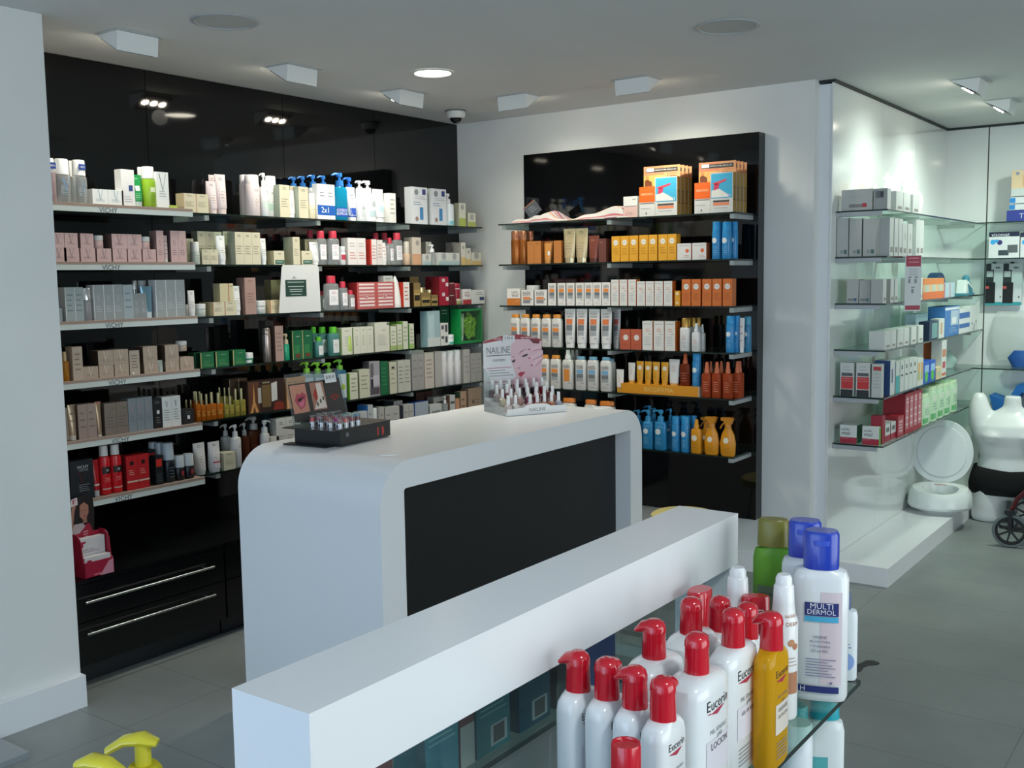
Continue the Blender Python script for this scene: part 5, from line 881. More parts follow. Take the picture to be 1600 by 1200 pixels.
rlong(2, (1443, 1475), 435, 'orange and cream printed pack', n=3, col='dcb48a', pr=ora, d=.1)
rlong(2, (1476, 1492), 442, 'pale blue box with pink edge', n=2, col='a8c4cc', pr=[('r', 0, 0, .15, 1, 'd07a8a')], d=.08)
p = at(1477, 465, 'x', 2.56); mb = MB(); ar = [(math.cos(math.radians(t))*.12, math.sin(math.radians(t))*.075+.075) for t in range(0, 181, 15)]
mb.prism([(-.12, 0)]+[(-a_, b_) for a_, b_ in ar[::1]]+[(.12, 0)], 'y', -.03, .03, mat('2a3f6e', .4)); mb.prism([(.0, .09), (.07, .085), (.07, .1), (0, .105)], 'y', -.031, -.0303, mat('7ab0d8', .4))
tag(mb.build('arched_case', None, (2.50, p.y, LZ[2]+.001), PI/2), 'dark blue arched case behind small boxes, third right shelf', 'case')
p = at(1507, 460, 'x', 2.60); mb = MB(); te = mat('4a90a4', .4); mb.box(-.11, -.04, 0, .11, .04, .012, te)
mb.prism([(-.10, .012), (-.02, .012), (-.05, .09), (-.075, .10)], 'y', -.03, .03, mat('dfe8e4', .4)); mb.prism([(.0, .012), (.10, .012), (.02, .085), (-.01, .06)], 'y', -.032, .032, te); mb.prism([(-.05, .09), (.09, .045), (.085, .035), (-.055, .075)], 'y', -.034, .034, mat('dfe8e4', .4)); mb.loft([(0, .022, .022, 2), (.03, .024, .024, 2), (.045, .01, .01, 2)], te, 14, T=Matrix.Translation((.03, 0, .085)))
tag(mb.build('foot_model', None, (2.60, p.y, LZ[2]+.001), PI/2), 'blue and white shaped orthopaedic display, third right shelf', 'display')
# hanging leaflet
p = at(1414, 440, 'x', 2.67); w_ = abs(at(1424, 440, 'x', 2.67).y-at(1405, 440, 'x', 2.67).y); z1 = at(1414, 399, 'x', 2.67).z; z0 = at(1414, 486, 'x', 2.67).z; mb = MB(); hh = z1-z0; w_ = max(w_, .07)
a0, a1 = at(1405.5, 440, 'y', .118), at(1424, 440, 'y', .118); ll = (a1.x-a0.x)
mb.box(0, 0, 0, .085, .0012, hh, mat('d8dcdc', .5)); mb.box(.004, -.0004, hh*.80, .081, 0, hh*.99, mat('a8344a', .5)); mb.box(.004, -.0004, hh*.02, .081, 0, hh*.10, mat('a8344a', .5))
for k in range(2): mb.box(.016, -.0008, hh*(.94-.07*k), .07, -.0004, hh*(.955-.07*k), mat('d89aa4', .5))
for u, v in ((.2, .5), (.58, .5), (.4, .32)): mb.box(.085*u, -.0004, hh*v, .085*(u+.14), 0, hh*(v+.08), mat('8a9096', .5)); mb.box(.085*u, -.0004, hh*(v+.1), .085*(u+.2), 0, hh*(v+.115), mat('3a3c3e', .5))
for k in range(3): mb.box(.02, -.0004, hh*(.74-.045*k), .065, 0, hh*(.752-.045*k), mat('9aa0a4', .5))
tag(mb.build('hanging_leaflet', None, (p.x, p.y, z0), math.radians(33)), 'narrow white and red leaflet hanging from right shelf edge', 'leaflet')
rlong(3, [(1383, 1392), (1392.4, 1401), (1404, 1411), (1412.5, 1421), (1424, 1432), (1435, 1443)], 513, 'low white carton with small grey square', col='d4d9d4', pr=wsq, d=.08, jit=.05, back=.006)
rlong(3, (1431, 1450), 490, 'pale blue and white tall carton, fourth shelf', col='a8c4cc', pr=[('r', 0, 0, 1, .6, 'c8ccc8'), ('r', .6, .4, .9, .45, '3a4a5a')], d=.06, back=.09)
rlong(3, (1452.5, 1465.5), 502, 'dark framed box with green screen picture', col='1f3450', pr=[('r', .3, .08, .95, .9, '6a9a98')], d=.06)
rlong(3, (1467.5, 1476), 498, 'slim white and orange pack', col='d0d6d0', pr=[('r', .3, .2, .6, .8, 'c8a070')], d=.05)
rlong(3, (1477, 1499), 478.5, 'large blue box with white device picture', col='3a78b8', top='1f3060', side='3a78b8', pr=[('r', 0, .88, 1, .96, 'dfe4e6'), ('r', .4, .35, .95, .85, 'b0c4d4'), ('r', .5, .4, .8, .62, 'e4e8ea'), ('l', .3, .1, .9, .3, 3, '9ab8d8')], d=.1)
rlong(3, (1499.5, 1515.5), 483, 'white box with two blue bands', col='dfe3e2', pr=[('r', 0, .62, 1, .86, '2a66b0'), ('r', 0, .22, 1, .4, '2a66b0')], d=.09)
rlong(3, (1516, 1528), 477.5, 'white box with dotted lower half', col='dde2de', pr=[('o', .3, .3, .05, '5a6a6a'), ('o', .6, .22, .05, '5a6a6a'), ('o', .8, .35, .05, '5a6a6a'), ('o', .5, .1, .05, '5a6a6a')], d=.09)
rp = [('r', .1, .6, .92, .7, '5a5e62'), ('r', .08, .22, .95, .58, 'c83434'), ('l', .15, .42, .9, .56, 2, 'd88a84'), ('r', .05, 0, .95, .2, '2a2a2c'), ('l', .2, .74, .8, .92, 2, 'b4b8b4')]
for q, (a_, b_) in (('leftmost', (1313, 1334.5)), ('second', (1338, 1359.5))): rend(4, a_, b_, 567, 'white carton with red block picture, %s at right shelf' % q, col='cfd2ce', d=.05, pr=rp)
rend(4, 1362.5, 1378, 569, 'pale carton with red stripe near top', col='c4c8c2', d=.04, pr=[('r', .15, .8, .95, .92, 'b83a3c')]+micro('a8aca8', 6))
rlong(4, (1391.5, 1398.5), 563, 'white carton with navy side and blue strip', col='d4d8d6', side='2a4a80', pr=[('r', .3, .35, .6, .75, '5a6a90')], d=.08)
rlong(4, (1400.5, 1406), 565, 'slim carton with turquoise lower half', col='d0d6d2', pr=[('r', 0, 0, 1, .55, '4ab0b0')], d=.06)
rlong(4, [(1407, 1413.5), (1414, 1420.5), (1421, 1427), (1427.5, 1433)], 561, 'white carton with tiny black marks', col='ced4cf', pr=[('r', .3, .72, .6, .85, '5a605c'), ('r', .2, .5, .7, .55, '2a2e2c')], d=.08)
rlong(4, (1434, 1443), 560, 'white carton with orange and green picture', col='d4d8d0', pr=[('r', .2, .2, .9, .85, 'd8a868'), ('r', .2, .2, .6, .5, '9ac07a')], n=2, d=.08)
rlong(4, [(1443.5, 1452.5), (1453, 1462)], 564.5, 'bright blue box with green or pink drop', col='2a60c0', pr=[('r', .2, .5, .9, .85, '9ac0e8'), ('o', .5, .3, .25, '5ac04a')], d=.08)
rlong(4, (1456.5, 1471), 532, 'tall orange box standing behind blue boxes', col='d0662c', pr=[('r', .45, .2, .5, .8, 'dca888')], d=.05, back=.07)
rlong(4, (1463, 1471), 574, 'small cream and yellow carton', col='d8c89c', pr=[('r', .3, .3, .8, .6, 'b8c4a8')], d=.05)
rlong(4, (1472, 1479.5), 531, 'tall white box with orange frames', col='d8dcd6', pr=[('r', .1, .55, .9, .75, 'c88a68'), ('r', .1, .05, .9, .12, 'd86a3c'), ('r', .2, .25, .8, .42, 'c05a58')], d=.06)
vit = [('r', 0, 0, 1, .34, 'a82a3e'), ('t', 'acofar', .34, .78, .5, '2a2a2c'), ('t', 'vital', .34, .57, .5, '2a2a2c'), ('l', .06, .24, .5, .3, 1, 'd89aa0')]
rend(5, 1312.5, 1339, 664.5, 'white and crimson vitamin box, left at shelf end', col='d9dcd8', side='2a6a4c', d=.09, pr=vit)
rend(5, 1347.5, 1374, 667, 'white and crimson vitamin box, right at shelf end', col='d9dcd8', side='5aa83c', d=.03, pr=vit)
vit2 = [('r', 0, 0, 1, .36, 'a82a3e'), ('r', .2, .55, .8, .8, '6a6a6c')]
rlong(5, [(1383.5, 1391), (1392, 1400)], 661, 'small white and crimson box on long side', col='d4d8d4', side='a42c3c', pr=vit2, d=.055, back=.02)
rend(5, 1361, 1379, 650, 'dark red box behind vitamin boxes', col='9a2434', d=.05, back=.055)
rlong(5, (1403, 1412.5), 650, 'red box with white lettering panel', col='a82434', side='9a2230', pr=[('r', .1, .1, .85, .85, 'b85a64'), ('l', .2, .2, .8, .8, 4, 'e4d4d4')], d=.09, back=.01)
rt = [('r', .15, .12, .8, .92, 'c07a84'), ('l', .2, .75, .75, .9, 2, 'e8dcdc'), ('l', .2, .15, .75, .65, 3, 'dcc8cc')]
rlong(5, (1415, 1441), 612, 'tall crimson box with white label panel', n=4, col='a42030', side='9a1e2c', pr=rt, d=.12, back=.01)
gpk = dict(col='b4d4b0', pr=[('r', .1, .75, .9, .95, 'd4e4cc'), ('r', .1, .1, .6, .3, '5ab06a'), ('l', .2, .4, .8, .7, 3, '6a9a80')])
rlong(5, [(1444, 1456)], 616, 'pale green soft pack, low front', kind='over', name='soft_pack', cat='pack', cap='c8e0b8', cf=.12, e=3.5, **dict(gpk))
rlong(5, [(1457, 1467.5), (1468, 1477.5)], 602, 'pale green soft pack in the middle', kind='over', name='soft_pack', cat='pack', cap='c8e0b8', cf=.1, e=3.5, **dict(gpk))
rlong(5, [(1478.5, 1488), (1489, 1499)], 596, 'pale green soft pack at far side', kind='over', name='soft_pack', cat='pack', cap='c8e0b8', cf=.1, e=3.5, **dict(gpk))
# far wall goods
F0 = shelf('y', 2.22, LZ[0], 'top far shelf'); F1 = shelf('y', 2.22, LZ[1], 'second far shelf')
row(F0, 'carton', (1573, 1640), 328, 'dark blue flat box with white word', col='2c3c90', pr=[('t', 'Thermo', .6, .5, .6, 'c8ccd8')], d=.12)
a = .05
row(F0, 'carton', (1577, 1642), 318, 'blue and white roll box, lower of stack', col='d0d6d6', on=at(1600, 328, 'y', 2.22).z-LZ[0]+.002, pr=[('r', 0, .1, .14, .9, '2a80c8')], d=.1)
row(F0, 'carton', (1578, 1642), 307, 'blue and white roll box, upper of stack', col='d4dada', on=at(1600, 318, 'y', 2.22).z-LZ[0]+.003, pr=[('r', 0, .1, .14, .9, '2a88d0')], d=.1)
row(F0, 'carton', (1581, 1640), 265, 'tall peach picture box on stacked boxes', col='e0c8a0', on=at(1600, 307, 'y', 2.22).z-LZ[0]+.004, pr=[('r', 0, 0, 1, .3, 'c8d0cc'), ('o', .16, .88, .05, '8a98b0'), ('r', .3, .35, 1, .8, 'd8b080')], d=.08)
row(F1, 'carton', (1545.5, 1593.5), 362.5, 'white box with black header and monitor picture', col='d8dcdc', pr=[('r', 0, .82, 1, 1, '1f2440'), ('t', 'visomat', .38, .9, .6, 'd8dce4'), ('o', .14, .62, .09, '3aa0dc'), ('o', .36, .6, .09, '3a3470'), ('o', .26, .66, .06, '3aa0dc'), ('r', .32, .1, .66, .3, '3a464e'), ('r', .62, .2, .95, .5, '5a6064')], d=.1)
row(F1, 'carton', (1595, 1642), 363, 'second monitor box cut by picture edge', col='d4d8d8', pr=[('r', 0, .82, 1, 1, '1f2440'), ('o', .14, .62, .09, '3aa0dc')], d=.1)
for k, (a_, b_) in enumerate(((1541, 1566.5), (1568, 1595.5))):
    p0 = at(a_, 412, 'y', 2.34); p1 = at(b_, 477, 'y', 2.34); W_, H_ = p1.x-p0.x, p0.z-p1.z; mb = MB(); mb.box(0, 0, 0, W_, .03, H_, mat('cdd2d2', .4)); q = lambda u0, v0, u1, v1, c, e_=1: mb.box(W_*u0, -.0006*e_, H_*v0, W_*u1, 0, H_*v1, mat(c, .5))
    q(0, 0, 1, .08, '3a9aa0'); q(0, .85, .3, 1, '2a3236'); q(0, .55, .45, .85, '2a3236', 1); q(.05, .68, .4, .82, 'c4c8c8', 2); q(0, .05, .55, .55, '16181a', 2); q(0, .4, .2, .46, 'd05a50', 3); q(.55, .88, .8, .92, '6a7074'); q(.82, .18, .9, .22, '5a6064')
    mb.box(W_*.35, .01, H_, W_*.55, .013, H_+.012, mat('2a3236', .5)); mb.tube([(W_*.45, .012, H_+.008), (W_*.45, .055, H_+.008)], .003, mat('9da1a2', .3, .8), 6)
    tag(mb.build('support_blister_pack', None, (p0.x, 2.34, p1.z)), ('left', 'right')[k]+' hanging white pack with black wrist support picture', 'blister pack', 'hanging support packs')
# blue foam cushion seen behind mannequin, transparent bag, blue item
p = at(1535, 640, 'y', 2.25)
mb = MB(); bf = mat('1f6ab4', .6); x0, z0 = at(1543, 621, 'y', 2.15).x, at(1560, 643, 'y', 2.15).z
mb.prism([(0, .085), (.03, -.02), (.10, -.025), (.15, .02), (.20, .11), (.30, .08), (.42, .0), (.42, .09), (.27, .155), (.17, .16), (.125, .07), (.09, .055)], 'y', 0, .18, bf)
tag(mb.build('foam_support', None, (x0, 2.19, z0+.02), bevel=.008), 'bright blue moulded foam cushion behind white torso', 'cushion')
g2 = empty('cushion_stand', (x0+.21, 2.28, 0)); tag(g2, 'low white stand carrying the blue foam cushion', 'stand'); MB().box(-.2, -.1, 0, .2, .1, z0-.012, satin_w).build('block', g2)
p = at(1592, 555, 'y', 2.3); mb = MB(); mb.loft([(-.06, .06, .02, 2), (0, .09, .03, 2), (.05, .05, .02, 2)], mat('2a5aa0', .35), 12)
tag(mb.build('blue_pouch', None, (p.x+.02, 2.3, .98+.0612)), 'dark blue shiny pouch at right edge on far shelf', 'pouch')
p0 = at(1545, 500, 'y', 2.36); mb = MB(); mb.loft([(0, .1, .01, 2.5), (.1, .14, .025, 2.6), (.22, .13, .02, 2.6), (.33, .10, .004, 3)], glassmat('clear_bag', 'f2f6f4', .3, 1.4, .1), 16)
tag(mb.build('clear_bag', None, (2.86, 2.355, 1.02)), 'clear plastic bag hanging on the far wall', 'bag')
bag(1500, 560, 4, 'crumpled translucent bag at far end, fifth right shelf', w_=.2, h_=.1, col='a8c4bc', stripe='9ab4ac')
# ------------------------------------------------------------------ lipstick stand on the island
bk = mat('17181c', .3); c0 = Vector((1.315, -2.395, IZ+.001)); RZ = math.radians(96)  # local x runs away along the island, front faces the room side
ls = empty('lipstick_display', c0, RZ); tag(ls, 'black lipstick display stand with lips picture on the island', 'display stand')
mb = MB(); mb.box(-.155, -.11, .002, .155, .115, .062, bk); mb.box(-.20, -.075, .0, -.155, .135, .004, bk)
mb.box(.07, -.1104, .012, .078, -.11, .045, mat('b8342c', .4)); mb.box(.10, -.1104, .012, .112, -.11, .048, mat('b8342c', .4)); mb.poly([(.10, -.1108, .048), (.112, -.1108, .048), (.112, -.1108, .038)], bk)
mb.loft([(0, .009, .009, 2), (.0004, .009, .009, 2)], mat('6a6e74', .4), 16, T=Matrix.Translation((-.115, -.1102, .042)) @ Matrix.Rotation(PI/2, 4, 'X'))
mb.build('base_box', ls, bevel=.001)
MB().box(-.20, -.112, .0625, -.02, .137, .066, bk).box(-.02, -.112, .0625, .156, .117, .065, bk).build('top_plate', ls)
cardT = Matrix.Translation((-.02, .09, .066)) @ Matrix.Rotation(math.radians(-12), 4, 'X')
mb = MB(); mb.box(-.165, -.001, 0, .165, .001, .205, glassmat('acrylic_sheet', 'dfe6e8', .05), T=cardT)
def cq(pts, c, k=1): mb.add([(u, -.0012-.0004*k, v) for u, v in pts], [tuple(range(len(pts)))], mat(c, .35), False, cardT)
def rc_(u0, v0, u1, v1, c, k=1): cq([(u0, v0), (u1, v0), (u1, v1), (u0, v1)], c, k)
rc_(-.155, .02, .15, .165, '3a3634'); rc_(-.15, .05, -.06, .16, 'c48a74', 2); rc_(-.035, .05, .045, .16, 'a87a68', 2)
cq([(-.135, .10), (-.115, .128), (-.1, .12), (-.085, .13), (-.065, .115), (-.08, .075), (-.11, .062)], 'b04a5c', 3); cq([(-.12, .103), (-.075, .113), (-.11, .092)], '241a1c', 4); cq([(-.118, .088), (-.08, .1), (-.088, .078), (-.108, .07)], 'd0728a', 4)
cq([(-.03, .055), (.0, .1), (.0, .155), (.03, .155), (.042, .055)], 'ddd0c4', 3); cq([(-.025, .11), (-.005, .14), (.0, .1), (-.012, .085)], 'a83428', 4)
for u, v in ((-.012, .065), (.008, .075), (.026, .085)): cq([(u, v), (u+.008, v+.002), (u+.006, v+.018), (u-.001, v+.014)], '33302e', 5)
cq([(.07, .09), (.09, .105), (.1, .1), (.11, .106), (.13, .092), (.1, .075)], '7a2a28', 2); cq([(.08, .092), (.12, .094), (.1, .088)], '3a3634', 3); rc_(-.07, .028, .12, .034, '7a7672', 2)
mb.build('header_card', ls)
p = MB(); p.box(-.032, -.0022, .152, .036, -.001, .19, mat('dfe2e4', .4), T=Matrix.Translation((.06, .09-.012, .066)) @ Matrix.Rotation(math.radians(-12), 4, 'X')); p.text('8,95 €', lambda a_, b_: (.062+a_, .09-.012-.0024-.001+.036, .066+.169+b_), .054, mat('2a2a2c', .5)) if 0 else None
pT = Matrix.Translation((.06, .078, .066)) @ Matrix.Rotation(math.radians(-12), 4, 'X'); v_, f_ = text_geo('8,95 €'); p.add([(a*.052+.002, -.0028, .174+b*.052) for a, b in v_], f_, mat('2a2a2c', .5), False, pT); p.build('price_label', ls)
lc = ['8a5a50', '9a6a5c', '2c1a1c', 'c81f24', 'd8604c', 'c83a98', 'c8685a', 'c888a0', '8a3038', 'a04a4a', 'b05048', '9a2a30', '7a3a40', 'a8585c', 'b06a60', '8a2a3a']
k = 0; cm_clear = glassmat('clear_cap', 'f4f6f6', .02, 1.45, .05)
for j in range(4):
    for i in range(4):
        x_ = -.132+j*.036; y_ = -.088+i*.044; o = empty('lipstick', c0+Matrix.Rotation(RZ, 3, 'Z') @ Vector((x_, y_, .0656)))
        tag(o, '%s lipstick with clear cap, %s in the %s row of black stand' % (('dark brown', 'brown', 'black plum', 'bright red', 'coral', 'magenta', 'salmon', 'pale pink', 'maroon', 'brick', 'terracotta', 'crimson', 'wine', 'rosewood', 'peach', 'cherry')[k], ORD[i], ('nearest', 'second', 'third', 'farthest')[j]), 'lipstick', 'lipsticks on the black stand')
        MB().cyl(0, 0, 0, .020, .0115, .0115, mat('d4d6da', .2, .6), 14).box(-.004, -.0119, .004, .004, -.0112, .014, mat('3a3a3c', .4)).build('case', o)
        MB().cyl(0, 0, .020, .034, .009, .0085, mat(lc[k], .3), 12).build('colour_stick', o); MB().cyl(0, 0, .0201, .046, .0118, .0112, cm_clear, 14).build('clear_cap', o); k += 1
# ------------------------------------------------------------------ nail varnish display on the island
u = Vector((.137, .283, 0)).normalized(); rz = math.atan2(u.y, u.x); o0 = Vector((1.474, -1.528, IZ+.001)); Wd, Dd, Hd = .314, .226, .355
nd = empty('nail_varnish_display', o0, rz); tag(nd, 'white nail varnish display with pink face card on the island', 'display stand')
wt = mat('e6e6e6', .35)
mb = MB(); mb.box(0, 0, 0, Wd, Dd, .012, wt)
mb.prism([(0, .0)]+[(Wd, 0), (Wd, .03), (Wd*.78, .034)]+[(Wd*(.5+.22*math.cos(math.radians(t))), .034+.014*math.sin(math.radians(t))) for t in range(0, 181, 20)]+[(0, .03)], 'y', -.003, 0, wt)
mb.text('NAILINE', lambda a_, b_: (Wd*.5+a_, -.0035, .022+b_), .085, mat('7a7c80', .4)); mb.build('tray', nd)
rows_ = [(.03, 0, .02), (.085, .0, .036), (.14, 0, .052), (.185, 0, .068)]
mb = MB()
for y_, _, h_ in rows_[1:]: mb.box(.0, y_-.024, .012, Wd, Dd-.004, h_-.001, wt)
mb.build('steps', nd)
cd_ = MB(); T0 = Matrix.Translation((0, Dd-.002, 0))
arcp = [(0, 0), (Wd, 0)]+[(Wd*(1-t/12), Hd-.03+.03*math.sin(PI*t/12)) for t in range(13)]
cd_.prism(arcp, 'y', 0, .003, mat('dcdbdc', .4), T=T0)
def cp(pts, c, k=1): cd_.add([(a*Wd, -.0004*k, b*Hd) for a, b in pts], [tuple(range(len(pts)))], mat(c, .4), False, T0)
def cl_(u0, v0, u1, v1, c, k=1): cp([(u0, v0), (u1, v0), (u1, v1), (u0, v1)], c, k)
cp([(0, .895), (.25, .925), (.5, .935), (.75, .925), (1, .895)]+[(1-t/12, (Hd-.03+.03*math.sin(PI*t/12))/Hd) for t in range(13)], '9c2438', 1)
cp([(.5, .93), (1, .9), (1, .28), (.42, .28), (.5, .4), (.55, .45), (.5, .56), (.46, .66), (.46, .82)], 'd9b4bc', 2)
cp([(.42, .28), (1, .28), (1, .36), (.8, .42), (.6, .36)], 'd4a8b2', 3)
cp([(.78, .93), (.9, .92), (.97, .9), (.95, .86), (.85, .87)], '6a1a2c', 3)
for (a_, b_, l_, s_) in ((.76, .80, .24, .04), (.76, .68, .26, .07), (.80, .585, .22, .12)): cp([(a_, b_), (a_+l_, b_+s_+.02), (a_+l_, b_+s_-.045), (a_+.05, b_-.035), (a_, b_-.02)], 'e0bcc4', 4); cp([(a_, b_-.003), (a_+.035, b_+.002), (a_+.04, b_-.022), (a_+.006, b_-.018)], 'b04a64', 5); cp([(a_+.08, b_-.03), (a_+l_, b_+s_-.045), (a_+l_, b_+s_-.055), (a_+.08, b_-.037)], 'a8687a', 5)
cp([(.64, .70), (.70, .725), (.76, .735), (.74, .705), (.68, .69)], '3a2c30', 5); cp([(.59, .72), (.64, .77), (.72, .80), (.64, .755)], '8a5a60', 5)
cp([(.475, .64), (.50, .66), (.54, .665), (.53, .635), (.5, .62)], '3a2c30', 5); cp([(.48, .69), (.53, .70), (.5, .71)], '8a5a60', 5); cp([(.56, .545), (.6, .555), (.63, .56), (.6, .535)], 'b07a84', 5)
cp([(.58, .47), (.63, .495), (.66, .487), (.71, .495), (.67, .45), (.63, .42), (.6, .44)], 'b82a48', 5); cp([(.59, .47), (.69, .485), (.64, .462)], '7a1a30', 6)
for t, x_, z_, w_, c in (('NAILINE', .25, .80, .40, '85878b'), ('OXYGEN', .26, .665, .21, '6a6c70'), ('NOVEDAD', .27, .95, .2, 'e8dcdc'), ('NOVEDADE', .76, .948, .24, 'e8dcdc')):
    v_, f_ = text_geo(t); cd_.add([(Wd*(x_+a*w_), -.002, Hd*z_+b*w_*Wd*(1.35 if t == 'NAILINE' else 1)) for a, b in v_], f_, mat(c, .4), False, T0)
cl_(.05, .725, .47, .735, '3a3c40', 3)
for v, c, e_ in ((.56, 'b86a78', .47), (.525, '8a8c90', .36), (.49, '8a8c90', .43), (.455, '8a8c90', .5), (.37, 'b86a78', .5), (.335, '8a8c90', .36), (.3, '8a8c90', .42), (.265, '8a8c90', .4)): cl_(.05 if c[0] == 'b' else .09, v, e_, v+.009, c, 3)
for k in range(9): cl_(.41+k*.038, .30, .43+k*.038, .33, ['16181a', '3a2c2e', '8a3a44', '6a5a5c'][k % 4], 6)
cl_(.4, .265, .95, .272, 'b04a58', 6)
cd_.build('header_card', nd)
mb = MB(); v_, f_ = text_geo('3,90 €'); TT = Matrix.Translation((Wd*.42, Dd-.008, Hd*.945)) @ Matrix.Rotation(.05, 4, 'Y'); mb.box(-.032, -.001, -.017, .032, 0, .017, mat('d8dadc', .4), T=TT); mb.add([(a*.046, -.0015, b*.046+.003) for a, b in v_], f_, mat('4a4c50', .4), False, TT); mb.build('price_label', nd)
sh_ = MB(); sh_.prism([(0, 0), (Dd, 0), (Dd, .2), (Dd*.9, .2), (.02, .03)], 'x', -.0015, 0, glassmat('acrylic_side', 'f2f5f5', .05)); sh_.build('side_wing', nd)
Rz = Matrix.Rotation(rz, 3, 'Z'); vc = ['c4b8b4', 'cfcac6', 'c8a0a8', 'a0684c', 'a86a50', 'a86a4c', '9aa0b0', 'c8bca0', 'a89494', 'b08a84', '6a2a44', '7a3444', '6a3a3c', '8a5a50', 'b0a09c', '5a2030', 'b8a8a8', '3a2a30', '8a2a38', '6a2438', '5a3a44', '9a7a74', 'c01828', '4a2434', '3a1c28', '2a1c24', '8a1c30', 'a86a6c', '7a2434']
k = 0
for j, (y_, _, h_) in enumerate(rows_):
    nn = (8, 7, 6, 7)[j]
    for i in range(nn):
        x_ = .024+i*(Wd-.048)/(nn-1)
        if j == 0 and i == 2: continue
        o = empty('nail_varnish_bottle', o0+Rz @ Vector((x_, y_, h_ if j else .0125)), rz); q = vc[k % len(vc)]
        tag(o, 'small nail varnish bottle with white cap, %s in %s row of display' % (ORD[i], ('front', 'second', 'third', 'back')[j]), 'nail varnish', 'nail varnish bottles in the white display')
        MB().loft([(0, .0152, .0152, 3.5), (.031, .0152, .0152, 3.5), (.037, .009, .009, 2.2)], mat(q, .12, coat=.6), 14).build('glass_body', o); MB().cyl(0, 0, .037, .078, .0082, .0070, mat('ececec', .35), 12).build('cap', o); k += 1
# ------------------------------------------------------------------ red leaflet display on the cabinet ledge
rdx = at(142, 912, 'z', .456); rd_ = empty('card_display', (.421, -2.915, .4385), PI/2); tag(rd_, 'crimson counter display with white boxes and woman cut-out', 'display stand')
cr_ = mat('a01838', .4); mb = MB(); W2 = .125
mb.box(-W2/2, 0, 0, W2/2, .004, .065, cr_); mb.box(-W2/2, 0, 0, W2/2, .09, .0035, cr_); mb.box(-W2/2, .086, 0, W2/2, .089, .17, cr_)
for x_ in (-W2/2-.002, W2/2-.001): mb.prism([(0, 0), (.09, 0), (.09, .175), (.055, .175)]+[(.055-.035*math.sin(math.radians(t)), .13+.045*math.cos(math.radians(t))) for t in (20, 45, 70, 90)]+[(.012, .07), (0, .06)], 'x', x_, x_+.003, cr_)
mb.poly([(.0, -.0005, .002), (W2/2, -.0005, .002), (W2/2, -.0005, .06), (W2/2-.02, -.0005, .055), (W2/2-.04, -.0005, .03)], mat('c8889a', .4)); mb.box(-W2*.2, -.0008, .008, W2*.1, 0, .014, mat('c87080', .4)); mb.build('tray', rd_)
for nm, y0, z1, lb in (('product_carton', .010, .079, 'front white carton in the crimson display'), ('product_carton', .046, .150, 'rear white carton in the crimson display')):
    mb = MB(); mb.box(-W2*.46, 0, .0, W2*.46, .03, z1, mat('d4d2d4', .45)); z_ = .0045; mb.box(-W2*.38, -.0005, z1-.035, -W2*.31, 0, z1-.012, mat('a8203c', .4)); mb.box(-W2*.31, -.0005, z1-.02, -W2*.22, 0, z1-.012, mat('a8203c', .4))
    for q in range(3): mb.box(-W2*.35, -.0005, z1-.046-.006*q, W2*(.05+.1*q), 0, z1-.044-.006*q, mat('9a8a90', .5))
    o = mb.build(nm, None, (.421-y0, -2.915, .4425), PI/2); tag(o, lb, 'box', 'white cartons in the crimson display')
ct = MB(); Tc = Matrix.Translation((-.01, .089, .12))
def cc(pts, c, k=0): ct.prism(pts, 'y', -.0006*k-.0015, -.0006*k, mat(c, .5), T=Tc)
cc([(-.055, 0), (.04, 0), (.05, .06), (.055, .13), (.05, .19), (.02, .205), (-.02, .20), (-.045, .16), (-.06, .08)], '1c1414', 0)
cc([(-.02, 0), (.035, 0), (.04, .06), (.03, .085), (.0, .08), (-.02, .05)], '9a1c38', 1); cc([(-.055, .05), (-.03, .04), (.01, .075), (.0, .09), (-.04, .09)], 'b4a4a8', 2)
cc([(-.058, .075), (-.045, .075), (-.035, .14), (-.025, .17), (-.038, .18), (-.05, .14)], 'a87868', 2); cc([(-.05, .165), (-.018, .17), (-.02, .2), (-.045, .195)], 'd8c8cc', 3); cc([(-.04, .175), (-.035, .175), (-.035, .19), (-.027, .19), (-.027, .193), (-.04, .193)], 'b03048', 4)
cc([(-.012, .12), (.0, .105), (.015, .105), (.028, .13), (.028, .16), (.01, .175), (-.01, .165)], 'a87464', 2); cc([(.003, .118), (.014, .119), (.009, .114)], '7a2a30', 3); cc([(-.006, .142), (.0, .143), (.0, .139)], '2a1a1a', 3); cc([(.012, .142), (.018, .143), (.018, .139)], '2a1a1a', 3); cc([(.0, .09), (.02, .09), (.018, .108), (.003, .108)], '9a6a5c', 1)
for k in range(3): cc([(.0, .05-.01*k), (.02, .052-.01*k), (.02, .055-.01*k), (.0, .053-.01*k)], 'd8b0b8', 3)
ct.build('cutout_card', rd_)
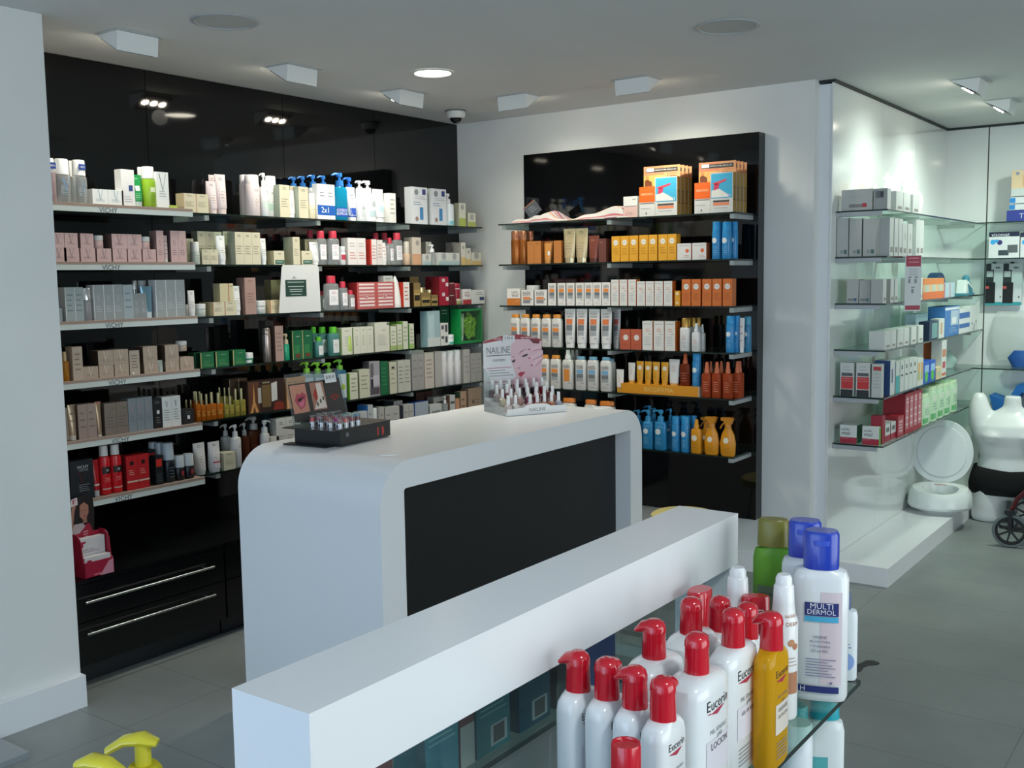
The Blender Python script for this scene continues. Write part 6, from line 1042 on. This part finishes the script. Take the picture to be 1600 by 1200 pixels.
# ------------------------------------------------------------------ gondola goods
GZ = .9755; red = mat('c41428', .16, coat=.5); milk = mat('e4e7e8', .22, coat=.3)
def eu(px, py, h, w_, d_, lab, beak=None, txt=('LOCION',), bm=None, turn=PI/2, capr=.0155, caph=.048, xy=None, z0=GZ, lavender=True, capm=None, flat=0):
    P = at(px, py, 'z', z0+h) if xy is None else Vector((xy[0], xy[1], 0)); o = empty('lotion_bottle', (P.x, P.y, z0), turn); tag(o, lab, 'bottle', 'red capped lotion bottles'); hb = h-caph; e = 3.2; B = MB(); m_ = bm or milk
    R = [(0, w_*.46, d_*.44, e, 0, 0), (.004, w_*.5, d_*.5, e, 0, 0), (hb-.02, w_*.5, d_*.5, e, 0, 0), (hb-.010, w_*.485, d_*.47, 3, 0, 0), (hb-.003, w_*.40, d_*.40, 2.6, 0, 0), (hb, capr*1.02, capr*.98, 2, 0, 0)]
    B.loft(R, m_, 28); fy = body_y(R); pr = [('t', 'Eucerin', -.02+.5, .82, .62, '23262a')]
    v0 = .82; B.add([(-w_*.3, fy(-w_*.3, hb*.76)-.0008, hb*.765), (w_*.16, fy(w_*.16, hb*.76)-.0008, hb*.775), (-w_*.05, fy(0, hb*.73)-.0008, hb*.735)], [(0, 1, 2)], mat('a82a48', .4))
    if lavender: pr += [('r', .16, .3, .9, .56, 'd9d6de' if bm is None else 'd8cfc4')]
    pr += [('t', 'PIEL SENSIBLE', .5, .62, .5, '6a6c72'), ('t', 'pH5', .52, .57, .14, '3a3c40')]+[('t', s, .52, .51-.06*q, .5, '3a3c40') for q, s in enumerate(txt)]+[('l', .2, .08, .8, .24, 5, '8a8c92')]
    prints(B, pr, w_*.9, hb, fy); B.build('body', o); C = MB(); z1, z2 = hb, h; cm_ = capm or red
    C.loft([(z1-.001, capr, capr, 2, 0, 0), (z1+(z2-z1)*.66, capr*.93, capr*.93, 2, 0, 0), (z1+(z2-z1)*.67, capr*.98, capr*.98, 2, 0, 0), (z1+(z2-z1)*.80, capr*.96, capr*.96, 2, 0, 0), (z1+(z2-z1)*.92, capr*.84, capr*.84, 2, 0, 0), (z2, capr*.5, capr*.5, 2, 0, 0)] if not flat else [(z1-.001, capr, capr, 2, 0, 0), (z2-.002, capr*.97, capr*.97, 2, 0, 0), (z2, capr*.93, capr*.93, 2, 0, 0), (z2, capr*.8, capr*.8, 2, 0, 0), (z2-.002, capr*.76, capr*.76, 2, 0, 0)], cm_, 24)
    if beak is not None:
        c_, s_ = math.cos(beak-turn), math.sin(beak-turn); zz = z1+(z2-z1)*.80
        C.tube([(0, 0, zz+.002), (c_*capr*.9, s_*capr*.9, zz), (c_*capr*1.55, s_*capr*1.55, zz-.006)], [capr*.92, capr*.75, capr*.25], cm_, 14, flat=.6)
    C.build('pump_cap', o, bevel=0); return o
LEFT = math.radians(200); 
eu(903, 1017, .190, .066, .037, 'red capped white lotion bottle, leftmost of front row', LEFT)
eu(948, 1028, .190, .066, .037, 'red capped white lotion bottle, second of front row', math.radians(80))
eu(992, 1041, .190, .066, .037, 'red capped white lotion bottle, third of front row', LEFT)
eu(1036, 1058, .190, .066, .037, 'red capped white lotion bottle, fourth of front row', math.radians(80))
o = eu(978, 1160, .155, .05, .03, 'red flat cap bottle nearest, cut by bottom edge', None, capr=.0165, caph=.05, flat=1)
eu(1022, 968, .214, .098, .056, 'large red-capped white bottle with cap beak to left', LEFT, ('LOCION',))
eu(1080, 934, .214, .098, .056, 'large red-capped white bottle behind, centre', math.radians(100), ('LOCION',))
eu(1089, 989, .214, .098, .058, 'large white bottle with red cap, pH5 lotion label', math.radians(100), ('LOCION',))
eu(1146, 951, .214, .098, .042, 'large white bottle with red cap, bath gel label', math.radians(100), ('GEL DE BAÑO',))
eu(1206, 956, .205, .070, .032, 'golden transparent shower oil bottle with red cap', LEFT, ('OLEOGEL', 'DE DUCHA'), bm=glassmat('golden_oil', 'eab822', .5, 1.45, .06))
eu(1125, 932, .19, .066, .037, 'red capped bottle behind the two large ones', math.radians(100))
eu(1168, 942, .19, .060, .035, 'slim red capped bottle behind bath gel bottle', math.radians(100))
def plain(kind, px, py, h, w_, d_, lab, turn, **k):
    P = at(px, py, 'z', GZ+h); o = bottle(kind, 'lotion_bottle' if kind != 'pump' else 'pump_bottle', w_, d_, h, **k); o.location = (P.x, P.y, GZ); o.rotation_euler = (0, 0, turn); return tag(o, lab, 'bottle')
plain('cap', 1110, 923, .175, .07, .035, 'bottle with wide flat crimson cap at back', PI/2, col='e4e7e8', cap='c41428', cm=red, cf=.3, cw=.75, e=3)
sq_ = plain('cap', 1183, 934, .168, .048, .024, 'bottle with wide crimson cap and white square mark', math.radians(35), col='e8e4d8', cap='c41428', cm=red, cf=.32, cw=.92, e=2.8)
mb = MB(); z_ = .135; 
for a_, b_, c_, d_ in ((-.010, .0, .010, .002), (-.010, .018, .010, .020), (-.010, 0, -.008, .02), (.008, 0, .010, .02), (-.005, .006, .005, .008), (-.005, .006, -.003, .014)): mb.box(a_, -.0006, b_, c_, 0, d_, mat('e8dcdc', .4))
mb.build('square_logo', sq_, (0, -.0005, .13))
def airless(px, py, h, r, lab, dm):
    P = at(px, py, 'z', GZ+h); o = empty('pump_bottle', (P.x, P.y, GZ), math.radians(60)); tag(o, lab, 'bottle'); wm = mat('eceeee', .25, coat=.3); B = MB(); R = [(0, r*.94, r*.94, 2, 0, 0), (.004, r, r, 2, 0, 0), (h*.68, r, r, 2, 0, 0), (h*.71, r*.9, r*.9, 2, 0, 0)]
    B.loft(R, wm, 24)
    if dm: prints(B, [('t', 'acofar', .5, .78, .5, 'b0704c'), ('t', 'DERM', .5, .72, .5, 'b0704c'), ('o', .45, .58, .14, 'c08a64'), ('o', .62, .55, .12, 'b87a54'), ('r', .3, .2, .75, .36, 'b07a58'), ('l', .3, .4, .7, .48, 3, 'b0a090')], r*1.9, h*.94, body_y(R))
    B.build('body', o); MB().loft([(h*.71, r*.86, r*.86, 2), (h*.74, r*.8, r*.8, 2), (h*.80, r*.74, r*.74, 2), (h*.92, r*.68, r*.68, 2), (h*.93, r*.6, r*.6, 2)], wm, 22).build('collar', o)
    MB().loft([(h*.9, r*.58, r*.58, 2), (h*.975, r*.56, r*.56, 2), (h, r*.42, r*.42, 2)], wm, 20).build('pump_head', o); return o
airless(1153, 886, .205, .022, 'plain white airless pump bottle left of green bottle', 0)
airless(1225, 897, .212, .021, 'white airless pump bottle with brown print', 1)
md = MB
def multi(px, py, lab, full, dx=0):
    P = at(px, py, 'z', GZ+.26); o = empty('lotion_bottle', (P.x, P.y, GZ), math.radians(19)); tag(o, lab, 'bottle'); w_, d_, h = (.082, .046, .26) if full else (.07, .042, .26); hb = .203
    R = [(0, w_*.46, d_*.42, 3, 0, 0), (.008, w_*.5, d_*.5, 3, 0, 0), (hb-.014, w_*.5, d_*.5, 3, 0, 0), (hb-.004, w_*.45, d_*.44, 2.8, 0, 0), (hb, w_*.33, d_*.4, 2.4, 0, 0)]; B = MB(); B.loft(R, milk, 28)
    if full:
        prints(B, [('r', .5, .14, .88, .84, 'dccdd2')], w_, hb, body_y(R)); pr = [('r', .22, .66, .82, .76, '2a3474'), ('r', .22, .615, .82, .655, '4ab0d8'), ('t', 'MULTI', .52, .735, .40, 'e8eaf2'), ('t', 'DERMOL', .52, .69, .50, 'e8eaf2')]
        pr += [('t', s, .5, .5-.035*q, wf, '4a4e78') for q, (s, wf) in enumerate((('HIGIENE', .24), ('PROTECTORA', .36), ('Y DURADERA', .36), ('DE LA PIEL', .3)))]+[('l', .25, .19, .78, .34, 7, '7a7ca0'), ('r', .12, .075, .84, .125, '2a3474'), ('t', 'H', .2, .1, .08, 'e8eaf2'), ('o', .7, .155, .025, '7a7ca0')]
        old = globals()['prints']; fy = body_y(R); prints(B, pr, w_, hb, lambda x, z: fy(x, z)-.0012)
    B.build('body', o); C = MB(); bl_ = mat('1c3cae', .25, coat=.3); r_ = w_*.32 if full else w_*.36
    C.loft([(hb, r_, .0205, 2.3, 0, 0), (h-.005, r_, .0205, 2.3, 0, 0), (h, r_*.9, .018, 2.3, 0, 0)], bl_, 26); C.loft([(h-.02, .011, .003, 2, 0, -.019), (h-.012, .012, .003, 2, 0, -.019)], mat('3a58c4', .3), 14); C.build('flip_cap', o); return o
multi(1284, 828, 'white bottle with blue cap and navy pink label, standing frontmost', 1)
multi(1258, 812, 'white bottle with blue cap half hidden behind labelled one', 0)
gb_ = plain('cap', 1208, 814, .248, .064, .034, 'green shower gel bottle with olive cap and grey label', math.radians(19), col='4a8a2a', cap='77732a', m=glassmat('green_gel', '7cb84a', .7, 1.45, .1), cf=.17, cw=.8, e=2.3, pr=[('r', .06, .05, .94, .76, '6a7a60'), ('t', 'gel de aloe', .5, .68, .6, '2a3428'), ('l', .15, .12, .85, .45, 6, '3a4638')])
P = at(1325, 930, 'z', GZ+.14); lt_ = bottle('cap', 'lotion_bottle', .034, .026, .14, col='e4ecf0', cap='4a5f8a', cf=.17, cw=.4, e=3, pr=[('o', .4, .3, .45, '8aa8dc'), ('l', .2, .5, .7, .6, 2, '6a80b0')]); lt_.location = (P.x, P.y, GZ); lt_.rotation_euler = (0, 0, math.radians(25)); tag(lt_, 'small white bottle with pale blue circle at shelf end', 'bottle')
# middle shelf goods seen through the glass
GZ2 = .6605
def low(kind, px, py, h, w_, d_, lab, **k):
    P = at(px, py, 'z', GZ2+h); o = bottle(kind, 'lotion_bottle', w_, d_, h, **k); o.location = (P.x, P.y, GZ2); o.rotation_euler = (0, 0, math.radians(30)); return tag(o, lab, 'bottle')
tl = [('r', .05, .15, .55, .8, '5ab0b4'), ('l', .1, .3, .5, .7, 6, '3a8a90')]
low('cap', 1292, 1096, .262, .064, .034, 'white bottle with turquoise cap below glass, right one', col='e0e8e8', cap='1fa8b8', cf=.12, cw=.75, e=3, pr=tl)
low('cap', 1243, 1108, .262, .062, .034, 'white bottle with turquoise cap below glass, left one', col='dce6e6', cap='4ab0b8', cf=.12, cw=.75, e=3, pr=tl)
low('cap', 1250, 1138, .280, .062, .045, 'white wide-capped bottle under the glass shelf', col='e4e8ee', cap='dde4e8', cf=.3, cw=.75, e=2.2)
for k, (x_, y_) in enumerate(((3.60, -3.95), (3.62, -4.06), (3.60, -4.17))): 
    o = bottle('cap', 'lotion_bottle', .07, .045, .24, col='e4e8ec', cap='d4d8dc', cf=.2, cw=.6, e=3); o.location = (x_, y_, GZ2); o.rotation_euler = (0, 0, PI/2); tag(o, 'white bottle on middle gondola shelf, %s from the far end' % ORD[k+2], 'bottle')
# rear side goods
def rear(x0p, x1p, h, col, lab, xf=3.385, side=None, pr=(), d_=.055, nm='product_carton'):
    y0 = at(x0p, 1150, 'x', xf).y; y1 = at(x1p, 1150, 'x', xf).y; o = carton(nm, abs(y1-y0), d_, h, col, side or col, pr); o.location = (xf, (y0+y1)/2, GZ); o.rotation_euler = (0, 0, PI/2); return tag(o, lab, 'box')
tpn = [('l', .1, .35, .9, .95, 12, '9ad0d0'), ('r', .4, .05, .9, .25, 'c8d0d4'), ('r', .48, .07, .82, .23, '5a5450')]
rear(560, 612, .145, '8a4a50', 'brown maroon box behind the gondola glass, far left', pr=[('o', .7, .8, .2, 'c8c0c0')])
rear(664, 716, .15, '2a94a4', 'teal box with fine white text behind glass, left', side='1f7480', pr=tpn[:1])
rear(719, 741, .145, '7a4046', 'maroon box between teal boxes behind glass', pr=[('r', 0, 0, 1, .4, 'c4c4bc')])
rear(745, 797, .15, '2a8890', 'teal box with barcode behind glass, middle', side='1f7078', pr=tpn)
rear(812, 860, .15, '1f5a70', 'dark teal box behind glass, third', side='143c4c', pr=tpn[1:])
rear(912, 962, .15, '2048a0', 'royal blue box behind glass', side='142c6c', pr=[('o', .2, .7, .1, '8a90b0'), ('o', .8, .7, .1, '8a90b0')])
rear(872, 905, .145, '3a2c30', 'very dark box behind glass beside blue one')
ym = glassmat('yellow_soap', 'd8cc34', .75, 1.4, .12)
def yel(px, py, lab, aim, xy=None, h=.175):
    P = at(px, py, 'z', GZ+h) if xy is None else Vector((xy[0], xy[1], 0)); o = empty('pump_bottle', (P.x, P.y, GZ), aim); tag(o, lab, 'bottle', 'yellow pump bottles')
    MB().loft([(0, .026, .020, 2.6), (.004, .028, .022, 2.6), (h*.5, .029, .023, 2.6), (h-.052, .021, .019, 2.2), (h-.038, .0185, .0185, 2), (h-.032, .014, .014, 2)], ym, 24).build('body', o)
    MB().cyl(0, 0, h-.034, h-.008, .0085, .0085, yc, 14).tube([(.016, 0, h-.009), (.0, 0, h-.004), (-.018, 0, h-.006), (-.037, 0, h-.017)], [.007, .0125, .0105, .008], yc, 14, flat=.55).build('pump_head', o); return o
yc = mat('ddd23a', .2, a=.92, coat=.3)
yel(222, 1148, 'yellow pump bottle upright at lower left corner', math.radians(35))
yel(142, 1182, 'yellow pump bottle nearest, cut by bottom edge', math.radians(205), h=.17)
yel(0, 0, 'yellow pump bottle behind white end board', 0, (3.30, -4.50), h=.15)
sp = at(1069, 801, 'z', .44); st_ = empty('yellow_stool', (sp.x, sp.y, 0)); tag(st_, 'pale yellow round stool peeking out behind the white beam', 'stool')
MB().loft([(.385, .15, .15, 2), (.395, .165, .165, 2), (.43, .165, .165, 2), (.44, .15, .15, 2)], mat('dccf86', .6), 32).build('seat', st_)
for q in range(4): a_ = PI/4+q*PI/2; MB().tube([(.1*math.cos(a_), .1*math.sin(a_), .39), (.15*math.cos(a_), .15*math.sin(a_), .003)], .012, mat('b9bcbc', .3, .8), 10).build('leg', st_)
# ------------------------------------------------------------------ floor items
mb = MB(); pts = [(1333, 1040), (1346, 1036), (1353, 1032), (1364, 1032), (1373, 1035), (1374.5, 1037), (1370, 1039), (1358, 1040), (1350, 1042), (1346, 1048), (1343, 1050), (1333, 1051)]
mb.prism([(at(x_, y_, 'z', .001).x, at(x_, y_, 'z', .001).y) for x_, y_ in pts], 'z', .0004, .002, mat('23282a', .5)); mb.prism([(at(x_, y_, 'z', .001).x, at(x_, y_, 'z', .001).y) for x_, y_ in ((1333, 1052), (1338, 1052), (1341, 1054), (1333, 1057))], 'z', .0004, .002, mat('23282a', .5))
tag(mb.build('floor_decal'), 'dark curved graphic stuck on the grey floor tiles', 'floor sticker')
tag(MB().box(.62, -4.6, 0, .835, -3.475, .02, mat('8e9498', .4)).build('floor_plate', bevel=.004), 'low grey plate on the floor at lower left corner', 'plate')
# raised toilet seat
P0 = Vector((2.602, 1.60, .1015)); ts = empty('raised_toilet_seat', P0, math.radians(12)); tag(ts, 'white raised toilet seat with upright lid on the plinth', 'toilet seat'); wp = mat('dfe5e3', .25)
def oval(a, b, n=32, t=0., cut=None): return [(a*math.cos(2*PI*i/n), b*math.sin(2*PI*i/n)) for i in range(n)]
mb = MB(); n = 36; rings = [(.0, .125, .11, 0), (.03, .15, .13, 0), (.032, .185, .18, 0), (.05, .195, .195, 0), (.13, .185, .188, 0), (.155, .165, .17, 0), (.158, .145, .15, 0), (.150, .11, .115, 0), (.09, .10, .10, 0), (.02, .10, .10, 0)]
vs = [(a*math.copysign(abs(math.cos(2*PI*i/n))**.85, math.cos(2*PI*i/n)), b*math.sin(2*PI*i/n)*(1.0), z-(.03 if (b < .12 and False) else 0)-(.022*max(0, -math.sin(2*PI*i/n)) if z > .12 and a > .1 else 0)) for z, a, b, _ in rings for i in range(n)]
mb.add(vs, [(j*n+i, j*n+(i+1) % n, (j+1)*n+(i+1) % n, (j+1)*n+i) for j in range(len(rings)-1) for i in range(n)], wp, True); mb.build('seat', ts)
mb = MB(); L_ = [(.19*math.copysign(abs(math.cos(t))**.9, math.cos(t)), .21+.215*math.sin(t)*(1 if math.sin(t) > 0 else .92)) for t in [2*PI*i/40 for i in range(40)]]
Tl = Matrix.Translation((0, .175, .135)) @ Matrix.Rotation(math.radians(-7), 4, 'X'); mb.prism(L_, 'y', 0, .018, wp, T=Tl, sm=True); mb.prism([(a_*.8, .21+(b_-.21)*.8) for a_, b_ in L_], 'y', -.006, 0, wp, T=Tl, sm=True); mb.build('lid', ts, bevel=.006, bseg=3)
mb = MB(); mb.loft([(0, .03, .012, 3), (.05, .035, .01, 2.5), (.09, .03, .002, 3)], glassmat('clear_film', 'f0f4f4', .15, 1.5, .05), 14, T=Matrix.Translation((-.0, -.03, .03)) @ Matrix.Rotation(.3, 4, 'Y')); mb.build('plastic_wrap', ts)
mb = MB(); mb.box(-.035, .02, .162, .035, .024, .166, mat('c85a5a', .4)); mb.build('red_label', ts)
# white torso mannequin with black support belt
mx = at(1581, 700, 'y', 2.0).x; MY = 1.98; mn = empty('mannequin_torso', (mx, MY, 0), math.radians(8)); tag(mn, 'white headless torso mannequin wearing wide black waist belt', 'mannequin'); wm = mat('e2e6e4', .3)
bd = MB(); S_ = 1.0
bd.loft([(.22, .215, .12, 2.4), (.27, .225, .13, 2.3), (.34, .205, .12, 2.2), (.42, .185, .108, 2.2), (.50, .205, .12, 2.2), (.57, .235, .135, 2.3, 0, -.005), (.63, .245, .125, 2.4), (.68, .19, .09, 2.3), (.72, .10, .06, 2), (.75, .055, .052, 2), (.82, .05, .05, 2)], wm, 30)
for s_ in (-1, 1):
    bd.loft([(.0, .092, .092, 2.2, s_*.125, 0), (.02, .102, .104, 2.2, s_*.125, 0), (.12, .110, .112, 2.2, s_*.122, 0), (.22, .11, .115, 2.2, s_*.112, 0), (.28, .08, .08, 2, s_*.10, 0)], wm, 24)
    bd.loft([(.54, .09, .085, 2, s_*.135, 0), (.62, .09, .088, 2, s_*.165, 0), (.69, .078, .078, 2, s_*.185, 0), (.76, .062, .062, 2, s_*.196, 0), (.81, .045, .045, 2, s_*.198, 0), (.835, .028, .028, 2, s_*.198, 0)], wm, 22)
    bd.loft([(.52, .05, .03, 2, s_*.1, -.095), (.57, .08, .055, 2, s_*.1, -.095), (.62, .05, .03, 2, s_*.1, -.085)], wm, 16)
bd.loft([(.15, .02, .02, 2, 0, -.07), (.19, .045, .045, 2, 0, -.075), (.25, .03, .03, 2, 0, -.07)], wm, 14)
ob = bd.build('torso', mn); rm = ob.modifiers.new('one_skin', 'REMESH'); rm.mode = 'VOXEL'; rm.voxel_size = .009; rm.use_smooth_shade = True
sm_ = ob.modifiers.new('smooth', 'SMOOTH'); sm_.factor = .6; sm_.iterations = 9
bt = MB(); n = 36; prof = [(.185, .236, .128), (.24, .242, .138), (.29, .233, .135), (.345, .212, .124)]
vs = [((a+.002)*math.cos(2*PI*i/n), (b+.002)*math.sin(2*PI*i/n), z-.02*math.cos(2*PI*i/n*1-.0)*0+(.018*abs(math.cos(2*PI*i/n)) if z > .33 else -.02*0)) for z, a, b in prof for i in range(n)]
bt.add(vs, [(j*n+i, j*n+(i+1) % n, (j+1)*n+(i+1) % n, (j+1)*n+i) for j in range(len(prof)-1) for i in range(n)], mat('08090a', .95), True); ob = bt.build('waist_belt', mn); so = ob.modifiers.new('thick', 'SOLIDIFY'); so.thickness = .006; so.offset = 1
# rollator
WX, WY = 3.075, 1.28; ro = empty('rollator', (WX, WY, 0), -PI/2); tag(ro, 'dark red rollator walker with black spoked wheels at right edge', 'rollator'); dr = mat('5a1a20', .3, .3); rb = mat('1a1b1c', .5); ty = mat('6a7474', .7)
def wheel(x, y, rzz):
    m_ = MB(); T = Matrix.Translation((x, y, .1)) @ Matrix.Rotation(rzz, 4, 'Z') @ Matrix.Rotation(PI/2, 4, 'X')
    def ringm(ro_, ri, hw_, mt): 
        n = 32; pr_ = [(ro_, -hw_*.6), (ro_, hw_*.6), (ro_-.004, hw_), (ri, hw_), (ri, -hw_), (ro_-.004, -hw_)]; k = len(pr_)
        vs = [(r_*math.cos(2*PI*i/n), r_*math.sin(2*PI*i/n), z) for i in range(n) for r_, z in pr_]; m_.add(vs, [(i*k+j, i*k+(j+1) % k, ((i+1) % n)*k+(j+1) % k, ((i+1) % n)*k+j) for i in range(n) for j in range(k)], mt, True, T)
    ringm(.099, .083, .014, ty); ringm(.0835, .068, .012, rb)
    for q in range(7): a = 2*PI*q/7; m_.box(.012, -.005, -.006, .07, .005, .006, rb, T=T @ Matrix.Rotation(a, 4, 'Z'))
    m_.loft([(-.016, .016, .016, 2), (.016, .016, .016, 2)], rb, 14, T=T); m_.loft([(.016, .006, .006, 2), (.019, .004, .004, 2)], mat('c8cccc', .2, .8), 12, T=T); return m_.build('wheel', ro)
for x, y in ((0, 0), (-.52, .0), (-.02, .5), (-.50, .5)): wheel(x, y, PI/2+.12)
for x in (0, -.52):
    f_ = MB(); f_.box(x-.024, -.012, .1, x-.018, .012, .215, rb); f_.box(x+.018, -.012, .1, x+.024, .012, .215, rb); f_.box(x-.03, -.03, .205, x+.03, .03, .225, rb); f_.tube([(x, 0, .1), (x, .001, .1)], .004, rb, 6); f_.build('fork', ro)
    f_ = MB(); f_.tube([(x, .0, .22), (x, .03, .29), (x, .10, .37), (x, .26, .56), (x, .42, .80)], .0135, dr, 12); f_.tube([(x, .25, .56), (x, .40, .36), (x, .5, .12)], .012, dr, 12); f_.build('side_frame', ro)
    MB().tube([(x, .40, .79), (x, .52, .84), (x, .58, .84)], .016, rb, 10).build('handle', ro)
MB().box(-.49, .12, .50, -.03, .38, .53, rb).build('seat', ro, bevel=.006)
MB().tube([(.0, .18, .46), (-.52, .18, .46)], .01, dr, 10).tube([(.0, .5, .11), (.0, .1, .14)], .008, rb, 8).build('cross_bar', ro)
# small black cable on the floor near the mannequin
pa = at(1563, 800, 'y', 1.7); tag(MB().tube([(2.93, 1.75, .012), (3.0, 1.74, .012), (3.06, 1.76, .012)], .010, rb, 8).build('floor_cable'), 'short black bar on the floor behind the rollator wheel', 'bar')
